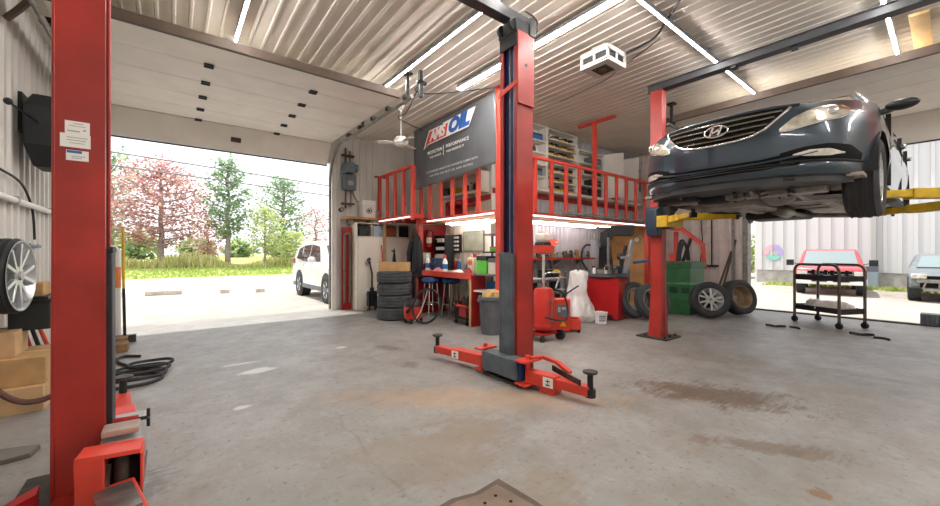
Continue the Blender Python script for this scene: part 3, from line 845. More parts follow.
# emblem: a slanted H in an oval
e0 = fp(0, .73, .03)
mb = MB(); N = 32
mb.tube([(e0.x + .006 * math.cos(2 * PI * k / N) ** 2 * 1.0, e0.y + .088 * math.cos(2 * PI * k / N), e0.z + .046 * math.sin(2 * PI * k / N)) for k in range(N)], .0075, n=8, closed=True)
emb = P('emblem', mb, chrome, car, label='chrome oval emblem with a slanted letter')
mb = MB()
for sgy in (1, -1):
    mb.bar((e0.x - .002, e0.y + sgy * .032 + .014, e0.z - .036), (e0.x - .002, e0.y + sgy * .032 - .014, e0.z + .036), .016, .012, up=(-1, 0, 0))
mb.bar((e0.x - .002, e0.y + .035, e0.z - .012), (e0.x - .002, e0.y - .035, e0.z + .012), .014, .012, up=(-1, 0, 0))
P('letter', mb, chrome, emb)
HT = [(.415, .664), (.5, .745), (.58, .79), (.66, .825), (.73, .84), (.775, .838), (.80, .80)]
HB = [(.415, .640), (.48, .645), (.56, .67), (.66, .70), (.73, .72), (.775, .755), (.80, .785)]
for sg in (1, -1):
    hl = P('headlamp', patch(.415, .80, HT, HB, .006, 30, 8, sg), lens, car, label='pale swept-back headlamp', solid=.004)
    for w_, z_, r_ in ((.70, .775, .05), (.59, .73, .038)):
        c = fp(sg * w_, z_, .004); mb = MB(); mb.ball(tuple(c), r_, (.35, .9, .75), 10); P('projector', mb, chrome if w_ > .65 else lens_fog, hl)
    P('side_reflector', patch(.745, .797, [(.745, .835), (.775, .835), (.797, .80)], [(.745, .80), (.797, .79)], .011, 8, 4, sg), amber, hl)
    mb = MB(); tt = [(.415 + .385 * k / 30) for k in range(31)]
    mb.tube([fp(sg * w_, lerp_tab(HB, w_) - .004, .008) for w_ in tt], .006, n=6); P('lamp_trim', mb, chrome, hl)
    P('fog_recess', patch(.42, .83, [(.42, .47), (.55, .505), (.68, .525), (.78, .515), (.83, .46)], [(.42, .395), (.6, .395), (.83, .39)], .004, 26, 5, sg), pitch, car)
    P('fog_lamp', patch(.49, .75, [(.49, .452), (.58, .48), (.68, .484), (.74, .458)], [(.49, .445), (.58, .432), (.68, .43), (.74, .445)], .012, 20, 5, sg), lens_fog, car, label='pale fog lamp')
    mb = MB(); mb.tube([fp(sg * w_, .398, .010) for w_ in [.42 + .42 * k / 16 for k in range(17)]], .008, n=6); P('fog_trim', mb, black, car)
IT = sym([(0, .428), (.3, .435), (.45, .46), (.53, .485)]); IB = sym([(0, .346), (.3, .35), (.53, .374)])
P('lower_intake', patch(-.53, .53, IT, IB, .005), pitch, car, label='black lower air intake')
for z0 in (.366, .386):
    mb = MB(); mb.tube([fp(-.5 + k / 24, z0, .010) for k in range(25)], .004, n=6); P('intake_slat', mb, dkmetal, car)
mb = MB(); mb.tube([fp(-.62 + 1.24 * k / 40, .405 + .06 * (abs(-.62 + 1.24 * k / 40) / .62) ** 3, .006) for k in range(41)], .008, n=6); P('bumper_crease', mb, paint, car)
# lower black skirt and splash shield
sk = MB(); out = [bpt(i, .30, -.02, 1) for i in range(len(front_o) - 18)]; out2 = [bpt(i, .30, -.02, -1) for i in range(len(front_o) - 18)]
ring = list(reversed(out2)) + out[1:]
sk.prism([(p[0], p[1], CZ + .245) for p in ring], (0, 0, .07)); P('front_skirt', sk, mat('skirt_grey', '3A3D40', .55, vary=.3), car)
# wheels, arches
for s_ in WH:
    for sg in (1, -1):
        on = (s_ == WH[0] and sg == -1)          # three wheels are off the car
        c = (s_ - 2.4, sg * .795, WZ - .01); Mx = Matrix.Rotation(PI / 2, 4, 'Z')
        M = Matrix.Translation(c) @ Mx
        if on:
            t = P('wheel', tyre_mb(WR, .215, .215).xf(M), rubber, car, local=True)
            a, b, f = rim_mb(.215, .215, sg, spokes=5, twin=True, sw=.03)
            P('rim', a.join(b).xf(M), alu, t, local=True)
        mb = MB(); mb.lathe([(.03, -sg * .12), (.07, -sg * .1), (.07, -sg * .03), (.15, -sg * .03), (.15, -sg * .005), (.07, -sg * .004), (.07, sg * .03), (.03, sg * .03)], ax='x', n=28)
        mb.bx(-.06 if sg > 0 else .0, .0 if sg > 0 else .06, .06, .15, -.09, .09)
        P('brake_disc', mb.xf(M), grease, car, local=True)
        ar = MB(); rows = []
        for k in range(17):
            q = PI * k / 16; rows.append([(CX + s_ + (ARC + .004) * math.cos(q), CY + sg * y, CZ + WZ + (ARC + .004) * math.sin(q)) for y in (.905, .58)])
        quadstrip(ar, rows); ar.add([(CX + s_ + (ARC + .004) * math.cos(PI * k / 16), CY + sg * .58, CZ + WZ + (ARC + .004) * math.sin(PI * k / 16)) for k in range(17)], [tuple(range(17))])
        P('arch_liner', ar, under_d, car)
# mirrors, handles, door lines
for sg in (1, -1):
    mb = MB(); c = Vector((CX + 1.36, CY + sg * .985, CZ + 1.0))
    mb.ball(tuple(c), .1, (.6, 1.05, .5), 10); mb.bar((CX + 1.38, CY + sg * .82, CZ + .955), (CX + 1.37, CY + sg * .95, CZ + .985), .06, .04); P('door_mirror', mb, black, car)
    for s_ in (2.42, 3.3):
        mb = MB(); y = CY + sg * .925; mb.tube([(CX + s_, y - sg * .01, CZ + .83), (CX + s_ + .03, y + sg * .022, CZ + .835), (CX + s_ + .17, y + sg * .022, CZ + .84), (CX + s_ + .2, y - sg * .01, CZ + .84)], .013); P('door_handle', mb, chrome, car)
    for s_ in (1.42, 2.6, 3.45):
        mb = MB(); mb.bx(CX + s_ - .004, CX + s_ + .004, CY + sg * .90 - .016, CY + sg * .90 + .018, CZ + .3, CZ + .95); P('door_gap', mb, under_d, car)
    mb = MB(); mb.bx(CX + 1.35, CX + 3.38, CY + sg * .84 - .05, CY + sg * .84 + .04, CZ + .255, CZ + .30); P('sill_seam', mb, under_d, car)
for sg in (1, -1):
    mb = MB(); mb.bx(CX + 4.6, CX + 4.74, CY + sg * .68 - .16, CY + sg * .68 + .12, CZ + .72, CZ + .9); P('tail_lamp', mb, mat('tail_red', '8E1B1B', .2, coat=1) if 'tail_red' not in MATS else MATS['tail_red'], car, bev=.02)
# underside
under = mat('under_pale', 'A69D90', .5, metal=.15, vary=.5, scale=9, bump=.3, bscale=30)
mb = MB(); mb.bx(CX + .42, CX + 4.5, CY - .84, CY + .84, CZ + .285, CZ + .31); mb.bx(CX + .5, CX + 1.4, CY - .5, CY + .5, CZ + .31, CZ + .7); P('floor_pan', mb, under, car)
for sg in (1, -1):
    mb = MB(); mb.bar((CX + 1.35, CY + sg * .42, CZ + .265), (CX + 3.3, CY + sg * .42, CZ + .265), .1, .05); P('frame_rail', mb, under, car, bev=.008)
mb = MB()
for s0, s1, y0, y1 in ((.52, .66, -.62, .62), (1.2, 1.34, -.55, .55)): mb.bx(CX + s0, CX + s1, CY + y0, CY + y1, CZ + .2, CZ + .28)
for sg in (1, -1): mb.bar((CX + .6, CY + sg * .45, CZ + .24), (CX + 1.27, CY + sg * .4, CZ + .24), .12, .07)
P('subframe', mb, mat('subframe_grey', '8E877E', .45, metal=.3, vary=.5, scale=8), car, bev=.012)
for sg in (1, -1):
    mb = MB(); mb.prism([(CX + .75, CY + sg * .42, CZ + .2), (CX + .98, CY + sg * .72, CZ + .21), (CX + 1.06, CY + sg * .72, CZ + .21), (CX + 1.22, CY + sg * .42, CZ + .2)], (0, 0, .035)); P('control_arm', mb, grease, car, bev=.006)
    mb = MB(); mb.cyl((CX + .95, CY + sg * .42, CZ + .32), (CX + .96, CY + sg * .74, CZ + .32), .022); mb.lathe([(.035, -.06), (.05, 0), (.03, .06)], (CX + .95, CY + sg * .5, CZ + .32), ax='y', n=14); P('drive_shaft', mb, under_d, car)
mb = MB(); mb.bx(CX + .72, CX + 1.12, CY - .1, CY + .3, CZ + .15, CZ + .3); mb.cyl((CX + .9, CY + .1, CZ + .14), (CX + .9, CY + .1, CZ + .15), .03); P('oil_pan', mb, steel_m, car, bev=.03)
mb = MB(); mb.ball((CX + .9, CY - .22, CZ + .25), .18, (1.1, .8, .6), 10); P('gearbox', mb, steel_m, car)
mb = MB(); mb.tube([(CX + .85, CY + .2, CZ + .22), (CX + 1.2, CY + .1, CZ + .19), (CX + 1.6, CY + .02, CZ + .2), (CX + 2.8, CY, CZ + .2), (CX + 3.2, CY - .15, CZ + .2), (CX + 3.9, CY - .45, CZ + .22), (CX + 4.6, CY - .5, CZ + .25)], .032); mb.lathe([(.03, -.3), (.075, -.22), (.075, .22), (.03, .3)], (CX + 2.1, CY, CZ + .2), ax='x', n=16); P('exhaust', mb, mat('exhaust_steel', '7D766C', .4, metal=.8, vary=.4), car)
mb = MB(); mb.bx(CX + 2.9, CX + 3.5, CY - .05, CY + .62, CZ + .17, CZ + .285); P('fuel_tank', mb, under_d, car, bev=.04)
for k, (s0, s1, y0, y1, z0, m) in enumerate(((1.4, 1.95, -.8, -.5, .24, under), (1.4, 2.05, .5, .8, .24, under), (1.45, 2.8, -.36, -.1, .25, steel_m), (1.5, 2.7, .12, .36, .25, steel_m), (.12, .5, -.5, .5, .262, under_d))):
    mb = MB(); mb.bx(CX + s0, CX + s1, CY + y0, CY + y1, CZ + z0, CZ + z0 + .03)
    for q in range(3): mb.bx(CX + s0 + (s1 - s0) * (.2 + .3 * q), CX + s0 + (s1 - s0) * (.26 + .3 * q), CY + y0 + .02, CY + y1 - .02, CZ + z0 - .012, CZ + z0)
    P('heat_shield' if k < 4 else 'splash_shield', mb, m, car, bev=.008)
mb = MB()
for k in range(14):
    mb = MB(); y = -.5 + R_.random() * .95; s_ = .3 + R_.random() * .6
    mb.tube([(CX + s_, CY + y, CZ + .24), (CX + s_ + .08, CY + y + .06 * (R_.random() - .5), CZ + .2), (CX + s_ + .2, CY + y + .2 * (R_.random() - .5), CZ + .24)], .008 + .012 * R_.random(), n=6); P('hose', mb, [under_d, under, rubber][k % 3], car)
mb = MB(); mb.bx(CX + .35, CX + .5, CY + .3, CY + .62, CZ + .2, CZ + .3); mb.cyl((CX + .45, CY + .66, CZ + .18), (CX + .45, CY + .66, CZ + .3), .045); mb.bx(CX + .5, CX + .62, CY + .1, CY + .34, CZ + .18, CZ + .24); P('radiator_support', mb, under_d, car, bev=.01)
# ================================================================== gallery over the back of the shop
GX, GY, GE, GZ = 4.06, 4.4, 8.87, 1.92       # corner post x, front y, right end x, floor level
gal = T('gallery', 'red-railed storage gallery built on posts over the workbenches', 'gallery', (GX + .5, GY + .4, 0))
mb = MB(); mb.bx(GX, GE, GY, YI - .03, GZ - .05, GZ); mb.bx(GX, XI - .02, YI - .03, 6.95, GZ - .05, GZ); P('deck', mb, ply, gal, bev=.003)
mb = MB(); mb.bx(3.72, XI - .02, 6.975, 8.05, GZ + .04, GZ + .09); mb.bx(3.72, 3.95, 6.55, 6.975, GZ + .04, GZ + .09); P('landing', mb, red_d, gal, bev=.003)
mb = MB(); mb.bx(GX - .02, GE, GY - .02, GY, GZ - .06, GZ + .02); mb.bx(GX - .02, GX, GY, 6.97, GZ - .06, GZ + .02); P('fascia', mb, red_b, gal)
mb = MB(); mb.bx(3.70, 3.72, 6.55, 8.05, GZ + .02, GZ + .11); mb.bx(3.72, 3.97, 6.53, 6.55, GZ + .02, GZ + .11); P('fascia', mb, red_b, gal)
# posts
def gpost(x, y, z0, z1, w=.09):
    mb = MB(); mb.bx(x - w / 2, x + w / 2, y - w / 2, y + w / 2, z0, z1); P('post', mb, red_b, gal, bev=.004)
gpost(GX + .0, GY + .0, 0, HC - .02, .1)
gpost(GX + .04, 6.92, 0, GZ - .05, .1); gpost(GE - .04, GY + .04, 0, GZ - .05, .1); gpost(3.76, 6.58, GZ + .03, 2.97, .06)
# front rail with balusters, and the tee post that reaches the ceiling
def rail(p0, p1, n, z0, z1, w=.06, first=0, at=None):
    a, b = Vector(p0), Vector(p1)
    mb = MB(); mb.bar(a + Vector((0, 0, z1)), b + Vector((0, 0, z1)), w, .05); P('handrail', mb, red_b, gal, bev=.004)
    for p in ([Vector((q[0], q[1], 0)) for q in at] if at else [a.lerp(b, k / n) for k in range(first, n + 1)]):
        mb = MB(); mb.bx(p.x - .037, p.x + .037, p.y - .02, p.y + .02, GZ - .02, z1 - .02) if abs(a.x - b.x) > .1 else mb.bx(p.x - .02, p.x + .02, p.y - .042, p.y + .042, GZ - .02, z1 - .02)
        P('baluster', mb, red_b, gal, bev=.003)
rail((GX + .06, GY, 0), (GE - .02, GY, 0), 13, GZ, 2.89, at=[(x_, GY) for x_ in (4.88, 5.31, 5.72, 6.13, 7.03, 7.43, 7.82, 8.22, 8.63)])
rail((GX, GY + .08, 0), (GX, 6.93, 0), 8, GZ, 2.97, at=[(GX, y_) for y_ in (6.8, 6.44, 6.06, 5.68, 5.30, 4.93)])
rail((3.72, 6.56, 0), (3.72, 8.03, 0), 4, GZ, 2.97, first=0)
mb = MB(); mb.bx(3.7, 3.76, 8.06, 8.12, 2.2, 2.98); mb.bx(3.62, 3.9, 8.06, 8.12, 2.97, 3.0); P('end_rail', mb, red_d, gal)
tp = MB(); tp.bx(6.59, 6.67, GY - .03, GY + .03, GZ, HC - .07); teep = P('tee_post', tp, red_b, gal, bev=.004)
tp = MB(); tp.bx(6.59, 6.67, GY - .45, GY + .38, HC - .07, HC - .026); P('tee_head', tp, red_b, teep, bev=.004)
# red boards on the wall behind the walkway
mb = MB(); mb.bx(XI, XE - .05, YI - .04, YI - .02, 2.40, 2.5); P('wall_board', mb, red_d, gal)
mb = MB(); mb.bx(XI - .04, XI - .015, YI, 6.9, 2.28, 2.38); P('wall_board', mb, red_d, gal)
mb = MB(); mb.bx(4.3, XI - .02, 6.2, 6.26, GZ, 2.25); mb.bx(4.3, XI - .02, 5.9, 6.26, 2.2, 2.25); P('step_box', mb, red_d, gal)
# bright strips along the deck edges
def strip(name, label, a, b, m, r=.012, grp=None):
    a, b = Vector(a), Vector(b)
    t = T(name, label, 'light', tuple((a + b) / 2), grp)
    h = MB(); h.bar(a + Vector((0, 0, .012)), b + Vector((0, 0, .012)), .03, .012); P('channel', h, white_g, t)
    h = MB(); h.cyl(a, b, r, n=8); P('tube', h, m, t); return t
strip('edge_light', 'thin light strip under the gallery edge above the workbench', (GX - .04, GY + .1, GZ - .035), (GX - .04, 6.5, GZ - .035), led_edge)
strip('edge_light', 'thin light strip along the edge of the stair landing', (3.68, 6.6, GZ + .045), (3.68, 8.0, GZ + .045), led_edge, .009)
strip('edge_light', 'thin light strip under the gallery edge above the tyre changer', (GX + .1, GY - .04, GZ - .035), (GE - .05, GY - .04, GZ - .035), led_edge)
for k, (y0, y1, x, lb) in enumerate(((5.0, 6.5, 4.6, 'back one of the two tubes over the workbench'), (5.0, 6.3, 4.35, 'front one of the two tubes over the workbench'))):
    strip('bench_light', lb, (x, y0, GZ - .085), (x, y1, GZ - .085), led_soft, .011, 'tubes under the gallery')
for k, (x0, x1, y, lb) in enumerate(((4.5, 7.7, 5.1, 'back one of the two tubes over the cluttered wall shelf'), (4.3, 8.2, 4.75, 'front one of the two tubes over the cluttered wall shelf'))):
    strip('bench_light', lb, (x0, y, GZ - .085), (x1, y, GZ - .085), led_soft, .011, 'tubes under the gallery')
# pipe stored along the rail
mb = MB(); mb.cyl((5.55, GY - .05, GZ + .06), (8.5, GY - .05, GZ + .045), .03, n=12); mb.cyl((5.6, GY - .06, GZ + .055), (5.7, GY - .06, GZ + .055), .045, n=12)
S('steel_pipe', mb, steel_m, 'long steel pipe lying along the foot of the front gallery rail', 'pipe')
mb = MB(); mb.bx(5.1, 5.45, GY + .1, GY + .3, GZ + .001, GZ + .05); S('bar_clamp', mb, black, 'flat black tool case lying on the gallery deck beside the pipe', 'case', bev=.01)
mb = MB(); mb.tube([(5.0 + .25 * math.sin(t * 1.2), 5.3, 2.0 + .42 * math.sin(t)) if False else (4.95 + .42 * (1 - math.cos(t)) * .5, 5.36, GZ + .02 + .42 * math.sin(t)) for t in [PI * k / 14 for k in range(15)]], .02); S('air_hose', mb, rubber, 'black hose arched against the wall behind the gallery rail', 'hose')

# ---------------- banner on the gallery
BX = GX - .06
mb = MB()
def bnf(u, v):
    y = 6.97 - u * 2.55; zt_ = 3.80 - .05 * u * 0; zb = 2.56 + .1 * u
    w = .012 * math.sin(u * 21 + v * 3) * (.3 + v) + .02 * math.sin(u * 7 - v * 4) * v + .018 * max(0, 1 - abs(u - .1 - .05 * v) / .06) * v
    return (BX - .01 - w * .8, y, zt_ + (zb - zt_) * v)
mb.grid(bnf, 60, 24)
ban_m = mat('banner_vinyl', '5A5B5E', .4, vary=.22, scale=2.2)
ban = S('banner', mb, ban_m, 'dark grey vinyl banner with a red and blue lettered logo on the gallery', 'banner', solid=.003)
def bp_(y, z, o=.03): return (BX - .012 - o, y, z)
# lettering frame: x runs right in the picture (-y), tilted parallelogram logo
def slab(par, pts, m, o, t=.004, name='logo_panel', label=None):
    mb = MB(); mb.prism([bp_(y, z, o) for y, z in pts], (-t, 0, 0)); return P(name, mb, m, par, label=label, smooth=False)
def LQ(u, v):   # logo coordinates: u along (0..1), v up (0..1)
    y = 6.39 - 1.36 * u - .08 * v; z = 3.385 + .03 * u + .245 * v
    return (y, z)
logo_w = slab(ban, [LQ(-.09, -.30), LQ(.02, -.06), LQ(.98, -.06), LQ(1.05, 1.12), LQ(.33, 1.12), LQ(.36, 1.0), LQ(-.01, 1.06), LQ(-.05, .45)], white_g, .028, name='logo', label='white slanted logo ground')
lr = mat('logo_red', 'DB4430', .5); lb_ = mat('logo_blue', '2358A6', .5)
slab(logo_w, [LQ(-.05, -.17), LQ(.03, .03), LQ(.475, .03), LQ(.47, .93), LQ(.02, .93), LQ(-.02, .4)], lr, .033, .003, 'logo_field', 'red field behind the first letters')
def word(txt, cu, cv, w, h, m, par, o, shear=.25, name='lettering', bold=.012):
    y, z = LQ(cu, cv); sl = .022
    M = frame(bp_(y, z, o), (0, -1, sl), (0, 0, 1))
    t = text_mesh(txt, h, M, shear=shear, ext=.002, bold=bold, width=w); return P(name, t, m, par, smooth=False)
word('AMS', .235, .5, .56, .27, white_g, logo_w, .040)
word('OIL', .72, .53, .62, .32, lb_, logo_w, .036, bold=.02)
def line(txt, yc, zc, w, h, m=white_g, tilt=0.036):
    M = frame(bp_(yc, zc, .034), (0, -1, tilt), (0, 0, 1)); return P('lettering', text_mesh(txt, h, M, ext=.0015, width=w), m, ban, smooth=False)
line('PROTECTION', 6.12, 3.2, .5, .085, tilt=0); line('PERFORMANCE', 5.40, 3.205, .68, .085, tilt=0)
line('THE CHOICE', 6.1, 3.105, .40, .055, tilt=0); line('YOU DESERVE IT', 5.46, 3.11, .54, .055, tilt=0)
mb = MB(); mb.bx(BX - .05, BX - .045, 5.815, 5.825, 3.07, 3.25); P('divider', mb, white_g, ban)
gl = mat('banner_small_print', 'B8BABC', .5)
line('AUTHORIZED DEALER FOR SYNTHETIC LUBRICANTS', 5.62, 2.83, 1.6, .05, gl, 0); line('ASK FOR THE BEST OIL AND FILTERS', 5.62, 2.745, 1.35, .05, gl, 0)

# ---------------- storage units on the upper wall (x from the corner, front face y = 5.2)
UF, UB = 5.19, YI - .022
def unit(x0, x1, z0, z1, shelves, label, dividers=(), back=True, t=.022):
    u = T('shelf_unit', label, 'shelf', ((x0 + x1) / 2, UF, z0), 'white storage units above the gallery walkway')
    mb = MB(); mb.bx(x0, x0 + t, UF, UB, z0, z1); mb.bx(x1 - t, x1, UF, UB, z0, z1); mb.bx(x0 + t, x1 - t, UF, UB, z1 - t, z1); mb.bx(x0 + t, x1 - t, UF, UB, z0, z0 + .06)
    for d in dividers: mb.bx(d - t / 2, d + t / 2, UF, UB, z0 + .06, z1 - t)
    mb.bx(x0 + t, x1 - t, UB - .012, UB, z0 + .06, z1 - t)
    P('carcass', mb, white_p, u)
    for z in shelves:
        mb = MB(); mb.bx(x0 + t, x1 - t, UF + .002, UB - .013, z - .01, z + .01); P('shelf', mb, white_p, u)
    return u
ZB = 2.52
sh1 = [2.82, 3.06, 3.30, 3.55]; unit(4.9, 6.12, ZB, HC - .03, sh1, 'open white shelf unit with red and blue cases, left of the yellow tools')
sh2 = [2.76, 2.96, 3.14, 3.31, 3.48, 3.65]; unit(6.14, 7.16, ZB, HC - .035, sh2, 'open white shelf unit full of yellow and black power tools')
sh3 = [2.8, 3.06, 3.32]; unit(7.18, 8.18, ZB, 3.6, sh3, 'open shelf unit with dark equipment, left of the cabinet doors')
sh4 = [2.9, 3.3]; u4 = unit(8.2, 8.95, ZB, 3.62, sh4, 'white cabinet with its first door swung open')
u5 = unit(8.97, 9.6, ZB, 3.62, sh4, 'white cabinet with its second door swung open')
unit(9.62, 10.04, ZB, 3.5, sh4, 'narrow open cabinet at the right end of the upper wall')
mb = MB(); mb.prism([(8.2, UF - .004, ZB + .05), (8.38, 4.78, ZB + .05), (8.4, 4.79, ZB + .05), (8.22, UF - .002, ZB + .05)], (0, 0, 1.05)); P('door', mb, white_p, u4)
mb = MB(); mb.prism([(8.97, UF - .004, ZB + .05), (9.12, 4.8, ZB + .05), (9.14, 4.81, ZB + .05), (8.99, UF - .002, ZB + .05)], (0, 0, 1.05)); P('door', mb, white_p, u5)
# yellow and black tools, row by row
protoY = None
def power_tool():
    o = T('power_tool', 'tmp', 'power tool', (0, 0, 0)); 
    mb = MB(); mb.tube([(-.04, 0, .03), (-.03, 0, .075), (0, 0, .10)], .016, n=6); mb.cyl((-.05, 0, .10), (.055, 0, .10), .024, n=10); P('body', mb, black, o, local=True, label='black housing')
    mb = MB(); mb.bx(-.065, .01, -.03, .03, 0, .05); P('battery', mb, tool_y, o, local=True, label='yellow battery foot')
    mb = MB(); mb.cyl((.055, 0, .10), (.085, 0, .10), .013, n=8); P('nozzle', mb, steel, o, local=True)
    return o
def tool_case():
    o = T('tool_case', 'tmp', 'case', (0, 0, 0))
    mb = MB(); mb.bx(-.062, .062, -.07, .07, 0, .06); P('case', mb, tool_y, o, local=True, bev=.006, label='yellow case')
    mb = MB(); mb.bx(-.045, .045, -.068, .06, .06, .085); mb.tube([(-.03, -.072, .05), (-.03, -.09, .05), (.03, -.09, .05), (.03, -.072, .05)], .006, n=6); P('lid', mb, black, o, local=True, bev=.006, label='black lid')
    return o
pt_, pc_ = power_tool(), tool_case()
rowname = ['on the lowest shelf', 'on the second shelf up', 'on the third shelf up', 'on the fourth shelf up', 'on the fifth shelf up', 'on the sixth shelf up', 'on the topmost shelf']
used = {'t': False, 'c': False}
zs = [ZB + .06] + [z + .01 for z in sh2]
for r, z in enumerate(zs):
    for k in range(6):
        x = 6.265 + k * .153 + R_.uniform(-.008, .008)
        kind = 'c' if ((k + r * 2) % 5 in (0, 3)) else 't'
        lab = ('yellow and black power tool ' if kind == 't' else 'yellow case with a black lid ') + rowname[r] + ' of the tool unit'
        grp = ('power tools ' if kind == 't' else 'tool cases ') + rowname[r]
        src = pt_ if kind == 't' else pc_
        loc = (x, 5.30 + R_.uniform(-.015, .015), z + .0005); rot = (0, 0, R_.uniform(-.3, .3) + (PI if R_.random() < .4 else 0))
        if kind == 'c': rot = (0, 0, R_.uniform(-.1, .1))
        if not used[kind]:
            src.location = loc; src.rotation_euler = rot; src['label'] = lab; src['group'] = grp; used[kind] = True
        else: dup(src, loc, lab, rot, grp)
# left unit: red and blue cases, bottles
def simple_box(name, label, cat, x0, x1, y0, y1, z0, z1, m, bev=.006, lid=None, grp=None, handle=None):
    o = T(name, label, cat, ((x0 + x1) / 2, (y0 + y1) / 2, z0), grp)
    zl = z1 - (z1 - z0) * .25 if lid else z1
    mb = MB(); mb.bx(x0, x1, y0, y1, z0, zl); P('body', mb, m, o, bev=bev)
    if lid:
        mb = MB(); mb.bx(x0 - .002, x1 + .002, y0 - .002, y1 + .002, zl, z1); P('lid', mb, lid, o, bev=bev)
    if handle:
        mb = MB(); xm = (x0 + x1) / 2; mb.tube([(xm - .05, y0, (z0 + zl) / 2), (xm - .05, y0 - .02, (z0 + zl) / 2), (xm + .05, y0 - .02, (z0 + zl) / 2), (xm + .05, y0, (z0 + zl) / 2)], .007, n=6); P('handle', mb, handle, o)
    return o
simple_box('parts_box', 'red box on the top shelf left of the yellow tools', 'box', 5.42, 5.62, 5.22, 5.38, 3.561, 3.72, red_d, lid=red_d)
simple_box('parts_box', 'blue box on the top shelf next to the red box', 'box', 5.68, 6.02, 5.22, 5.38, 3.561, 3.70, blue, lid=blue_d)
def can(x, y, z, r, h, m, capm, label, cat='bottle', name='bottle', grp=None, neck=.4):
    o = T(name, label, cat, (x, y, z), grp)
    mb = MB(); mb.lathe([(r * .96, 0), (r, h * .03), (r, h * .68), (r * .9, h * .76), (r * neck, h * .84), (r * neck, h * .9)], (x, y, z), n=14); P('body', mb, m, o)
    mb = MB(); mb.lathe([(r * neck * 1.15, h * .89), (r * neck * 1.15, h), (r * neck * .9, h)], (x, y, z), n=12); P('cap', mb, capm, o); return o
oilb = [can(5.35 + .12 * k, 5.29, 3.311, .042, .15, dkmetal if k % 2 else brown, white_g if k % 2 else black, 'dark bottle with a pale cap on the second shelf down, left of the tools' if k % 2 else 'brown bottle with a black cap on the second shelf down, left of the tools', grp='pale-capped bottles on the gallery shelf' if k % 2 else 'black-capped bottles on the gallery shelf') for k in range(5)]
for k in range(3): can(5.45 + .16 * k, 5.29, 3.071, .05, .14, cream, [blue, red_d, black][k], ['cream bottle with a blue cap on the middle shelf', 'cream bottle with a red cap on the middle shelf', 'cream bottle with a black cap on the middle shelf'][k])
simple_box('parts_bin', 'dark blue bin low on the shelf unit left of the tools', 'bin', 5.35, 5.62, 5.21, 5.4, 2.832, 3.0, blue_d, lid=black)
simple_box('parts_bin', 'grey bin low on the shelf unit left of the tools', 'bin', 5.68, 6.0, 5.21, 5.4, 2.832, 2.98, slate, lid=dkmetal)
for k, (z, m, lb) in enumerate(((2.581, black, 'black case at the bottom of the dark equipment unit'), (2.811, dkmetal, 'dark case on the second shelf of the dark equipment unit'), (3.071, black, 'black case on the third shelf of the dark equipment unit'), (3.331, slate, 'grey case on the top shelf of the dark equipment unit'))):
    simple_box('equipment_case', lb, 'case', 7.7, 8.12, 5.21, 5.40, z, z + .17, m, handle=steel)
simple_box('equipment_case', 'black case behind the tee post on the gallery shelf', 'case', 7.26, 7.6, 5.21, 5.40, 2.581, 2.76, dkmetal, handle=steel)
for k in range(3): can(8.6 + .11 * k, 5.29, 2.581, .045, .2, [tool_y, red_d, green_bin][k], black, ['yellow bottle behind the open cabinet door', 'red bottle behind the open cabinet door', 'green bottle behind the open cabinet door'][k])
simple_box('equipment_case', 'green case in the second open cabinet', 'case', 9.2, 9.5, 5.21, 5.4, 2.581, 2.78, green_bin, handle=black)
simple_box('equipment_case', 'tall dark case in the narrow end cabinet', 'case', 9.68, 10.0, 5.21, 5.4, 2.91, 3.25, dkmetal, handle=steel)
# units above the bench side of the gallery
u = T('shelf_unit', 'low white shelf seen through the rail under the banner', 'shelf', (4.7, 5.6, 2.42))
mb = MB(); mb.bx(4.55, XI - .02, 4.7 + .8, 6.85, 2.42, 2.46); mb.bx(4.55, XI - .02, 5.5, 6.85, 2.78, 2.82); mb.bx(4.55, XI - .02, 5.5, 5.53, 2.46, 2.78); mb.bx(4.55, XI - .02, 6.82, 6.85, 2.46, 2.78); mb.bx(XI - .03, XI - .02, 5.53, 6.82, 2.46, 2.78); P('carcass', mb, white_p, u)
simple_box('parts_box', 'yellow box on the shelf under the banner', 'box', 4.58, 4.74, 6.3, 6.5, 2.461, 2.6, tool_y)
simple_box('parts_box', 'black box on the shelf under the banner', 'box', 4.58, 4.74, 6.56, 6.78, 2.461, 2.62, black, lid=dkmetal)
for k in range(4): can(4.66, 5.62 + .13 * k, 2.461, .045, .18, [grey, black, cream, dkmetal][k], [black, red_d, black, white_g][k], ['grey bottle on the shelf under the banner', 'black red-capped bottle on the shelf under the banner', 'cream bottle on the shelf under the banner', 'dark white-capped bottle on the shelf under the banner'][k])
can(3.79, 7.0, GZ + .091, .04, .26, white_g, blue, 'white spray bottle with blue cap standing on the landing edge')
# ================================================================== workbench side, under the gallery
GU = GZ - .055
mb = MB(); mb.bx(4.16, XI - .02, 6.98, 7.0, 0, GU); S('red_partition', mb, red_d, 'dark red board wall at the far end of the workbench', 'partition')
wb = T('workbench', 'long red workbench crowded with bottles below the banner', 'workbench', (4.35, 5.95, 0))
mb = MB(); mb.bx(3.97, XI - .03, 5.02, 6.85, .86, .90); P('top', mb, mat('bench_top', '8D7F74', .6, vary=.4), wb, bev=.004)
mb = MB(); mb.bx(3.94, 3.97, 5.0, 6.87, .80, .905); P('front_rail', mb, red_b, wb, bev=.004)
mb = MB(); mb.bx(3.96, 4.28, 5.0, 5.03, 0, .86); P('end_panel', mb, red_d, wb, bev=.003)
mb = MB(); mb.bx(3.94, 3.96, 4.995, 5.035, 0, .80); P('panel_edge', mb, board_pale, wb)
mb = MB(); mb.bx(4.0, 4.7, 6.82, 6.85, 0, .86); P('end_panel', mb, red_d, wb)
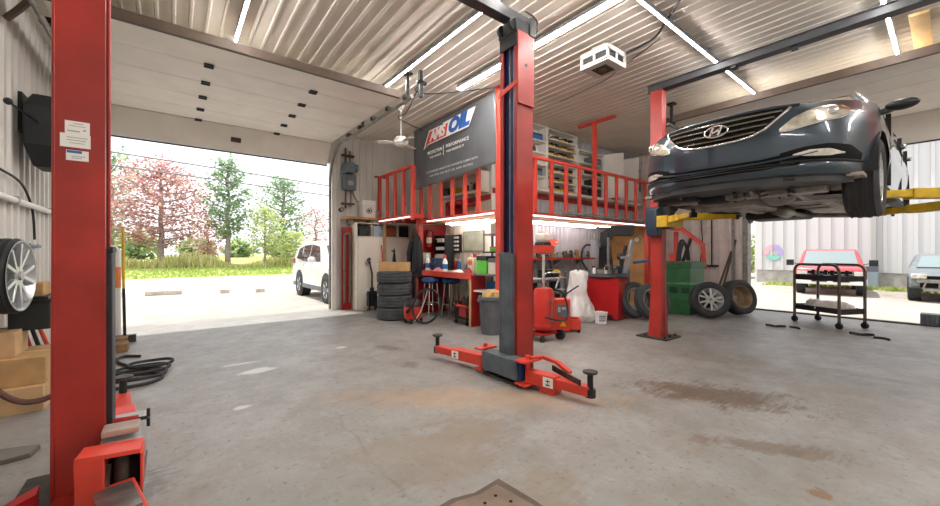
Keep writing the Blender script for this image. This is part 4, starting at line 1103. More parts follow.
for y in (5.1, 5.7): 
    mb = MB(); mb.bx(4.7, 4.76, y, y + .06, 0, .86); P('leg', mb, dkmetal, wb)
# stools
camo = mat('camo_blue', '2D66A8', .7, scale=9, col2='20242A')
def stool(x, y, label):
    o = T('bar_stool', label, 'stool', (x, y, 0), None)
    mb = MB(); mb.lathe([(0, .0), (.155, 0), (.175, .02), (.178, .05), (.165, .08), (.1, .09), (0, .092)], (x, y, .68), n=28); P('seat', mb, camo, o)
    mb = MB(); mb.lathe([(.16, .665), (.172, .67), (.172, .682), (.16, .682)], (x, y, 0), n=24, closed=True); P('seat_ring', mb, black, o)
    for k in range(4):
        q = PI / 4 + PI / 2 * k; mb = MB(); mb.tube([(x + .12 * math.cos(q), y + .12 * math.sin(q), .675), (x + .15 * math.cos(q), y + .15 * math.sin(q), .35), (x + .19 * math.cos(q), y + .19 * math.sin(q), .0)], .012); P('leg', mb, chrome, o)
    mb = MB(); mb.tube([(x + .157 * math.cos(2 * PI * k / 24), y + .157 * math.sin(2 * PI * k / 24), .27) for k in range(24)], .009, closed=True); P('foot_ring', mb, chrome, o)
stool(3.98, 6.30, 'bar stool with a blue camouflage seat, nearer the hanging black jacket'); stool(4.22, 5.95, 'bar stool with a blue camouflage seat, the one nearer the small cart')
# jacket on the post
def jf(u, v):
    a = 2 * PI * u; wv = lerp_tab([(0, .03), (.08, .10), (.25, .17), (.6, .20), (.88, .22), (.97, .19), (1, .03)], v)
    fold = 1 + .16 * math.sin(5 * a + 3 * v) * v + .08 * math.sin(11 * a - 4 * v)
    z = 1.66 - .88 * v + (.05 * math.sin(3 * a) if v > .9 else 0)
    return (3.98 + .75 * wv * fold * math.sin(a) * .42 - .02, 6.80 + wv * fold * math.cos(a), z)
jk = T('jacket', 'black jacket hanging on the post at the far end of the bench', 'jacket', (3.98, 6.80, .76))
P('jacket_body', MB().grid(jf, 44, 30), jacket_m, jk, ang=80)
for sg in (1, -1):
    mb = MB(); mb.tube([(3.92, 6.80 + sg * .12, 1.5), (3.89, 6.80 + sg * .18, 1.25), (3.9, 6.80 + sg * .19, 1.05), (3.91, 6.80 + sg * .17, .92)], [.06, .065, .06, .05], n=12); P('sleeve', mb, jacket_m, jk)
mb = MB(); mb.tube([(4.05, 6.88, 1.70), (4.0, 6.84, 1.71), (3.98, 6.80, 1.69), (3.98, 6.80, 1.62)], .008); P('hanging_loop', mb, black, jk)
# fire extinguisher on the red board
fx = T('fire_extinguisher', 'red fire extinguisher with a pale label on the dark red board', 'fire extinguisher', (4.32, 6.9, 1.38))
mb = MB(); mb.lathe([(.05, 0), (.06, .02), (.06, .27), (.045, .32), (.02, .34)], (4.32, 6.9, 1.38), n=18); P('cylinder', mb, red, fx)
mb = MB(); mb.lathe([(.061, .08), (.061, .2)], (4.32, 6.9, 1.38), n=18); P('paper_label', mb, cream, fx)
mb = MB(); mb.bx(4.29, 4.35, 6.88, 6.92, 1.72, 1.75); mb.tube([(4.34, 6.9, 1.74), (4.4, 6.87, 1.7), (4.39, 6.86, 1.5)], .01); P('valve', mb, black, fx)
mb = MB(); mb.bx(4.3, 4.34, 6.962, 6.98, 1.5, 1.6); mb.bx(4.26, 4.38, 6.955, 6.962, 1.53, 1.56); P('bracket', mb, black, fx)
mb = MB(); mb.bx(4.18, 4.40, 6.955, 6.975, 1.02, 1.26); S('notice', mb, cream, 'pale notice sheet below the fire extinguisher', 'notice', smooth=False)
# papers holder and wall items
og = T('paper_rack', 'black desk rack holding white papers at the far end of the bench', 'rack', (4.5, 6.62, .90))
mb = MB(); mb.bx(4.40, 4.62, 6.42, 6.44, .9, 1.62); mb.bx(4.40, 4.62, 6.80, 6.82, .9, 1.62); mb.bx(4.60, 4.62, 6.44, 6.80, .9, 1.62)
for z in (.9, 1.12, 1.3, 1.46, 1.6): mb.bx(4.40, 4.60, 6.44, 6.80, z, z + .015)
P('frame', mb, black, og)
for k, (z, hh) in enumerate(((1.135, .12), (1.315, .08), (1.475, .1))):
    mb = MB(); mb.bx(4.38, 4.56, 6.46, 6.78 - .05 * k, z, z + hh * .6); mb.bx(4.38, 4.5, 6.5, 6.74, z + hh * .62, z + hh * .8); P('papers', mb, white_p, og)
wo = T('tool_organizer', 'black wall panel of white-tipped sockets beside the paper rack', 'organizer', (XI - .05, 6.25, 1.26))
mb = MB(); mb.bx(XI - .06, XI - .013, 6.38, 6.72, 1.27, 1.64); P('panel', mb, black, wo, bev=.006)
for r in range(4):
    for c in range(3):
        mb = MB(); mb.cyl((XI - .06, 6.45 + .09 * c, 1.32 + .085 * r), (XI - .1, 6.45 + .09 * c, 1.32 + .085 * r), .024, n=10); P('socket', mb, white_g, wo)
ob = T('wall_board', 'pale green-grey board on the wall above the laptop', 'board', (XI - .03, 6.0, 1.30))
mb = MB(); mb.bx(XI - .035, XI - .014, 5.66, 6.3, 1.3, 1.68); P('panel', mb, mat('board_green', 'A7AC98', .4, vary=.25, scale=4), ob)
mb = MB(); mb.bx(XI - .04, XI - .014, 5.645, 5.66, 1.285, 1.695); mb.bx(XI - .04, XI - .014, 6.3, 6.315, 1.285, 1.695); mb.bx(XI - .04, XI - .014, 5.66, 6.3, 1.68, 1.695); mb.bx(XI - .04, XI - .014, 5.66, 6.3, 1.285, 1.3); P('frame', mb, steel_m, ob)
def lump(name, label, cat, x, y, z, rx, ry, h, m, seed, group=None):
    rr = random.Random(seed); ph = [rr.uniform(0, 6) for _ in range(8)]
    def f(u, v):
        a = 2 * PI * u; q = PI / 2 * v
        w_ = 1 + .13 * math.sin(2 * a + ph[0] + 3 * v) + .09 * math.sin(5 * a + ph[1] - 5 * v) + .05 * math.sin(11 * a + ph[2] + 9 * v)
        r = math.cos(q) ** .6 if v < 1 else 0
        return (x + rx * r * w_ * math.cos(a), y + ry * r * w_ * math.sin(a), z + h * math.sin(q) * (1 + .18 * math.sin(3 * a + ph[3]) * math.cos(q) + .1 * math.sin(7 * a + ph[4])* math.cos(q)))
    mb = MB().grid(f, 48, 14); mb.add([f(k / 48, 0) for k in range(48)], [tuple(range(48))])
    return S(name, mb, m, label, cat, group, org=(x, y, z), ang=80)
# things on the bench
BT = .9005
def spray(x, y, z, r, h, m, head, label, band=None):
    o = T('spray_bottle', label, 'spray bottle', (x, y, z))
    mb = MB(); mb.lathe([(r * .95, 0), (r, .01), (r, h * .55), (r * .75, h * .68), (r * .35, h * .78), (r * .35, h * .82)], (x, y, z), n=16); P('body', mb, m, o)
    if band: mb = MB(); mb.lathe([(r * 1.01, h * .15), (r * 1.01, h * .45)], (x, y, z), n=16); P('paper_label', mb, band, o)
    mb = MB(); mb.lathe([(r * .45, h * .81), (r * .45, h * .88)], (x, y, z), n=10); mb.bx(x - .045, x + .02, y - .014, y + .014, z + h * .88, z + h); mb.bar((x - .03, y, z + h * .88), (x - .045, y, z + h * .74), .012, .008); P('trigger', mb, head, o); return o
spray(4.1, 5.98, BT, .05, .31, white_g, mat('spray_red', 'C8434A', .4), 'white spray bottle with a red trigger in the middle of the bench', blue)
spray(4.1, 6.60, BT, .055, .33, white_g, white_g, 'white bottle with blue label beside the dark blue bucket', blue)
bk = T('bucket', 'dark blue bucket on the far end of the bench', 'bucket', (4.22, 6.42, BT))
mb = MB(); mb.lathe([(.0, .005), (.12, .0), (.15, .22), (.157, .225), (.157, .245), (.145, .245), (.115, .02), (0, .02)], (4.22, 6.40, BT), n=24); P('pail', mb, blue_d, bk)
mb = MB(); mb.tube([(4.22 - .0 + .155 * math.cos(t), 6.40 + .0, BT + .21 - .12 * math.sin(t)) if False else (4.065 - .03 * math.sin(t), 6.40 + .15 * math.cos(t), BT + .21 - .1 * math.sin(t)) for t in [PI * k / 12 for k in range(13)]], .005, n=6); P('wire_handle', mb, steel, bk)
def cloth(name, label, cat, x, y, z, rx, ry, h, m, seed, group=None):
    rr = random.Random(seed); ph = [rr.uniform(0, 6) for _ in range(6)]
    def f(u, v):
        a = 2 * PI * u; q = v
        w_ = 1 + .25 * math.sin(3 * a + ph[0]) + .12 * math.sin(7 * a + ph[1])
        zz = h * (1 - q ** 2) * (.75 + .25 * math.sin(4 * a + ph[2] + 5 * q)) + .003
        return (x + rx * q * w_ * math.cos(a), y + ry * q * w_ * math.sin(a), z + max(.003, zz))
    mb = MB().grid(f, 36, 10); mb.add([f(k / 36, 1) for k in range(36)], [tuple(range(36))])
    return S(name, mb, m, label, cat, group, ang=80)
cloth('rag', 'crumpled pink rag on the bench', 'rag', 4.07, 6.16, BT, .08, .11, .07, pink, 3)
cloth('rag', 'crumpled red rag at the near end of the bench', 'rag', 4.03, 5.16, BT, .05, .1, .1, mat('rag_red', 'A93A40', .9), 5)
cloth('paper_towel', 'crumpled pale paper towel in front of the laptop', 'paper towel', 4.1, 5.55, BT, .08, .13, .05, white_p, 8)
lt = T('laptop', 'open black laptop on the bench under the green-grey board', 'laptop', (4.42, 5.75, BT))
mb = MB(); mb.bx(4.28, 4.5, 5.55, 5.9, BT, BT + .018); P('base', mb, black, lt, bev=.003)
mb = MB(); mb.prism([(4.5, 5.55, BT + .018), (4.6, 5.55, BT + .23), (4.61, 5.55, BT + .225), (4.51, 5.55, BT + .015)], (0, .35, 0)); P('screen', mb, blue_d, lt)
jg = T('jug', 'cream plastic jug with an orange label at the near end of the bench', 'jug', (4.2, 5.24, BT))
mb = MB(); mb.bx(4.12, 4.29, 5.14, 5.33, BT, BT + .27); P('body', mb, mat('jug_cream', 'DCD0B8', .4), jg, bev=.03)
mb = MB(); mb.cyl((4.2, 5.2, BT + .27), (4.2, 5.2, BT + .33), .035); P('cap', mb, orange_red, jg)
mb = MB(); mb.bx(4.117, 4.12, 5.17, 5.29, BT + .14, BT + .22); P('paper_label', mb, mat('label_orange', 'D9772E', .5), jg)
mb = MB(); mb.tube([(4.2, 5.26, BT + .26), (4.2, 5.31, BT + .33), (4.2, 5.36, BT + .22), (4.2, 5.33, BT + .12)], .014); P('handle', mb, MATS['jug_cream'], jg)
for k in range(3): can(4.45 + .1 * k, 5.1, BT, .04, .2, [grey, black, steel_m][k], [red_d, tool_y, blue][k], ['grey bottle with a red cap behind the cream jug', 'black bottle with a yellow cap behind the cream jug', 'silver bottle with a blue cap behind the cream jug'][k])
for k in range(2): can(4.66, 6.28 + .12 * k, BT, .045, .22, [blue, red_d][k], white_g, ['blue bottle with a white cap behind the bucket', 'red bottle with a white cap behind the bucket'][k])
# rack at the near end
rk = T('steel_rack', 'grey steel rack with chargers between the bench and the corner post', 'rack', (4.5, 4.72, 0))
for x in (4.4, 4.74):
    for y in (4.49, 4.96):
        mb = MB(); mb.bx(x - .015, x + .015, y - .015, y + .015, 0, 1.75); P('upright', mb, grey, rk)
for z, m in ((.60, white_p), (.88, steel_m), (1.25, black), (1.55, steel_m), (.2, steel_m)):
    mb = MB(); mb.bx(4.0 if .3 < z < 1 else 4.2, 4.76, 4.48, 4.985, z, z + .025); P('shelf', mb, m, rk)
o = simple_box('battery_charger', 'lime green charger with a black top on the rack, beside the jug', 'charger', 4.05, 4.26, 4.72, 4.97, .906, 1.2, lime, lid=black, handle=black)
o = simple_box('battery_charger', 'small lime green charger on the upper rack shelf', 'charger', 4.25, 4.4, 4.72, 4.86, 1.276, 1.36, lime, lid=orange_red)
simple_box('tool_box', 'blue tool box under the green charger, on the white rack shelf', 'box', 4.24, 4.5, 4.7, 4.95, .626, .76, blue, handle=steel)
simple_box('spare_box', 'white box on the upper rack shelf next to the corner post', 'box', 4.25, 4.4, 4.52, 4.66, 1.276, 1.4, white_p, lid=black)
simple_box('spare_box', 'cream box on the rack beside the green charger', 'box', 4.06, 4.24, 4.5, 4.68, .906, 1.16, cream, lid=grey)
simple_box('spare_box', 'tall cream box on the top rack shelf', 'box', 4.3, 4.5, 4.66, 4.9, 1.576, 1.75, cream)
simple_box('spare_box', 'yellow-brown carton on the white rack shelf behind the bin', 'box', 4.26, 4.5, 4.52, 4.68, .626, .72, board_pale)
simple_box('spare_box', 'dark red box low on the rack behind the grey bin', 'box', 4.3, 4.7, 4.55, 4.9, .226, .5, red_d)
# round grey dustbin
gc = T('dustbin', 'round grey ribbed plastic dustbin beside the middle lift post', 'bin', (3.92, 4.42, 0))
mb = MB(); n = 36; pr = [(.0, .012), (.165, .0), (.17, .02), (.20, .5), (.205, .52), (.222, .53), (.224, .575), (.215, .585), (.195, .57), (.16, .05), (0, .04)]
mb.lathe(pr, (3.92, 4.42, 0), n=n); P('body', mb, grey, gc)
for k in range(12):
    q = 2 * PI * k / 12; mb = MB(); mb.bar((3.92 + .172 * math.cos(q), 4.42 + .172 * math.sin(q), .04), (3.92 + .202 * math.cos(q), 4.42 + .202 * math.sin(q), .5), .012, .012); P('rib', mb, grey, gc)
mb = MB(); mb.bx(3.68, 3.72, 4.40, 4.5, .5, .54); P('grip', mb, grey, gc); mb = MB(); mb.bx(4.12, 4.16, 4.36, 4.46, .5, .54); P('grip', mb, grey, gc)
lump('bag_of_rubbish', 'tan bag bulging out of the round grey dustbin', 'bag', 3.95, 4.44, .55, .14, .15, .13, mat('bag_tan', 'C7A36A', .7, bump=.5, bscale=15), 12)
# small cart under the bench
sc = T('small_cart', 'small black cart with a red tray, under the bench', 'cart', (4.12, 5.3, 0))
for x in (3.98, 4.24):
    for y in (5.14, 5.46):
        mb = MB(); mb.tube([(x, y, .07), (x, y, .42)], .012); mb.cyl((x, y - .015, .035), (x, y + .015, .035), .035, n=12); P('leg', mb, black, sc)
for z in (.1, .30): 
    mb = MB(); mb.bx(3.96, 4.26, 5.12, 5.48, z, z + .03); P('tray', mb, [dkmetal, red_b][z > .2], sc, bev=.004)
simple_box('tool_box', 'pinkish red box on the lower tray of the small cart', 'box', 4.0, 4.2, 5.2, 5.4, .1305, .28, mat('box_pink', 'C4484C', .5), handle=black)
can(4.1, 5.25, .3305, .05, .17, black, grey, 'black bottle on the red tray of the small cart'); can(4.1, 5.38, .3305, .05, .14, brown, black, 'brown bottle on the red tray of the small cart')
simple_box('bag', 'black bag on the floor below the bench', 'bag', 4.45, 4.7, 5.8, 6.15, 0, .28, black, handle=black)
# shop vacuum with its hose
vc = T('shop_vacuum', 'round red shop vacuum in front of the stacked tyres', 'vacuum', (3.4, 5.98, 0))
mb = MB(); mb.lathe([(0, .07), (.14, .07), (.16, .1), (.165, .3), (.15, .34)], (3.4, 5.98, 0), n=28); P('tank', mb, orange_red, vc)
mb = MB(); mb.lathe([(.17, .3), (.172, .33), (.15, .38), (.10, .43), (0, .44)], (3.4, 5.98, 0), n=28); P('motor_head', mb, black, vc)
mb = MB(); mb.cyl((3.26, 5.9, .22), (3.23, 5.88, .22), .035, n=12); P('inlet', mb, black, vc)
for k in range(4):
    q = PI / 4 + PI / 2 * k; mb = MB(); mb.cyl((3.4 + .15 * math.cos(q) - .015, 5.98 + .15 * math.sin(q), .03), (3.4 + .15 * math.cos(q) + .015, 5.98 + .15 * math.sin(q), .03), .03, n=12); mb.bx(3.4 + .15 * math.cos(q) - .02, 3.4 + .15 * math.cos(q) + .02, 5.98 + .15 * math.sin(q) - .02, 5.98 + .15 * math.sin(q) + .02, .055, .08); P('caster', mb, black, vc)
hp = [(3.23, 5.88, .22)] + [(3.47 + .05 * math.sin(t) + .23 * math.cos(t) * .8, 5.62 - .15 * math.cos(t), .33 + .29 * math.sin(t)) for t in [PI * (.95 - .1 * k) for k in range(21)]]
mb = MB(); mb.tube(hp, .019); P('hose', mb, black, vc)
mb = MB(); mb.tube([(3.3, 5.78, .03), (3.35, 5.6, .28), (3.42, 5.5, .62)], .014); P('wand', mb, chrome, vc)
# stacked tyres with a carton on top
tyres = []
tp_mb = tyre_mb(.335, .205, .225, ax='z', n=60)
names = ['lowest of the four stacked tyres below the carton', 'second tyre up in the stack below the carton', 'third tyre up in the stack below the carton', 'topmost of the four stacked tyres, right below the carton']
for k in range(4):
    x, y, z = 3.36 + R_.uniform(-.012, .012), 6.62 + R_.uniform(-.012, .012), .001 + .226 * k
    if k == 0:
        o = mesh_obj('tyre', tp_mb, rubber_l, (0, 0, -.1125)); o.location = (x, y, z); tag(o, names[0], 'tyre', 'stacked tyres'); ty0 = o
    else: o = dup(ty0, (x, y, z), names[k], (0, 0, R_.random() * 3))
cb = T('carton', 'brown carton lying on top of the four stacked tyres', 'carton', (3.36, 6.62, .906))
Mb = Matrix.Translation((3.36, 6.6, .906)) @ Matrix.Rotation(-.62, 4, 'Z')
mb = MB(); mb.bx(-.28, .28, -.17, .17, 0, .17); P('box', mb.xf(Mb), board_tan, cb, bev=.003)
mb = MB(); mb.bx(-.281, .281, -.025, .025, .168, .1715); P('tape', mb.xf(Mb), board_pale, cb)
# white cupboard with pigeon holes
cu = T('cupboard', 'white cupboard with pigeon holes along its top, behind the stacked tyres', 'cupboard', (3.83, 8.2, 0))
mb = MB(); mb.bx(3.16, 4.5, 8.0, 8.4, 0, 1.62); mb.bx(3.16, 4.5, 8.38, 8.4, 1.62, 1.92); mb.bx(3.16, 4.5, 8.0, 8.38, 1.90, 1.92)
for x in (3.16, 3.5, 3.83, 4.15, 4.48): mb.bx(x, x + .02, 8.0, 8.38, 1.62, 1.90)
P('carcass', mb, cream, cu, bev=.002)
mb = MB(); mb.bx(3.2, 3.84, 7.985, 8.0, .06, 1.58); P('door', mb, mat('cupboard_door', 'EFE8DA', .5), cu, bev=.002); mb = MB(); mb.bx(3.86, 4.46, 7.985, 8.0, .06, 1.58); P('door', mb, MATS['cupboard_door'], cu, bev=.002)
for k, (x, m, h_, lb) in enumerate(((3.22, black, .18, 'black case in the leftmost pigeon hole'), (3.56, mat('pale_blue', 'A9BDCC', .5), .2, 'pale blue box in the second pigeon hole'), (3.88, mat('tan_box', 'A86A3C', .6), .19, 'orange-brown box in the third pigeon hole'), (4.2, dkmetal, .2, 'dark box in the rightmost pigeon hole'))):
    simple_box('storage_box', lb, 'box', x, x + .24, 8.03, 8.3, 1.6205, 1.62 + h_ + .04, m, lid=m)
mb = MB(); mb.bx(3.76, 3.82, 7.93, 7.97, 0, 1.9); S('timber_post', mb, board_pale, 'upright pale timber in front of the white cupboard', 'timber', bev=.003)
# trolley jack standing upright against the cupboard
tj = T('trolley_jack', 'black jack stood on end with its handle up, before the white cupboard', 'jack', (3.42, 7.8, 0))
mb = MB(); mb.bx(3.32, 3.36, 7.74, 7.84, .02, .42); mb.bx(3.48, 3.52, 7.74, 7.84, .02, .42); mb.bx(3.32, 3.52, 7.76, 7.82, .1, .2); P('chassis', mb, black, tj, bev=.006)
mb = MB(); mb.cyl((3.42, 7.8, .15), (3.42, 7.8, .5), .045); mb.tube([(3.42, 7.8, .45), (3.44, 7.84, .8), (3.40, 7.88, 1.05)], .022); mb.tube([(3.40, 7.88, 1.02), (3.38, 7.9, 1.1), (3.42, 7.9, 1.13)], .035); P('handle', mb, black, tj)
for x in (3.30, 3.54):
    for z in (.05,): 
        mb = MB(); mb.cyl((x - .02, 7.79, z), (x + .02, 7.79, z), .05, n=16); P('wheel', mb, steel, tj)
mb = MB(); mb.cyl((3.3, 7.82, .36), (3.54, 7.82, .36), .025); P('axle', mb, steel, tj)
mb = MB(); mb.lathe([(.075, 0), (.06, .02), (.012, .42), (.01, .45)], (4.02, 7.93, .9), n=18); mb.bx(3.98, 4.06, 7.96, 7.985, 1.28, 1.31); S('funnel', mb, black, 'slim black cone hung upside down on the cupboard door', 'funnel')
br = T('broom', 'thin broom with a red handle leaning on the white cupboard', 'broom', (3.7, 7.7, 0))
mb = MB(); mb.tube([(3.7, 7.66, .1), (3.72, 7.96, 1.42)], .013); P('handle', mb, red_b, br); mb = MB(); mb.bx(3.6, 3.8, 7.63, 7.69, .0, .11); P('head', mb, dkmetal, br)
# red panel with hanging strap, left of the cupboard
rp = T('belt_board', 'tall red board with a hanging grey belt, beside the left door jamb', 'board', (3.03, 8.3, 0))
mb = MB(); mb.bx(2.93, 3.15, 8.28, 8.32, 0.0, 1.82); P('board', mb, red_d, rp, bev=.004)
mb = MB(); mb.cyl((3.02, 8.28, 1.66), (3.02, 8.2, 1.68), .012); P('peg', mb, steel, rp)
mb = MB(); mb.tube([(2.97, 8.23, .16), (2.97, 8.23, 1.5), (2.99, 8.23, 1.66), (3.03, 8.23, 1.70), (3.07, 8.23, 1.66), (3.09, 8.23, 1.5), (3.09, 8.23, .16)], .026); S('belt', mb, mat('belt_grey', '6B6A5C', .7, vary=.3), 'long grey-green belt looped over the peg of the red board', 'belt')
# wall above: timber shelf, white box, electric panel
ps = T('timber_shelf', 'short timber shelf on the wall right of the left door', 'shelf', (3.35, 8.3, 1.96))
mb = MB(); mb.bx(2.98, 3.68, 8.1, 8.46, 2.0, 2.05); P('plank', mb, mat('plank', 'C08F52', .65, vary=.3, scale=5), ps, bev=.003)
for x in (3.1, 3.55): 
    mb = MB(); mb.bx(x, x + .03, 8.2, 8.46, 1.9, 2.0); P('bracket', mb, steel_m, ps)
wbx = simple_box('white_box', 'white box with a black emblem at the foot of the landing rail', 'box', 3.36, 3.66, 8.14, 8.40, 2.0505, 2.44, white_p, lid=white_g)
mb = MB(); mb.tube([(3.5, 8.135, 2.26), (3.44, 8.135, 2.2), (3.5, 8.135, 2.15), (3.57, 8.135, 2.2), (3.52, 8.135, 2.28)], .008); mb.bx(3.48, 3.53, 8.13, 8.139, 2.18, 2.23); P('emblem', mb, black, wbx)
ep = T('electric_panel', 'grey electric motor box on the wall right of the left door', 'electric box', (3.12, 8.4, 2.6))
mb = MB(); mb.bx(2.99, 3.26, 8.26, 8.46, 2.66, 3.0); P('enclosure', mb, mat('panel_grey', '66727B', .5), ep, bev=.01)
mb = MB(); mb.bx(3.0, 3.2, 8.2, 8.46, 3.03, 3.26); mb.cyl((2.97, 8.32, 3.16), (3.3, 8.32, 3.16), .09, n=18); P('motor', mb, MATS['panel_grey'], ep, bev=.008)
mb = MB(); mb.bx(3.07, 3.18, 8.252, 8.26, 2.76, 2.86); P('plate', mb, grey_l, ep)
mb = MB(); mb.cyl((3.06, 8.4, 3.26), (3.06, 8.4, 3.6), .02); mb.cyl((3.16, 8.4, 3.26), (3.16, 8.4, 3.55), .014); P('conduit', mb, trim_m, ep); mb = MB(); mb.cyl((3.06, 8.4, 2.25), (3.06, 8.4, 2.66), .02); mb.cyl((3.18, 8.4, 2.3), (3.18, 8.4, 2.66), .014); mb.bx(2.98, 3.26, 8.38, 8.46, 2.34, 2.38); P('conduit', mb, trim_m, ep); mb = MB(); mb.bx(2.98, 3.26, 8.38, 8.46, 3.42, 3.46); P('strap', mb, trim_m, ep)
mb = MB(); mb.tube([(3.22, 8.43, 2.66), (3.3, 8.43, 2.5), (3.45, 8.43, 2.35), (3.55, 8.43, 2.5)], .008); P('cord', mb, black, ep)
ga = T('round_gauge', 'small round grey gauge below the electric motor box', 'gauge', (2.98, 8.42, 2.18))
mb = MB(); mb.cyl((2.98, 8.499, 2.22), (2.98, 8.40, 2.22), .05, n=20); P('case', mb, dkmetal, ga); mb = MB(); mb.cyl((2.98, 8.401, 2.22), (2.98, 8.396, 2.22), .038, n=20); P('dial', mb, grey_l, ga)

# ================================================================== tyre changing bay, under the gallery front
def rotbox(c, a): return Matrix.Translation(c) @ Matrix.Rotation(a, 4, 'Z')
# shelf on the wall with small metal clutter
ws_ = T('wall_shelf', 'red-edged wall shelf full of small metal parts, behind the tyre changer', 'shelf', (6.8, 5.3, 1.1))
mb = MB(); mb.bx(5.6, 7.75, 5.14, 5.42, 1.12, 1.14); P('board', mb, steel_m, ws_); mb = MB(); mb.bx(5.6, 7.75, 5.12, 5.14, 1.105, 1.15); P('edge', mb, red_d, ws_)
for x in (5.8, 6.6, 7.4): 
    mb = MB(); mb.prism([(x, 5.42, .98), (x, 5.42, 1.12), (x, 5.16, 1.12)], (.02, 0, 0)); P('bracket', mb, steel_m, ws_)
kinds = [('steel_flange', steel, 'steel'), ('brass_fitting', mat('brass_d', '8F7448', .4, metal=.6), 'brownish'), ('black_adapter', black, 'black'), ('steel_hub', grease, 'greasy')]
pos = ['at the left end of', 'near the left end of', 'left of the middle of', 'just left of the middle of', 'in the middle of', 'just right of the middle of', 'right of the middle of', 'near the right end of', 'close to the right end of', 'at the right end of']
for k in range(10):
    nm, m, w_ = kinds[(k * 3) % 4]; x = 5.72 + .215 * k; y = 5.26; z = 1.1405; r = .065 + .018 * ((k * 7) % 3)
    o = T(nm, '%s machine part standing %s the wall shelf' % (w_, pos[k]), 'machine part', (x, y, z))
    mb = MB(); mb.lathe([(r, 0), (r * 1.05, .03), (r * .7, .04), (r * .6, .10 + .015 * (k % 4)), (r * .4, .13 + .02 * (k % 4))], (x, y, z), n=16); P('flange', mb, m, o)
    mb = MB(); mb.cyl((x - r * .8, y - .02, z + .1), (x + r * .9, y + .02, z + .11 + .02 * (k % 3)), .016, n=10); P('pin', mb, [steel, black, m][k % 3], o)
    if k < 9:
        xb = x + .108; o = T('steel_bracket', 'small %s bracket lying between machine parts %s the wall shelf' % (['rusty', 'pale', 'dark'][k % 3], pos[k]), 'bracket', (xb, y + .03, z))
        bm_ = [board_pale, cream, dkmetal][k % 3]; mb = MB(); mb.bx(xb - .03, xb + .03, y - .03, y + .08, z, z + .02); mb.bx(xb - .03, xb - .012, y - .03, y + .08, z + .02, z + .07 + .03 * (k % 2)); P('plate', mb, bm_, o, bev=.003)
        mb = MB(); mb.cyl((xb, y + .02, z + .02), (xb, y + .02, z + .1 + .02 * (k % 3)), .013, n=8); P('bolt', mb, steel, o)
# hanging rail with hoses, and a low rack of batteries and jacks
hr = T('hook_rail', 'thin steel rail with hooks on the ribbed wall left of the tyre changer', 'rail', (6.0, 5.38, .9))
mb = MB(); mb.cyl((5.2, 5.36, .94), (6.9, 5.36, .94), .012); mb.bx(5.3, 5.33, 5.36, 5.43, .93, .95); mb.bx(6.7, 6.73, 5.36, 5.43, .93, .95); P('rod', mb, steel, hr)
for k in range(5): 
    mb = MB(); x = 5.4 + .3 * k; mb.tube([(x, 5.36, .95), (x, 5.33, .93), (x, 5.33, .86), (x, 5.31, .85)], .006); P('hook', mb, steel, hr)
mb = MB(); mb.tube([(6.25 + .14 * math.cos(t), 5.31, .98 + .13 * math.sin(t)) for t in [PI * k / 12 for k in range(13)]] , .014); mb.tube([(6.11, 5.31, .98), (6.12, 5.31, .6)], .014); mb.tube([(6.39, 5.31, .98), (6.38, 5.31, .65)], .014)
S('looped_hose', mb, rubber, 'thin dark hose looped over the hook rail under the wall shelf', 'hose')
lr_ = T('low_rack', 'low steel rack of dark batteries behind the red charger', 'rack', (5.7, 5.05, 0))
for x in (5.1, 6.3):
    for y in (4.86, 5.26):
        mb = MB(); mb.bx(x - .015, x + .015, y - .015, y + .015, 0, .86); P('upright', mb, steel_m, lr_)
for z in (.25, .5, .74): 
    mb = MB(); mb.bx(5.08, 6.32, 4.84, 5.28, z, z + .02); P('shelf', mb, grey_l, lr_)
def battery(x, y, z, m, label, grp):
    o = T('car_battery', label, 'battery', (x, y, z), grp)
    mb = MB(); mb.bx(x - .11, x + .11, y - .08, y + .08, z, z + .15); P('case', mb, m, o, bev=.006)
    for d in (-.07, .07): mb = MB(); mb.cyl((x + d, y, z + .15), (x + d, y, z + .168), .012, n=8); P('terminal', mb, steel, o)
    return o
for r, z in enumerate((.2705, .5205, .7605)):
    for k in range(4):
        if r == 2 and k in (0, 1): continue
        battery(5.28 + .28 * k, 5.02, z, black if (k + r) % 2 else dkmetal, '%s car battery on the %s shelf of the low rack' % ('black' if (k + r) % 2 else 'charcoal', ['bottom', 'middle', 'top'][r]), 'batteries %d' % (r * 2 + (k + r) % 2))
# the tyre changer
A = .24; MT = rotbox((6.26, 4.36, 0), -1.33)      # local x along the left face, local y to the right/back
def tc(mb): return mb.xf(MT)
tch = T('tyre_changer', 'red tyre changing machine with a black turntable and swing arm', 'tyre changer', (6.6, 4.15, 0))
mb = MB(); mb.bx(0, .62, 0, .62, .02, .78); P('cabinet', tc(mb), mat('changer_red', 'B5181C', .35, vary=.1), tch, bev=.012)
mb = MB(); mb.bx(.615, .63, .05, .57, .5, .7); P('front_panel', tc(mb), red_b, tch, bev=.004)
mb = MB(); mb.lathe([(.0, .86), (.33, .86), (.36, .84), (.37, .80), (.33, .775), (.2, .77)], (0, 0, 0), n=32); mb.v = [(p[0] * 1.15 + .3, p[1] + .3, p[2]) for p in mb.v]; P('drip_tray', tc(mb), mat('changer_dark', '33373B', .45), tch)
mb = MB(); mb.cyl((.3, .26, .86), (.3, .26, .93), .22, n=28); P('turntable', tc(mb), steel_m, tch)
for k in range(4):
    q = PI / 2 * k + .4; mb = MB(); mb.bar((.3 + .08 * math.cos(q), .26 + .08 * math.sin(q), .945), (.3 + .24 * math.cos(q), .26 + .24 * math.sin(q), .945), .06, .03); mb.bar((.3 + .22 * math.cos(q), .26 + .22 * math.sin(q), .93), (.3 + .22 * math.cos(q), .26 + .22 * math.sin(q), 1.0), .05, .04); P('jaw', tc(mb), dkmetal, tch, bev=.004)
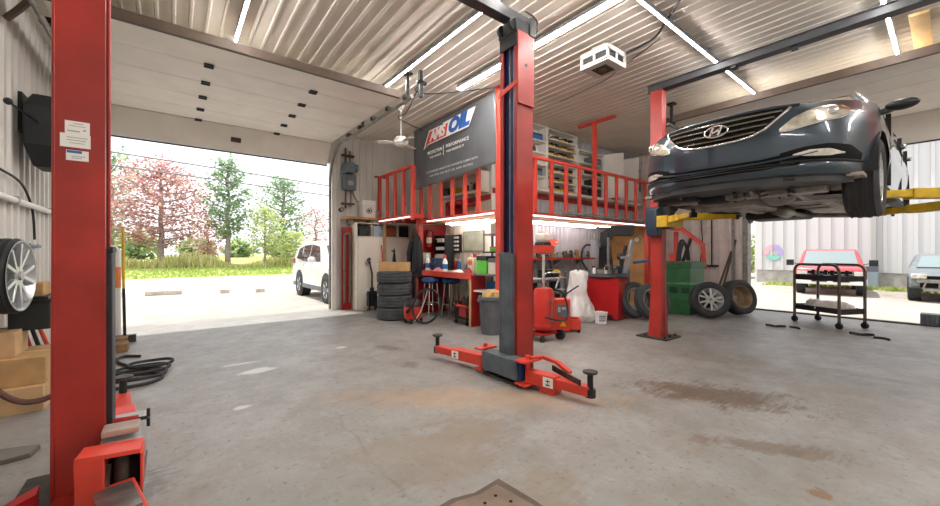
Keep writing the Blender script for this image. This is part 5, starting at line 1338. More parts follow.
mb = MB(); mb.prism([(.10, .42, .78), (.36, .42, .78), (.34, .42, 1.1), (.30, .42, 1.4), (.30, .42, 1.66), (.14, .42, 1.68), (.12, .42, 1.4)], (0, .16, 0)); P('column', tc(mb), black, tch, bev=.015)
a_, b_ = Vector((.16, .48, 1.64)), Vector((.70, .66, 1.70))
mb = MB(); d_ = (b_ - a_).normalized(); sd_ = d_.cross(Vector((0, 0, 1))).normalized() * .08
mb.prism([a_ - sd_ + Vector((-.06, -.02, -.3)), a_ - sd_ + Vector((.1, .03, -.22)), a_.lerp(b_, .4) - sd_ + Vector((0, 0, -.07)), b_ - sd_ + Vector((0, 0, -.12)), b_ - sd_ + Vector((.02, 0, .09)), a_.lerp(b_, .35) - sd_ + Vector((0, 0, .13)), a_ - sd_ + Vector((-.04, 0, .02))], sd_ * 2); P('swing_arm', tc(mb), black, tch, bev=.015)
mb = MB(); mb.cyl((.10, .20, 1.16), (.10, .20, 1.48), .085, n=20); mb.cyl((.10, .20, 1.48), (.10, .20, 1.52), .06, n=20); mb.bx(.06, .16, .24, .44, 1.36, 1.46); P('air_cylinder', tc(mb), mat('cyl_grey', '8C8F94', .4), tch, bev=.008)
mb = MB(); mb.cyl((.34, .3, .95), (.34, .3, 1.55), .024, n=14); mb.bx(.29, .39, .26, .34, .93, 1.02); P('mount_head', tc(mb), steel, tch)
mb = MB(); mb.tube([(.06, .16, 1.4), (-.02, .08, 1.40), (-.08, .04, 1.28), (-.08, .04, 1.1), (-.02, .06, .97), (.06, .1, .88)], .02); P('air_hose', tc(mb), black, tch)
mb = MB(); mb.bar((.58, .56, .85), (.68, .70, 1.50), .07, .06); mb.bar((.5, .52, 1.15), (.66, .62, 1.18), .05, .05); P('helper_post', tc(mb), MATS['cyl_grey'], tch, bev=.006)
mb = MB(); mb.bar((.50, .50, .85), (.58, .62, 1.40), .05, .05); P('helper_arm', tc(mb), black, tch, bev=.006)
for k, (u_, v_) in enumerate(((.05, .08), (.5, .1), (.16, .04), (.56, .3))): mb = MB(); mb.cyl((u_, v_, .86), (u_, v_, .93 + .02 * k), .03, n=12); P('tool_cup', tc(mb), [steel, grease, white_g, black][k], tch)
mb = MB(); mb.bx(.1, .52, -.02, .0, .04, .1); P('pedal_box', tc(mb), dkmetal, tch)
can(6.42, 4.02, .8605, .03, .16, white_g, orange_red, 'white bottle with an orange cap on the tyre changer tray'); 
# white pail with blue print
pl_ = T('white_pail', 'small white pail with blue print in front of the tyre changer', 'pail', (6.0, 3.86, 0))
mb = MB(); mb.lathe([(0, .004), (.095, 0), (.115, .18), (.122, .185), (.122, .2), (.11, .2), (.09, .01), (0, .01)], (6.0, 3.86, 0), n=24); P('pail', mb, white_g, pl_)
mb = MB()
for k in range(4):
    q0 = -2.75 + .26 * k; rr = .112
    for (dz0, dz1, a0, a1) in ((.05, .15, 0, .05), (.05, .15, .14, .19), (.05, .07, .05, .14), (.13, .15, .05, .14)) if k != 1 else ((.05, .07, 0, .19), (.09, .11, 0, .19), (.13, .15, 0, .19), (.05, .15, .15, .19)):
        p = [(6.0 + (rr + .0 + z * .02) * math.cos(q), 3.86 + (rr + z * .02) * math.sin(q), z) for q, z in ((q0 + a0, dz0), (q0 + a1, dz0), (q0 + a1, dz1), (q0 + a0, dz1))]
        mb.add(p, [(0, 1, 2, 3)])
P('print', mb, blue_d, pl_, smooth=False)
mb = MB(); mb.tube([(6.0 + .122 * math.cos(t) * .3, 3.86 + .122 * math.cos(t), .2 + .012 + .02 * math.sin(t)) for t in [PI * k / 10 for k in range(11)]], .004, n=6); P('handle', mb, black, pl_)
# white plastic sheeting bag
def bf(u, v):
    a = 2 * PI * u
    r = lerp_tab([(0, .06), (.03, .15), (.25, .16), (.5, .17), (.68, .25), (.88, .30), (1, .25)], v)
    f = 1 + .16 * math.sin(3 * a + 4 * v) + .10 * math.sin(8 * a - 9 * v) + .05 * math.sin(15 * a + 14 * v)
    return (5.92 + r * f * math.cos(a) * .85 - .05 * v, 4.26 + r * f * math.sin(a), .92 * (1 - v) + .004 + .02 * math.sin(5 * a) * (1 - v))
mb = MB().grid(bf, 60, 34); mb.add([bf(k / 60, 1) for k in range(60)], [tuple(range(60))])
S('plastic_bag', mb, bag_m, 'tall crumpled white plastic bag left of the red tyre changer', 'bag', ang=80)
mb = MB(); mb.tube([(5.3, 4.15, .5), (5.45, 4.05, .62), (5.55, 4.0, .68)], .012); mb.tube([(5.3, 4.15, .5), (5.24, 4.2, 0.0)], .012); S('pry_bar', mb, black, 'dark bent bar leaning in front of the white plastic bag', 'bar')
# red charger
ch = T('engine_charger', 'low red charger with a dark screen, right of the middle lift post', 'charger', (4.9, 3.88, 0))
Mc = rotbox((4.72, 3.9, 0), -.9)
mb = MB(); mb.bx(-.03, .28, 0, .25, .02, .52); P('housing', mb.xf(Mc), orange_red, ch, bev=.012)
mb = MB(); mb.bx(.07, .24, -.006, 0, .25, .44); P('screen', mb.xf(Mc), slate, ch)
mb = MB(); mb.bx(.09, .13, -.007, -.001, .32, .40); mb.bx(.15, .21, -.007, -.001, .36, .40); P('screen_marks', mb.xf(Mc), grey_l, ch)
mb = MB(); mb.prism([(.12, -.007, .1), (.22, -.007, .1), (.17, -.007, .19)], (0, .008, 0)); P('warning_triangle', mb.xf(Mc), tool_y, ch, label='yellow warning triangle')
mb = MB(); mb.bx(.28, .44, .02, .36, .05, .16); mb.bx(.28, .44, .02, .05, .16, .2); mb.bx(.28, .44, .33, .36, .16, .2); mb.bx(.41, .44, .05, .33, .16, .2); P('cable_tray', mb.xf(Mc), red_b, ch, bev=.004)
for x, y in ((0, .04), (0, .22), (.41, .06), (.41, .32)): mb = MB(); mb.cyl((x, y, 0), (x, y, .05), .02); P('foot', mb.xf(Mc), black, ch)
# oil drainer on wheels
od = T('oil_drainer', 'red wheeled waste oil drainer with a raised catch tray, right of the middle lift post', 'oil drainer', (4.22, 3.66, 0))
ox, oy = 4.24, 3.66
mb = MB(); mb.lathe([(0, .13), (.12, .13), (.155, .17), (.155, .68), (.12, .74), (.04, .76)], (ox, oy, 0), n=28); P('tank', mb, mat('drainer_red', 'C22A20', .35, vary=.12), od)
mb = MB(); mb.lathe([(.158, .2), (.16, .22), (.158, .24)], (ox, oy, 0), n=28); P('tank_band', mb, red_b, od)
mb = MB(); mb.bar((ox - .2, oy - .02, .1), (ox + .18, oy - .02, .1), .24, .03); P('base_frame', mb, red_d, od)
for dx, dy in ((.16, -.17), (-.14, .14)): 
    mb = MB(); mb.cyl((ox + dx - .02, oy + dy, .075), (ox + dx + .025, oy + dy, .075), .075, n=22); P('wheel', mb, black, od)
mb = MB(); mb.cyl((ox - .17, oy - .12, 0), (ox - .17, oy - .12, .1), .03); P('foot', mb, black, od)
mb = MB(); mb.cyl((ox, oy, .74), (ox, oy, 1.28), .022, n=14); P('tray_pole', mb, chrome, od)
mb = MB(); mb.lathe([(.05, 1.23), (.08, 1.24), (.15, 1.26), (.155, 1.36), (.145, 1.36), (.14, 1.27), (.05, 1.25)], (ox, oy, 0), n=4 * 7, closed=True); P('catch_tray', mb, red_b, od)
mb = MB(); mb.tube([(ox - .1, oy - .1, .74), (ox - .16, oy - .16, .95), (ox - .06, oy - .26, .98), (ox + .12, oy - .2, .95), (ox + .13, oy - .12, .74)], .012); P('push_handle', mb, chrome, od)
mb = MB(); mb.tube([(ox + .1, oy - .1, .72), (ox + .24, oy - .16, .66), (ox + .28, oy - .22, .42), (ox + .14, oy - .28, .3), (ox - .06, oy - .26, .32), (ox - .16, oy - .16, .36)], .014); P('hose', mb, rubber, od)
mb = MB(); mb.cyl((ox - .02, oy - .17, .3), (ox - .02, oy - .17, .58), .01); mb.bx(ox - .04, ox, oy - .18, oy - .15, .28, .31); mb.bx(ox - .04, ox, oy - .18, oy - .15, .57, .6); P('level_gauge', mb, steel, od)
mb = MB(); mb.cyl((ox + .03, oy - .05, .74), (ox + .03, oy - .05, .86), .014); mb.cyl((ox - .03, oy - .05, .86), (ox + .09, oy - .05, .86), .01); mb.cyl((ox - .06, oy + .02, .74), (ox - .06, oy + .02, .82), .03); P('valve', mb, steel, od)
mb = MB(); mb.bx(ox - .1, ox + .08, oy - .09, oy + .09, 1.285, 1.41); S('drain_pan', mb, dkmetal, 'dark pan standing in the tray of the red oil drainer', 'pan', bev=.02)
mb = MB(); mb.bx(ox - .09, ox + .07, oy - .08, oy + .08, 1.415, 1.54); S('oil_container', mb, cream, 'pale square container on top of the red oil drainer', 'container', bev=.03)
tl = T('glowing_box', 'small glowing red box with a pale mark on the rim of the oil drainer tray', 'lamp', (ox + .15, oy - .09, 1.362))  # plain red box whose body is given a glowing material
mb = MB(); mb.bx(ox + .09, ox + .17, oy - .13, oy - .05, 1.362, 1.45); P('body', mb, halo, tl, bev=.01); mb = MB(); mb.bx(ox + .115, ox + .145, oy - .135, oy - .13, 1.39, 1.42); P('mark', mb, white_g, tl)
cloth('glove', 'yellow work glove lying on the oil drainer handle', 'glove', ox + .05, oy - .2, .97, .05, .07, .05, tool_y, 21)
mb = MB(); mb.bar((4.62, 4.55, GU), (4.56, 4.55, 1.2), .05, .04); mb.bar((4.56, 4.55, 1.2), (4.56, 4.5, .9), .03, .03); S('air_pipe', mb, dkmetal, 'dark pipe hanging from the gallery behind the oil drainer', 'pipe')
# leaning wheels ---------------------------------------------------------
def leaning(name, label, x, y, yaw, tilt, R, r, w, face, style, grp=None):
    """wheel whose axle points along (cos yaw, sin yaw), leaning back by tilt"""
    o = T(name, label, 'wheel', (x, y, w / 2 * math.sin(abs(tilt)) + .002), grp)
    o.rotation_euler = (Matrix.Rotation(yaw, 3, 'Z') @ Matrix.Rotation(-tilt, 3, 'Y')).to_euler()
    if style == 'alloy': wheel_parts(o, R, r, w, face, offc=(0, 0, R), sw=.034)
    elif style == 'tyre':
        P('tread', tyre_mb(R, r, w).xf(Matrix.Translation((0, 0, R))), rubber_l, o, local=True)
        mb = MB(); h = w / 2 * .84; mb.lathe([(r + .002, -h), (r + .004, h), (r - .012, h), (r - .02, 0), (r - .012, -h)], ax='x', n=40, closed=True); P('bead_ring', mb.xf(Matrix.Translation((0, 0, R))), grey_l, o, local=True)
    else:
        P('tyre', tyre_mb(R, r, w).xf(Matrix.Translation((0, 0, R))), rubber, o, local=True)
        mb = MB(); h = w / 2 * .86
        mb.lathe([(r, -h), (r + .006, -h), (r - .012, -h * .7), (r - .03, -h * .2), (r - .03, h * .4), (r - .008, h * .85), (r + .006, h), (r - .004, h), (r - .04, h * .4), (r - .05, -h * .4), (.10, -h * .62), (.035, -h * .55), (.035, -h * .6), (.1, -h * .68), (r - .04, -h * .6)], ax='x', n=40, closed=True)
        rm = P('rim', mb.xf(Matrix.Translation((0, 0, R))), mat('rim_tan', '9B8468', .5, metal=.5, vary=.3) if 'rim_tan' not in MATS else MATS['rim_tan'], o, local=True, label='tan inner side of the rim')
    return o
leaning('alloy_wheel', 'wheel with a silver spoked alloy rim leaning on the green bin', 7.98, 2.80, math.radians(-145), .26, .335, .215, .225, 1, 'alloy')
leaning('bare_rim_wheel', 'wheel showing the tan hollow side of its rim, nearest the right door', 8.86, 2.56, math.radians(-118), .24, .345, .225, .24, 1, 'steel')
leaning('alloy_wheel', 'wheel mostly hidden behind the two leaning wheels by the green bin', 8.5, 3.0, math.radians(-106), .12, .30, .2, .19, 1, 'alloy')
leaning('tyre', 'bare tyre leaning directly on the red tyre changer', 6.93, 3.66, math.radians(-112), .30, .335, .225, .2, 1, 'tyre')
leaning('tyre', 'bare tyre leaning on another tyre, just left of the lift post base', 7.0, 3.36, math.radians(-116), .30, .335, .235, .2, 1, 'tyre')
# plywood end board with a gauge
mb = MB(); mb.bx(8.84, 8.87, 4.5, YI - .03, 0, GU); S('plywood_board', mb, ply, 'plywood board closing the right end under the gallery', 'board', smooth=False)
cg = T('pressure_gauge', 'round pale gauge on the plywood board', 'gauge', (8.82, 4.68, 1.5))
mb = MB(); mb.cyl((8.84, 4.68, 1.57), (8.80, 4.68, 1.57), .075, n=24); P('case', mb, steel_m, cg); mb = MB(); mb.cyl((8.80, 4.68, 1.57), (8.796, 4.68, 1.57), .06, n=24); P('dial', mb, cream, cg); mb = MB(); mb.bar((8.794, 4.68, 1.57), (8.794, 4.65, 1.61), .008, .003); P('needle', mb, black, cg)
at = T('air_tank', 'blue-grey air tank in front of the plywood board', 'tank', (7.75, 4.5, 0))
mb = MB(); mb.lathe([(0, .1), (.15, .12), (.2, .2), (.2, .88), (.15, .97), (0, 1.0)], (7.75, 4.5, 0), n=26); P('shell', mb, mat('tank_blue', '5F6F7E', .45), at)
for k in range(3): mb = MB(); q = 2 * PI * k / 3; mb.bar((7.75 + .15 * math.cos(q), 4.5 + .15 * math.sin(q), .2), (7.75 + .19 * math.cos(q), 4.5 + .19 * math.sin(q), 0), .04, .02); P('foot', mb, dkmetal, at)
mb = MB(); mb.cyl((7.75, 4.5, 1.0), (7.75, 4.5, 1.12), .02); mb.lathe([(.05, 1.1), (.08, 1.16), (.05, 1.24)], (7.75, 4.5, 0), n=16); P('regulator', mb, black, at)
mb = MB(); mb.cyl((7.95, 4.3, 1.04), (8.45, 4.2, 1.08), .03, n=12); P('side_pipe', mb, blue, at, label='blue pipe'); mb = MB(); mb.cyl((8.45, 4.2, 1.08), (8.75, 4.14, 1.1), .035, n=12); mb.cyl((8.6, 4.17, 1.09), (8.58, 4.17, 0.0), .02); P('grip', mb, red_b, at, label='red grip')
# wheeled green bin
gb = T('wheelie_bin', 'large green wheeled bin behind the far lift post', 'bin', (8.35, 3.4, 0))
def tap(z, d=0): k = (z / 1.02); return (8.06 - .06 * k - d, 8.66 + .06 * k + d, 3.2 - .03 * k - d, 3.68 + .05 * k + d)
mb = MB(); rows = []
for z in (.02, .3, .34, .62, .66, 1.0): 
    a = tap(z, .012 if z in (.34, .62) else 0); rows.append([(a[0], a[2], z), (a[1], a[2], z), (a[1], a[3], z), (a[0], a[3], z), (a[0], a[2], z)])
quadstrip(mb, rows); a = tap(.02); mb.bx(a[0], a[1], a[2], a[3], .01, .02)
P('body', mb, green_bin, gb, smooth=False)
a = tap(1.0, .02); mb = MB(); mb.bx(a[0], a[1], a[2], a[3], .96, 1.02); P('rim', mb, green_bin, gb, bev=.008)
mb = MB(); mb.bx(a[0] - .02, a[1] - .02, a[2] - .01, a[3] + .01, 1.022, 1.06); mb.bx(a[0] + .05, a[1] - .1, a[2] + .05, a[3] - .05, 1.06, 1.075); P('lid', mb, green_bin, gb, bev=.01)
for y in (3.2, 3.56): mb = MB(); mb.cyl((8.7, y - .03, .1), (8.7, y + .03, .1), .1, n=22); P('wheel', mb, black, gb)
for y0 in (3.2, 3.42): mb = MB(); mb.bx(8.0, 8.035, y0, y0 + .14, .45, .56); P('grip_pocket', mb, mat('bin_dark', '153A20', .6) if 'bin_dark' not in MATS else MATS['bin_dark'], gb)
mb = MB(); mb.cyl((8.74, 3.2, 1.0), (8.74, 3.56, 1.0), .018); P('handle', mb, green_bin, gb)
mb = MB()
for k in range(3):
    mb.tube([(8.12 + .06 * k + .13 * math.cos(t) * (.7 + .1 * k), 3.32 + .05 * k - .05 * math.cos(t), 1.08 + .015 + .42 * math.sin(t) * (.8 + .1 * k)) for t in [PI * q / 14 for q in range(15)]], .02)
S('hose_coil', mb, rubber, 'black hose loops standing on the lid of the green bin', 'hose')
simple_box('red_box', 'small red box at the back of the green bin lid', 'box', 8.1, 8.3, 3.48, 3.62, 1.0755, 1.24, red_b)
# red engine hoist behind the bin
eh = T('engine_hoist', 'red steel hoist with a bent boom behind the green bin', 'hoist', (9.3, 3.75, 0))
mb = MB(); mb.bx(9.25, 9.33, 3.95, 4.03, .06, 1.75); P('mast', mb, red_b, eh, bev=.004)
mb = MB(); mb.bar((9.29, 4.1, 1.82), (9.29, 3.85, 1.8), .09, .08); mb.bar((9.29, 3.87, 1.81), (9.29, 3.4, 1.42), .08, .08); mb.bar((9.29, 3.42, 1.45), (9.29, 3.38, .9), .07, .07); P('boom', mb, red_b, eh, bev=.004)
for x in (9.12, 9.46): mb = MB(); mb.bar((x, 4.2, .07), (x, 3.2, .07), .07, .07); P('leg', mb, red_b, eh, bev=.004)
mb = MB(); mb.bx(9.08, 9.5, 3.95, 4.03, .035, .105); P('cross_member', mb, red_b, eh)
for x in (9.12, 9.46):
    for y in (3.22, 4.18): mb = MB(); mb.cyl((x - .015, y, .02), (x + .015, y, .02), .02, n=12); P('caster', mb, black, eh)
mb = MB(); mb.cyl((9.29, 3.92, .8), (9.29, 3.66, 1.6), .035); P('ram', mb, dkmetal, eh)
# tools on the right wall
bw = T('floor_squeegee', 'dark squeegee hung head down on the right wall', 'squeegee', (10.03, 3.5, .9))
mb = MB(); mb.cyl((10.03, 3.5, .96), (10.03, 3.5, 2.25), .014); P('handle', mb, dkmetal, bw); mb = MB(); mb.bx(10.0, 10.05, 3.36, 3.64, .92, .97); P('blade', mb, black, bw)
for k, (y0, y1, z1, lb) in enumerate(((3.18, 3.02, 1.55, 'longer of the two dark rods leaning on the right wall'), (3.3, 3.1, 1.3, 'shorter of the two dark rods leaning on the right wall'))):
    mb = MB(); mb.cyl((9.8, y0 + .12, 0.002), (10.04, y1, z1), .022, n=10); S('leaning_rod', mb, trim_m, lb, 'rod')
mb = MB(); mb.tube([(10.04, 3.72, 2.6), (10.04, 3.73, 2.0), (10.03, 3.7, 1.5), (10.03, 3.74, 1.05), (10.02, 3.76, .7)], .014); S('hanging_cord', mb, black, 'black cord hanging down the right wall behind the bin', 'cord')
# ================================================================== left wall and the near floor
# alloy wheel on a wall bracket
aw = T('alloy_wheel', 'tyred wheel with a silver ten-spoke rim hung on the left wall', 'wheel', (-1.03, 4.55, .72))
Mw = Matrix.Translation((0, 0, .35)) @ Matrix.Rotation(math.radians(-5), 4, 'Z')
P('tyre', tyre_mb(.295, .262, .2).xf(Mw), rubber, aw, local=True)
a, b, f = rim_mb(.272, .235, 1, spokes=5, twin=True, sw=.028)
rm = P('rim', a.xf(Mw), alu, aw, local=True); P('spokes', b.xf(Mw), alu, rm, local=True, bev=.003)
mb = MB(); mb.cyl((f, 0, 0), (f + .03, 0, 0), .035, n=16); P('hub_cap', mb.xf(Mw), grey_l, rm, local=True)
mb = MB(); mb.cyl((-.2, .03, .0), (-.05, .0, .0), .03); P('wall_peg', mb.xf(Matrix.Translation((0, 0, .35))), steel, aw, local=True)
WX = XW + .026
# blue rail with hooks
br_ = T('tool_rail', 'blue hook rail running along the left wall above the boxes', 'rail', (WX + .02, 5.0, 1.28))
mb = MB(); mb.bx(WX, WX + .03, 3.9, 6.6, 1.31, 1.34); P('bar', mb, blue, br_)
for k in range(5): mb = MB(); y = 4.9 + .3 * k; mb.tube([(WX + .03, y, 1.32), (WX + .09, y, 1.31), (WX + .1, y, 1.35)], .006, n=6); P('hook', mb, steel, br_)
mb = MB(); mb.tube([(WX + .07, 5.5, 1.31), (WX + .07, 5.5, 1.2), (WX + .075, 5.52, 1.1)], .012); mb.bx(WX + .05, WX + .09, 5.46, 5.56, 1.06, 1.12); S('wall_hook_tool', mb, brown, 'small brown tool hanging from the blue rail', 'tool')
# pale pipe / tube on the wall
pp = T('wall_tube', 'long white tube fixed level along the left wall', 'tube', (WX + .04, 5.4, 1.73))
mb = MB(); mb.cyl((WX + .04, 4.0, 1.76), (WX + .04, 7.2, 1.76), .03, n=14); P('tube', mb, white_g, pp)
for y in (4.3, 5.6, 6.9): mb = MB(); mb.bx(WX, WX + .075, y - .02, y + .02, 1.72, 1.80); P('clip', mb, grey_l, pp)
mb = MB(); mb.tube([(WX + .02, 4.6, 2.03), (WX + .03, 5.2, 2.0), (WX + .03, 5.7, 1.98), (WX + .03, 6.0, 1.9), (WX + .03, 6.25, 1.7), (WX + .03, 6.32, 1.4)], .011); S('wall_cable', mb, rubber, 'dark cable sagging down the left wall below the black housing', 'cable')
# tapered black housing with a rod
bh = T('wall_speaker', 'large tapered black housing on the left wall behind the lift post', 'housing', (-.85, 5.97, 2.2))
mb = MB(); vs = []
for (x0, x1, y0, y1, z) in ((-1.12, -.72, 5.8, 6.15, 2.14), (-1.16, -.62, 5.66, 6.25, 2.34), (-1.16, -.62, 5.66, 6.25, 2.74), (-1.12, -.70, 5.78, 6.15, 2.88)): vs.append([(x0, y0, z), (x1, y0, z), (x1, y1, z), (x0, y1, z), (x0, y0, z)])
quadstrip(mb, vs); mb.add(vs[0][:4], [(3, 2, 1, 0)]); mb.add(vs[-1][:4], [(0, 1, 2, 3)]); P('shell', mb, mat('housing_black', '232628', .6), bh, bev=.02, smooth=False)
mb = MB(); mb.bar((-1.22, 5.97, 2.8), (-1.1, 5.97, 2.7), .05, .05); mb.bx(WX, WX + .03, 5.87, 6.07, 2.5, 2.9); P('bracket', mb, dkmetal, bh)
mb = MB(); mb.cyl((-1.05, 5.7, 2.56), (-1.12, 5.1, 2.57), .009, n=10); P('rod', mb, dkmetal, bh); mb = MB(); mb.ball((-1.12, 5.07, 2.57), .03, (1, 1.2, 1), 8); P('ball_end', mb, black, bh)
# ceiling junction by the left wall
ju = T('junction_box', 'grey junction box and bent conduit where left wall meets ceiling', 'box', (-1.0, 5.0, 3.6))
mb = MB(); mb.bx(-.98, -.72, 4.55, 4.9, 3.62, HC - .026); P('box', mb, slate, ju, bev=.015)
mb = MB(); mb.tube([(-.9, 4.9, 3.7), (-.95, 5.1, 3.62), (-1.1, 5.3, 3.5), (WX + .03, 5.4, 3.42)], .03); P('conduit', mb, trim_m, ju)

# shelf with a black bin
sb_ = T('wall_bracket', 'dark steel shelf bracket on the left wall beside the hung wheel', 'bracket', (-1.05, 5.0, .84))
mb = MB(); mb.bx(WX, -.84, 4.82, 5.25, .855, .875); mb.prism([(WX, 5.2, .7), (WX, 5.2, .855), (-.88, 5.2, .855)], (0, .02, 0)); P('plate', mb, dkmetal, sb_)
bb_ = T('black_bin', 'black open bin hanging under the wall bracket by the hung wheel', 'bin', (-.95, 4.85, .62))
mb = MB(); mb.bx(-1.06, -.82, 4.78, 5.02, .60, .83); P('tub', mb, mat('tub_black', '1D2422', .5), bb_, bev=.01); mb = MB(); mb.bx(-1.07, -.81, 4.77, 5.03, .83, .853); P('rim', mb, black, bb_)
simple_box('parts_carton', 'small brown carton on the wall bracket above the black bin', 'carton', -1.1, -.88, 4.9, 5.15, .8755, .99, board_tan)
# long-handled tools
for k, (y, m, lb) in enumerate(((5.15, red_d, 'red-handled long tool leaning on the left wall'), (5.3, black, 'black-handled long tool leaning on the left wall'), (5.45, red_b, 'second red-handled tool leaning on the left wall, nearest the door'))):
    o = T('long_tool', lb, 'tool', (-.98, y, 0)); mb = MB(); mb.cyl((-.93 + .03 * k, y, .05), (-1.19, y + .04, 1.15), .016, n=10); P('handle', mb, m, o); mb = MB(); mb.bx(-.98 + .03 * k, -.88 + .03 * k, y - .05, y + .05, 0, .05); P('head', mb, dkmetal, o)
# cartons
def carton(label, x0, x1, y0, y1, z0, z1, m=board_tan):
    o = T('carton', label, 'carton', ((x0 + x1) / 2, (y0 + y1) / 2, z0)); mb = MB(); mb.bx(x0, x1, y0, y1, z0, z1); P('box', mb, m, o, bev=.004)
    mb = MB(); ym = (y0 + y1) / 2; mb.bx(x0 + .002, x1 - .002, ym - .03, ym + .03, z1 - .0005, z1 + .001); P('tape', mb, board_pale, o); return o
carton('wide brown carton on the floor at the foot of the left wall', -1.21, -.80, 4.45, 5.1, .001, .2, board_pale)
carton('brown carton stacked on the wide carton by the left wall', -1.2, -.80, 4.52, 5.08, .202, .42, board_tan)
carton('smaller pale carton stacked topmost by the left wall', -1.2, -.98, 4.6, 4.95, .422, .62, board_pale)
mb = MB(); mb.tube([(-1.12, 4.3, 1.28), (-1.12, 4.28, .8), (-1.10, 4.32, .5), (-1.02, 4.34, .25), (-.88, 4.34, .12), (-.72, 4.38, .14), (-.64, 4.55, .3), (-.62, 4.7, .6)][:7], .022); S('rubber_hose', mb, brown, 'brown rubber hose looping in front of the cartons', 'hose')
mb = MB(); mb.prism([(-1.2, 3.35, .001), (-.68, 3.48, .001), (-.66, 3.60, .001), (-1.2, 3.78, .001)], (0, 0, .03)); S('plank', mb, mat('mat_dark', '6B6861', .8, vary=.2), 'flat dark grey board lying on the floor left of the near lift post', 'board', bev=.004)
mb = MB(); mb.lathe([(.012, 0), (.014, .008), (.008, .012), (0, .012)], (-1.0, 4.05, 0), n=10); S('bolt_nut', mb, dkmetal, 'small dark nut on the floor in front of the cartons', 'nut')
# things behind the left lift post, by the door
sq = T('push_broom', 'broom with a yellow and black handle standing by the left door', 'broom', (-.52, 7.15, 0))
mb = MB(); mb.cyl((-.535, 7.2, .75), (-.545, 7.22, 1.62), .016); P('upper_handle', mb, tool_y, sq, label='yellow upper handle'); mb = MB(); mb.cyl((-.52, 7.16, .1), (-.535, 7.2, .75), .018); P('lower_handle', mb, dkmetal, sq); mb = MB(); mb.bx(-.66, -.40, 7.1, 7.2, .0, .1); P('brush', mb, grease, sq)
for k, (x, y, z0, lb) in enumerate(((-.52, 6.55, .001, 'lower wooden block by the left door, nearer the hose coil'), (-.56, 7.0, .001, 'wooden block on the floor behind the broom'))):
    mb = MB(); mb.bx(x - .1, x + .08, y - .1, y + .1, z0, z0 + .1); S('wooden_block', mb, mat('block_wood', '8A6A48', .8, vary=.3) if 'block_wood' not in MATS else MATS['block_wood'], lb, 'block', bev=.005)
cn = T('coolant_drum', 'tall clear drum with an orange band beside the left door', 'drum', (-.72, 7.4, 0))
mb = MB(); mb.lathe([(.0, .0), (.13, 0), (.14, .02), (.14, 1.28), (.1, 1.34), (.05, 1.36)], (-.72, 7.45, 0), n=22); P('shell', mb, mat('drum_white', 'CFCBC6', .35), cn); mb = MB(); mb.lathe([(.142, .75), (.142, 1.05)], (-.72, 7.45, 0), n=22); P('band', mb, mat('drum_orange', 'D2763C', .5), cn)
mb = MB()
c = 0
for k in range(4):
    rr = .26 - .03 * k; cx_, cy_ = -.36 + .06 * k, 4.9 + .16 * k
    mb.tube([(cx_ + rr * 1.1 * math.cos(t), cy_ + rr * .9 * math.sin(t), .017 + .012 * k + .004 * math.sin(3 * t)) for t in [2 * PI * q / 28 for q in range(28)]], .016, closed=True)
mb.tube([(-.1, 5.15, .016), (-.3, 5.4, .016), (-.5, 5.9, .016), (-.45, 6.1, .016), (-.3, 6.0, .016)], .016)
S('hose_coil', mb, rubber, 'black hose lying coiled on the floor behind the near lift post', 'hose')

# ================================================================== loose things on the floor
fp_ = T('floor_plate', 'brown steel drain cover set in the floor at the bottom of the picture', 'drain cover', (1.1, 1.25, 0))
mb = MB(); mb.prism([(1.37, 1.51, .001), (1.24, 1.50, .001), (1.12, 1.53, .001), (.8, 1.5, .001), (.82, 1.0, .001), (1.38, 1.02, .001), (1.40, 1.28, .001)], (0, 0, .008)); P('plate', mb, mat('plate_brown', '7E6C5C', .6, metal=.2, vary=.25), fp_, bev=.003)
for k, (x, y) in enumerate(((1.3, 1.44), (1.22, 1.46 - .03), (1.33, 1.36), (1.25, 1.34), (1.14, 1.44), (1.34, 1.26))): mb = MB(); mb.cyl((x, y, .0085), (x, y, .0105), .009, n=12); P('hole', mb, pitch, fp_)
mb = MB(); mb.prism([(1.42, 1.55, .0005), (1.24, 1.535, .0005), (1.12, 1.57, .0005), (.76, 1.54, .0005), (.76, .98, .0005), (1.43, .98, .0005), (1.44, 1.3, .0005)], (0, 0, .0012)); P('dirt_seam', mb, trim_m, fp_, smooth=False)
for k, (x, y, a, lb) in enumerate(((7.93, 1.8, .3, 'dark curved rubber strip left of the service cart'), (8.02, 1.62, -.5, 'short dark rubber scrap left of the service cart'), (8.12, .82, .2, 'dark curved rubber strip in front of the service cart'), (8.0, .63, -.3, 'short dark rubber scrap nearest the right edge of the floor'))):
    mb = MB(); L_ = .13 if k % 2 == 0 else .08
    mb.tube([(x + L_ * math.cos(a + t) * .9 - .1 * math.sin(a), y + L_ * math.sin(a + t), .012 + .025 * abs(math.sin(t)) * (1 - k % 2)) for t in [-1.2 + .3 * q for q in range(9)]], .02, n=8); S('rubber_scrap', mb, rubber, lb, 'rubber scrap')
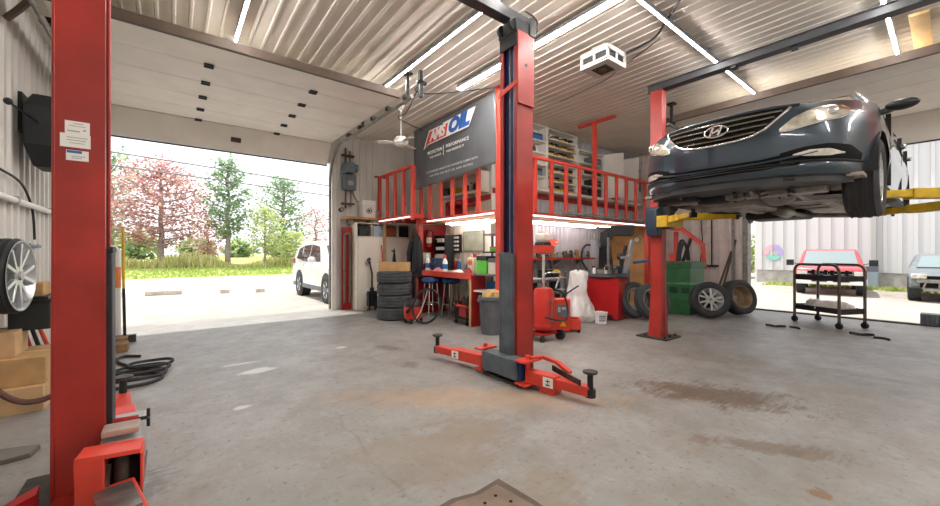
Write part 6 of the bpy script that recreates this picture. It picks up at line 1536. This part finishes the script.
# service cart
sv = T('service_cart', 'two-tray black service cart in front of the right door', 'cart', (9.02, 1.3, 0))
ex = Vector((-.53, -.85, 0)).normalized(); ey = Vector((ex.y, -ex.x, 0))      # long axis, short axis
if ey.x < 0: ey = -ey
c0 = Vector((9.0, 1.33, 0)); L2, W2 = .38, .24
def cp(a, b, z): p = c0 + ex * a * L2 + ey * b * W2; return (p.x, p.y, z)
for z, m in ((.24, black), (.78, black)):
    mb = MB(); mb.prism([cp(-1, -1, z), cp(1, -1, z), cp(1, 1, z), cp(-1, 1, z)], (0, 0, .012)); 
    for q0, q1 in (((-1, -1), (1, -1)), ((1, -1), (1, 1)), ((1, 1), (-1, 1)), ((-1, 1), (-1, -1))): mb.bar(cp(q0[0], q0[1], z + .035), cp(q1[0], q1[1], z + .045), .014, .09)
    P('tray', mb, m, sv)
frame_m = mat('cart_frame', '6A605C', .4, metal=.5)
for b in (-1, 1):
    mb = MB(); pts = [cp(-1, b, .1), cp(-1, b, .92)] + [cp(-1 + .3 * (1 - math.cos(t)), b, .92 + .13 * math.sin(t)) for t in [PI / 2 * k / 6 for k in range(1, 7)]] + [cp(1 - .3 * (1 - math.sin(t)), b, .92 + .13 * math.cos(t)) for t in [PI / 2 * k / 6 for k in range(0, 6)]] + [cp(1, b, .92), cp(1, b, .1)]
    mb.tube(pts, .022); P('end_frame', mb, frame_m, sv)
for a in (-1, 1):
    for b in (-1, 1):
        p = cp(a, b, 0); mb = MB(); mb.cyl((p[0] - .016, p[1] + .01, .05), (p[0] + .016, p[1] - .01, .05), .05, n=18); mb.bx(p[0] - .02, p[0] + .02, p[1] - .02, p[1] + .02, .09, .12); P('caster', mb, dkmetal, sv)
p = cp(-.55, .1, .8205); lump('plastic_wrap', 'grey-white plastic wrap at the left end of the cart lower tray', 'plastic wrap', *cp(-.62, -.0, .253)[:2], .2525, .11, .13, .17, bag_m, 31)
lump('plastic_wrap', 'long pale plastic wrap on the right part of the cart lower tray', 'plastic wrap', *cp(.22, 0, .253)[:2], .2525, .20, .25, .17, mat('wrap_tan', 'D8D0C6', .4, bump=.5, bscale=14), 33)
for k, (a, b, m, lb) in enumerate(((-.7, -.2, red_d, 'small red tool on the top tray of the service cart'), (-.3, .1, dkmetal, 'dark air tool in the middle of the top cart tray'), (.15, -.2, steel, 'steel tool right of the middle of the top cart tray'), (.6, .1, steel_m, 'grey tool at the right end of the top cart tray'))):
    q = Vector(cp(a, b, .7925)); o = T('hand_tool', lb, 'tool', tuple(q)); mb = MB(); mb.cyl(q + Vector((0, 0, .04)) - ex * .07, q + Vector((0, 0, .055)) + ex * .07, .035, .028, n=12); P('body', mb, m, o); mb = MB(); mb.bar(q + Vector((0, 0, .0)) + ex * .04, q + Vector((0, 0, .16)) + ex * .06, .03, .04); P('grip', mb, black, o)
mb = MB(); mb.bx(10.16, 10.42, .07, .33, .001, .20)
for k in range(5): mb.bx(10.135, 10.16, .085 + .05 * k, .115 + .05 * k, .01, .195)
S('ribbed_block', mb, slate, 'grey ribbed block on the right door threshold', 'block', bev=.004)

# ================================================================== ceiling pieces
fn = T('ceiling_fan', 'white ceiling fan hanging on a rod in front of the banner', 'fan', (3.2, 6.1, 3.2))
fx_, fy_ = 3.2, 6.05
mb = MB(); mb.lathe([(.07, HC - .026), (.075, HC - .05), (.05, HC - .1), (.02, HC - .12)], (fx_, fy_, 0), n=20); P('canopy', mb, white_g, fn); mb = MB(); mb.cyl((fx_, fy_, 3.3), (fx_, fy_, HC - .1), .012); P('rod', mb, white_g, fn)
mb = MB(); mb.lathe([(.02, 3.33), (.09, 3.31), (.13, 3.25), (.13, 3.2), (.09, 3.16), (.0, 3.15)], (fx_, fy_, 0), n=24); P('motor', mb, white_g, fn)
for k in range(3):
    q = 2 * PI * k / 3 + .5; d_ = Vector((math.cos(q), math.sin(q), 0)); s_ = Vector((-d_.y, d_.x, 0)); c = Vector((fx_, fy_, 3.21))
    mb = MB(); mb.prism([c + d_ * .1 - s_ * .03, c + d_ * .2 - s_ * .06 + Vector((0, 0, -.012)), c + d_ * .4 - s_ * .07 + Vector((0, 0, -.016)), c + d_ * .4 + s_ * .06 + Vector((0, 0, .01)), c + d_ * .2 + s_ * .05 + Vector((0, 0, .01)), c + d_ * .1 + s_ * .03], (0, 0, .008)); P('blade', mb, white_g, fn)
# ceiling heater
ht = T('ceiling_heater', 'white square heater unit with dark grilles on the ceiling', 'heater', (4.34, 2.76, 3.6))
mb = MB(); x0, x1, y0, y1, z0, z1 = 4.14, 4.54, 2.56, 2.96, 3.60, 3.80
mb.bx(x0, x1, y0, y1, z1 - .03, z1); mb.bx(x0, x1, y0, y1, z0, z0 + .02)
for a, b in ((x0, y0), (x1 - .03, y0), (x0, y1 - .03), (x1 - .03, y1 - .03)): mb.bx(a, a + .03, b, b + .03, z0 + .02, z1 - .03)
mb.bx(x0, x0 + .02, (y0 + y1) / 2 - .015, (y0 + y1) / 2 + .015, z0 + .02, z1 - .03); mb.bx((x0 + x1) / 2 - .015, (x0 + x1) / 2 + .015, y0, y0 + .02, z0 + .02, z1 - .03)
for zz in (z0 + .02, z1 - .065): mb.bx(x0, x1, y0, y0 + .02, zz, zz + .035); mb.bx(x0, x0 + .02, y0, y1, zz, zz + .035)
mb.bx(4.24, 4.44, 2.66, 2.86, 3.80, HC - .012); P('casing', mb, mat('heater_white', 'BEBAB4', .5), ht, bev=.006)
mb = MB(); mb.bx(x0 + .025, x1 - .02, y0 + .025, y1 - .02, z0 + .021, z1 - .031); P('core', mb, mat('heater_dark', '1E1B18', .7), ht)
mb = MB(); mb.bx(x0 + .1, x1 - .1, y0 + .1, y1 - .1, z0 - .004, z0); P('outlet', mb, pitch, ht)
mb = MB()
for k in range(9): mb.bx(x0 + .11 + .027 * k, x0 + .114 + .027 * k, y0 + .1, y1 - .1, z0 - .01, z0 - .004)
mb.cyl(((x0 + x1) / 2, (y0 + y1) / 2, z0 - .012), ((x0 + x1) / 2, (y0 + y1) / 2, z0 - .003), .05, n=18); P('grille', mb, mat('heater_bronze', '7B6A5A', .5, metal=.4), ht)
mb = MB(); mb.tube([(4.54, 2.62, 3.78), (4.64, 2.55, 3.85), (4.66, 2.4, 3.87), (4.6, 2.2, 3.875), (4.4, 2.0, 3.875), (4.1, 1.7, 3.875)], .014); S('conduit', mb, dkmetal, 'dark conduit curving across the ceiling from the heater', 'conduit')
mb = MB(); mb.tube([(4.7, 2.2, 3.88), (5.2, 3.3, 3.88)], .006); mb.tube([(3.0, 2.4, 3.815), (3.0, 1.0, 3.815)][:0] or [(5.2, 3.3, 3.88), (5.3, 4.2, 3.88)], .006); S('ceiling_cable', mb, dkmetal, 'thin dark cable stapled along the ceiling behind the heater', 'cable')
mb = MB(); mb.tube([(2.85, 4.82, 3.7), (3.0, 5.2, 3.8), (3.25, 5.2, 3.81), (3.6, 4.8, 3.81), (4.0, 4.3, 3.815)], .008); mb.tube([(2.85, 4.85, 3.68), (2.95, 5.4, 3.5), (3.05, 5.85, 3.56), (3.6, 6.0, 3.5)], .008); S('ceiling_cable', mb, dkmetal, 'dark cable sagging from the door bracket toward the banner', 'cable')
sl = T('stop_block', 'dark bracket at the left end of the right overhead door', 'bracket', (6.95, 3.1, 3.6))
mb = MB(); mb.bx(6.82, 7.02, 3.12, 3.3, 3.52, 3.66); P('body', mb, dkmetal, sl, bev=.006); mb = MB(); mb.cyl((6.92, 3.2, 3.66), (6.92, 3.2, HC - .026), .014); P('rod', mb, dkmetal, sl)
# ================================================================== outdoors
def leaf_mat(name, c):
    m = mat(name, c, .7); nt = m.node_tree; b = nt.nodes['Principled BSDF']; o = nt.nodes['Material Output']
    tr = nt.nodes.new('ShaderNodeBsdfTranslucent'); tr.inputs['Color'].default_value = rgb(c)
    mx = nt.nodes.new('ShaderNodeMixShader'); mx.inputs[0].default_value = .5
    nt.links.new(b.outputs[0], mx.inputs[1]); nt.links.new(tr.outputs[0], mx.inputs[2]); nt.links.new(mx.outputs[0], o.inputs[0])
    return m
asph = mat('asphalt_yard', 'A79F96', .9, vary=.15, scale=2.0, bump=.2, bscale=20)
roadm = mat('road', 'B8B6B3', .9, vary=.08, scale=1.2)
grassm = mat('grass_verge', 'B0BC6C', .95, vary=.35, scale=8)
fieldm = mat('field', 'A7A65C', .95, vary=.3, scale=2)
mb = MB(); mb.add([(-60, YN + .16, -.02), (XE + .16, YN + .16, -.02), (XE + .16, 16, -.06), (-60, 16, -.06)], [(0, 1, 2, 3)])
struct('yard_ground', mb, asph, smooth=False, recalc=False)
mb = MB(); mb.add([(XE + .16, -40, -.04), (XE + 4, -40, -.2), (60, -40, -.2), (60, 40, -.2), (XE + 4, 40, -.2), (XE + .16, 40, -.04)], [(0, 1, 4, 5), (1, 2, 3, 4)])
struct('side_yard_ground', mb, asph, smooth=False, recalc=False)
mb = MB(); mb.bx(-90, XE + .15, 16, 24.6, -.3, -.06); struct('road_ground', mb, roadm, smooth=False)
mb = MB(); mb.grid(lambda u, v: (-90 + 100 * u, 24.6 + 4.5 * v, -.05 + .35 * v + .05 * math.sin(30 * u) * v), 60, 6); struct('grass_ground', mb, grassm, recalc=False)
mb = MB(); mb.add([(-90, 29, .28), (40, 29, .28), (60, 140, .8), (-140, 140, .8)], [(0, 1, 2, 3)]); struct('field_ground', mb, fieldm, smooth=False, recalc=False)
def scatter(label, name, x0, x1, y0, y1, zf, n, hmin, hmax, mats, seed, wd=.10):
    rr = random.Random(seed); mb = MB()
    for _ in range(n):
        x, y = rr.uniform(x0, x1), rr.uniform(y0, y1); h_ = hmin + (hmax - hmin) * rr.random() * (.45 + .3 * math.sin(x * 1.3) + .25 * math.sin(x * .47 + 2)); z = zf(y)
        a = rr.uniform(0, PI); dx, dy = wd * math.cos(a), wd * math.sin(a); lx, ly = rr.uniform(-.3, .3) * h_, rr.uniform(-.3, .3) * h_
        mb.add([(x - dx, y - dy, z), (x + dx, y + dy, z), (x + lx + dx * .3, y + ly + dy * .3, z + h_), (x + lx - dx * .3, y + ly - dy * .3, z + h_)], [(0, 1, 2, 3)], rr.randrange(len(mats)))
    o = mesh_obj(name, mb, mats, recalc=False, smooth=False); tag(o, label, 'plants', None, 'stuff'); return o
weeds = [leaf_mat('weed_a', 'CFCB86'), leaf_mat('weed_b', 'B3BF78'), leaf_mat('weed_c', 'DAD3A2')]
scatter('tall yellow-green weeds growing behind the grass verge', 'tall_weeds', -22, 9, 28.8, 32.5, lambda y: .25, 9000, .2, 1.3, weeds, 4, .05)
gm2 = [leaf_mat('blade_a', 'A6B862'), leaf_mat('blade_b', 'BECB7C')]
scatter('short bright green grass along the far road edge', 'verge_grass', -20, 9, 24.7, 28.8, lambda y: -.05 + .35 * (y - 24.6) / 4.5, 6000, .08, .2, gm2, 6, .06)
# loose curb stones
for k, (x, y, w_, lb) in enumerate(((-.2, 15.2, .9, 'longest pale curb stone across the lot, below the reddish tree'), (1.35, 14.6, .25, 'short curb stone left of the middle one'), (2.3, 14.2, .25, 'short curb stone in the middle of the lot edge'), (3.7, 13.9, .7, 'curb stone nearest the white car'), (-1.3, 15.4, .3, 'curb stone nearest the left lift post'))):
    mb = MB(); mb.bx(x - w_ / 2, x + w_ / 2, y - .09, y + .09, -.05, .07); S('curb_stone', mb, mat('curb', 'BFB1A0', .9, vary=.2) if 'curb' not in MATS else MATS['curb'], lb, 'curb stone', bev=.01)
# trees
def tree(name, label, x, y, h, crown, trunk_r, leaf_m, trunk_m, n, leaf, seed, crown0=.3, forks=0, cone=False, z0=.25):
    rr = random.Random(seed); o = T(name, label, 'tree', (x, y, z0))
    mb = MB(); sway = [(x + .15 * math.sin(3 * k + seed) * k / 6, y, z0 + h * .92 * k / 6) for k in range(7)]
    mb.tube(sway, [trunk_r * (1 - .8 * k / 6) for k in range(7)], n=8)
    tips = []
    nb = 26
    for k in range(nb):
        f = crown0 + (1 - crown0) * (k + .5) / nb; a = k * 2.4 + seed
        r = crown * (1 - (f - crown0) / (1 - crown0)) ** .8 + .15 if cone else crown * math.sqrt(max(.05, 1 - ((f - crown0) / (1 - crown0) * 1.9 - .85) ** 2))
        b0 = Vector((x, y, z0 + h * f * .88)); b1 = Vector((x + r * .9 * math.cos(a), y + r * .9 * math.sin(a), z0 + h * (f * .9 + .08)))
        mb.tube([b0, b0.lerp(b1, .5) + Vector((0, 0, -.1)), b1], [trunk_r * .3, trunk_r * .2, trunk_r * .08], n=5); tips.append((b0, b1))
    P('trunk', mb, trunk_m, o)
    lf = MB()
    for _ in range(n):
        b0, b1 = tips[rr.randrange(nb)]; t = rr.uniform(.3, 1.08); c = b0.lerp(b1, t) + Vector((rr.gauss(0, .30), rr.gauss(0, .30), rr.gauss(0, .26))) * (crown / 2.2)
        u = Vector((rr.uniform(-1, 1), rr.uniform(-1, 1), rr.uniform(-.6, .6))).normalized(); v = u.cross(Vector((rr.uniform(-1, 1), rr.uniform(-1, 1), 1))).normalized()
        s1, s2 = leaf * rr.uniform(.6, 1.2), leaf * rr.uniform(.4, .8)
        lf.add([c - u * s1, c - v * s2, c + u * s1, c + v * s2], [(0, 1, 2, 3)], rr.randrange(len(leaf_m)))
    f = mesh_obj('foliage', lf, leaf_m, LOC[o.name], recalc=False, smooth=False); f.parent = o
    return o
def leafm(name, c): 
    return leaf_mat(name, c)
bark = mat('bark', '9A8C84', .9, vary=.3)
redl = [leafm('leaf_red_a', 'C08A8C'), leafm('leaf_red_b', 'D6ACAC'), leafm('leaf_red_c', 'A87878'), leafm('leaf_red_d', 'CDB09C')]
pinel = [leafm('pine_a', '8FA983'), leafm('pine_b', 'A9BE98'), leafm('pine_c', '7F9E78')]
limel = [leafm('lime_a', 'C6D08E'), leafm('lime_b', 'D6DCA8'), leafm('lime_c', 'B0C080')]
tree('maple_tree', 'large reddish maple beyond the road, the widest tree in the left door', -.55, 31.5, 7.0, 3.1, .2, redl, bark, 5200, .12, 1, .22)
tree('pine_tree', 'tall pine with a bare lower trunk, right of the reddish maple', 3.0, 30.5, 7.7, 1.55, .18, pinel, bark, 3000, .12, 2, .26)
tree('pine_tree', 'shorter broad pine behind the lime green tree, nearest the door jamb', 7.2, 34.0, 7.4, 2.1, .2, pinel, bark, 3000, .13, 5, .2)
tree('young_tree', 'young lime green tree standing between the two pines', 5.1, 29.6, 4.3, 1.4, .09, limel, bark, 1900, .10, 7, .22)
tree('bushy_tree', 'low lime green bush beside the white car', 7.1, 30.0, 2.6, 1.3, .08, limel, bark, 1400, .11, 8, .08)
tree('pine_tree', 'pine half hidden behind the left part of the reddish maple', -3.4, 37.0, 8.6, 2.2, .2, pinel, bark, 1700, .14, 9, .2)
tree('maple_tree', 'small reddish tree at the left edge behind the lift post', -4.6, 33.0, 6.0, 2.2, .16, redl, bark, 1700, .13, 10, .2)
tree('maple_tree', 'small reddish tree low behind the right side of the big maple', 2.2, 36.0, 4.0, 1.4, .12, redl, bark, 900, .12, 11, .15)
tree('maple_tree', 'reddish tree behind the broad pine at the door jamb', 10.9, 38.0, 5.5, 1.8, .15, redl, bark, 900, .13, 12, .2)
# far tree line
def treeline():
    rr = random.Random(3)
    for k in range(9):
        x = -22 + 6.2 * k; tree('distant_tree', ['distant tree on the horizon left of the big maple', 'distant tree on the horizon behind the trees of the left door'][k > 3], x, 70 + rr.uniform(-6, 6), rr.uniform(2.5, 3.6), 2.6, .2, pinel[:2] + limel[:1], bark, 500, .5, 20 + k, .05, z0=.4)['group'] = ['distant trees left of the maple', 'distant trees behind the near trees'][k > 3]
treeline()
# overhead wires
for (z0, lb) in ((5.54, 'upper overhead wire across the left door'), (4.98, 'lower overhead wire across the left door')):
    mb = MB(); mb.tube([(-30 + 70 * k / 20, 22.0, z0 - .05 * (-30 + 70 * k / 20 + 2)) for k in range(21)], .03, n=6)
    S('overhead_wire_outside', mb, mat('wire', '6E6A70', .6) if 'wire' not in MATS else MATS['wire'], lb, 'wire')

# ---------------------------------------------------------------- simple but shaped vehicles
def vehicle(name, label, cat, prof, width, M, paint_m, wheels, wr, glass, tum=.12, extra=None, beltz=1.0):
    """prof: outline (s, z) of the side, clockwise from front bottom; glass: list of side windows; M: matrix car->world"""
    o = T(name, label, cat, tuple(M @ Vector((prof[0][0], 0, 0))))
    hw = width / 2; mb = MB(); n = len(prof)
    def yy(z): return hw - .05 * max(0, (.45 - z)) - (tum * max(0, z - beltz) / .55 if z > beltz else 0)
    vs = [];
    for sg in (1, -1): vs += [(s, sg * yy(z), z) for s, z in prof]
    mb.add(vs, [tuple(range(n)), tuple(range(2 * n - 1, n - 1, -1))] + [(i, (i + 1) % n, n + (i + 1) % n, n + i) for i in range(n)])
    P('body', mb.xf(M), paint_m, o, bev=.05, ang=30)
    for s0 in wheels:
        for sg in (1, -1):
            Mx = M @ Matrix.Translation((s0, sg * (hw - .085), wr)) @ Matrix.Rotation(PI / 2, 4, 'Z')
            t = P('wheel', tyre_mb(wr, wr * .62, .22, n=28).xf(Mx), rubber, o); a, b, f = rim_mb(wr * .62, .22, sg, spokes=5, twin=False, n=24, sw=.06); P('rim', a.join(b).xf(Mx), alu, t)
            am = MB(); am.cyl((s0, sg * (hw - .25), wr + .02), (s0, sg * (hw + .003), wr + .02), wr * 1.16, n=26); P('wheel_arch', am.xf(M), under_d, o)
    for gl_ in glass:
        for sg in (1, -1):
            mb = MB(); mb.prism([(s, sg * (yy(z) + .001), z) for s, z in gl_], (0, sg * .008, 0)); P('side_window', mb.xf(M), tint, o, smooth=False)
    return o, yy
def part(o, name, M, m, mb, **k): return P(name, mb.xf(M), m, o, **k)
# white SUV parked outside the left door, nose towards the building
MS = Matrix.Translation((3.95, 9.0, -.03)) @ Matrix.Rotation(PI / 2, 4, 'Z')
suv, yy = vehicle('suv', 'white compact SUV parked outside, right of the left door', 'car', [(0, .3), (0, .62), (.08, .82), (.95, 1.02), (1.45, 1.45), (1.9, 1.62), (3.2, 1.62), (3.85, 1.45), (4.2, 1.05), (4.25, .6), (4.2, .35)], 1.8, MS, mat('suv_white', 'E9E9E8', .25, coat=.8), (.75, 3.3), .35,
    [[(1.25, 1.05), (1.6, 1.46), (2.3, 1.52), (2.3, 1.04)], [(2.38, 1.04), (2.38, 1.52), (3.1, 1.5), (3.1, 1.05)], [(3.2, 1.08), (3.2, 1.48), (3.6, 1.4), (3.72, 1.12)]], beltz=.95)
for sg in (1, -1):
    mb = MB(); mb.ball((1.55, sg * 1.02, 1.1), .11, (.6, 1, .75), 8); part(suv, 'door_mirror', MS, MATS['suv_white'], mb)
    for s0 in (2.15, 3.0): mb = MB(); mb.bx(s0 - .1, s0 + .08, sg * .90 - .015, sg * .90 + .02, .93, .96); part(suv, 'door_handle', MS, MATS['suv_white'], mb, bev=.006)
    mb = MB(); mb.bx(.3, 4.0, sg * .88 - .02, sg * .88 + .025, .28, .40); part(suv, 'sill_trim', MS, grey, mb)
    mb = MB(); mb.bx(4.0, 4.22, sg * .78 - .12, sg * .78 + .1, .95, 1.12); part(suv, 'tail_lamp', MS, MATS['tail_red'], mb, bev=.02)
mb = MB(); mb.prism([(.98, -.72, 1.05), (.98, .72, 1.05), (1.46, .66, 1.47), (1.46, -.66, 1.47)], (-.02, 0, .02)); part(suv, 'windscreen', MS, tint, mb)
# red pickup outside the right door
MP = Matrix.Translation((17.6, 2.55, -.2)) @ Matrix.Rotation(.15, 4, 'Z') @ Matrix.Scale(.9, 4)
pk_red = mat('pickup_red', 'B23A40', .3, coat=.6)
pk, yy = vehicle('pickup_truck', 'red pickup truck parked outside facing the right door', 'truck', [(0, .42), (.0, .98), (.12, 1.06), (1.15, 1.12), (1.6, 1.68), (1.85, 1.76), (2.9, 1.76), (3.15, 1.65), (3.3, 1.15), (5.1, 1.12), (5.15, .5)], 1.95, MP, pk_red, (.85, 4.2), .37, [[(1.4, 1.15), (1.72, 1.62), (2.9, 1.64), (3.0, 1.15)]], tum=.16, beltz=1.1)
mb = MB(); mb.prism([(1.17, -.8, 1.14), (1.17, .8, 1.14), (1.6, .70, 1.67), (1.6, -.70, 1.67)], (-.03, 0, .03)); part(pk, 'windscreen', MP, mat('screen_glass', '7C8A8C', .35), mb)
mb = MB(); mb.bx(-.08, .02, -.98, .98, .42, .66); part(pk, 'bumper', MP, mat('bumper_white', 'D8D6D2', .4), mb, bev=.02, label='white front bumper')
mb = MB(); mb.bx(-.03, .0, -.62, .62, .70, .92); g_ = part(pk, 'grille', MP, pitch, mb)
mb = MB()
for k in range(4): mb.bx(-.045, -.03, -.62 + .34 * k, -.60 + .34 * k, .70, .92)
mb.bx(-.045, -.03, -.62, .62, .80, .825); mb.bx(-.045, -.03, -.64, .64, .68, .70); mb.bx(-.045, -.03, -.64, .64, .92, .94); part(pk, 'grille_frame', MP, chrome, mb)
for sg in (1, -1):
    mb = MB(); mb.bx(-.03, .0, sg * .79 - .15, sg * .79 + .15, .71, .92); part(pk, 'headlamp', MP, lens_fog, mb, bev=.01)
    mb = MB(); mb.bx(1.25, 1.42, sg * 1.22 - .12, sg * 1.22 + .12, 1.1, 1.34); mb.bar((1.35, sg * .93, 1.15), (1.35, sg * 1.12, 1.2), .04, .03); part(pk, 'door_mirror', MP, dkmetal, mb, bev=.02)
    mb = MB(); mb.bx(-.09, -.08, sg * .3 - .22, sg * .3 + .22, .52, .58); part(pk, 'bumper_slot', MP, dkmetal, mb)
# damaged dark car
MD = Matrix.Translation((17.2, -.1, -.2)) @ Matrix.Rotation(.05, 4, 'Z')
sc_, yy = vehicle('scrap_car', 'dark car with its bumper missing, parked outside at the right edge', 'car', [(0.1, .5), (.1, .8), (.3, .88), (1.2, .98), (1.7, 1.36), (2.1, 1.42), (2.9, 1.38), (3.6, 1.02), (4.4, .98), (4.4, .4), (1.2, .3), (.6, .3)], 1.75, MD, mat('scrap_grey', '6F767A', .35, coat=.4, vary=.2), (.75, 3.5), .32, [[(1.45, 1.0), (1.78, 1.32), (2.6, 1.32), (3.1, 1.02)]], tum=.2, beltz=.95)
mb = MB(); mb.prism([(1.22, -.7, 1.0), (1.22, .7, 1.0), (1.7, .6, 1.35), (1.7, -.6, 1.35)], (-.02, 0, .02)); part(sc_, 'windscreen', MD, MATS['screen_glass'], mb)
mb = MB(); mb.bx(.0, .1, -.72, .72, .58, .68); mb.bx(.02, .12, -.6, .6, .34, .42)
for k in range(5): mb.bar((.06, -.6 + .3 * k, .4), (.05, -.5 + .26 * k, .62), .05, .04)
part(sc_, 'crash_bar', MD, steel_m, mb)
mb = MB(); mb.bx(.06, .2, -.66, .66, .44, .78); part(sc_, 'radiator', MD, pitch, mb)
for sg in (1, -1): mb = MB(); mb.bx(.04, .22, sg * .68 - .15, sg * .68 + .15, .70, .84); part(sc_, 'headlamp', MD, lens_fog, mb, bev=.02)
# white metal building across the yard
bl = T('metal_building', 'long white ribbed metal building across the side yard', 'building', (23.5, -10, -.2))
BXX = 23.2
pr = ribs(-38, 6.15, .42, .10, .06)
mb = sheet(pr, .42, 6.0, lambda p, q, hh: (BXX - hh, p, q)); mb.bx(BXX + .01, BXX + .2, -38, 6.15, .42, 6.0); mb.bx(BXX + .01, BXX + 12, 6.05, 6.15, -.2, 6.0); P('cladding', mb, mat('building_white', 'C9C9C8', .6), bl, smooth=False)
mb = MB(); mb.bx(BXX + .02, BXX + .3, -38, 6.15, -.25, .42); P('plinth', mb, mat('plinth', 'A8A49E', .9, vary=.15), bl)
mb = MB(); mb.bx(BXX - .3, BXX + 12, -38.4, 6.4, 6.0, 6.25); P('roof', mb, slate, bl)
for y in (2.05, -2.5): 
    mb = MB(); mb.bx(BXX - .18, BXX - .06, y - .12, y + .02, -.15, 5.9); P('downpipe', mb, grey_l, bl)
rg = [mat('ring_violet', 'A79AC8', .6), mat('ring_teal', '7FC0B4', .6), mat('ring_pink', 'D3A7B4', .6)]
ringp = None
for k in range(3):
    a0 = PI / 2 + 2 * PI / 3 * k + .12; mb = MB(); pts = [a0 + (2 * PI / 3 - .24) * q / 14 for q in range(15)]
    rows = [[(BXX - .085, 5.38 + r * math.cos(t), 1.28 + r * math.sin(t)) for t in pts] for r in (.17, .38)]; quadstrip(mb, rows)
    o = P('emblem_arc', mb, rg[k], bl, label=['violet arc of the round sign', 'teal arc of the round sign', 'pink arc of the round sign'][k], smooth=False, solid=.01)
ub = simple_box('utility_box', 'grey-blue utility box at the foot of the white building', 'box', 22.65, 22.95, 1.85, 2.2, -.2, .7, mat('util', '8FA0A8', .5), lid=grey)
scatter('rough grass at the foot of the white building', 'yard_grass', 21.2, 23.0, -4, 5.4, lambda y: -.2, 900, .08, .3, gm2, 9, .06)
# small gabled house left of the building
hs = T('gabled_shed', 'small dark-roofed shed far behind, left of the white building', 'shed', (34, 12.6, -.2))
mb = MB(); mb.bx(33, 38, 10.4, 15.0, -.2, 2.6); P('walls', mb, mat('shed_wall', 'B6A88C', .8), hs)
mb = MB(); mb.prism([(32.6, 9.9, 2.5), (32.6, 12.6, 4.4), (32.6, 15.4, 2.5)], (6, 0, 0)); P('roof', mb, slate, hs)
mb = MB(); mb.bx(32.97, 33.0, 10.9, 11.8, .9, 1.9); P('window', mb, tint, hs)
tree('bushy_tree', 'lime green bush before the shed, beside the right door jamb', 26.5, 7.6, 2.6, 1.1, .08, limel, bark, 900, .16, 31, .1, z0=-.2)
tree('pine_tree', 'green tree behind the shed roof, seen past the right door jamb', 42, 15.0, 8.5, 3.0, .25, pinel, bark, 1500, .3, 32, .2, z0=-.2)
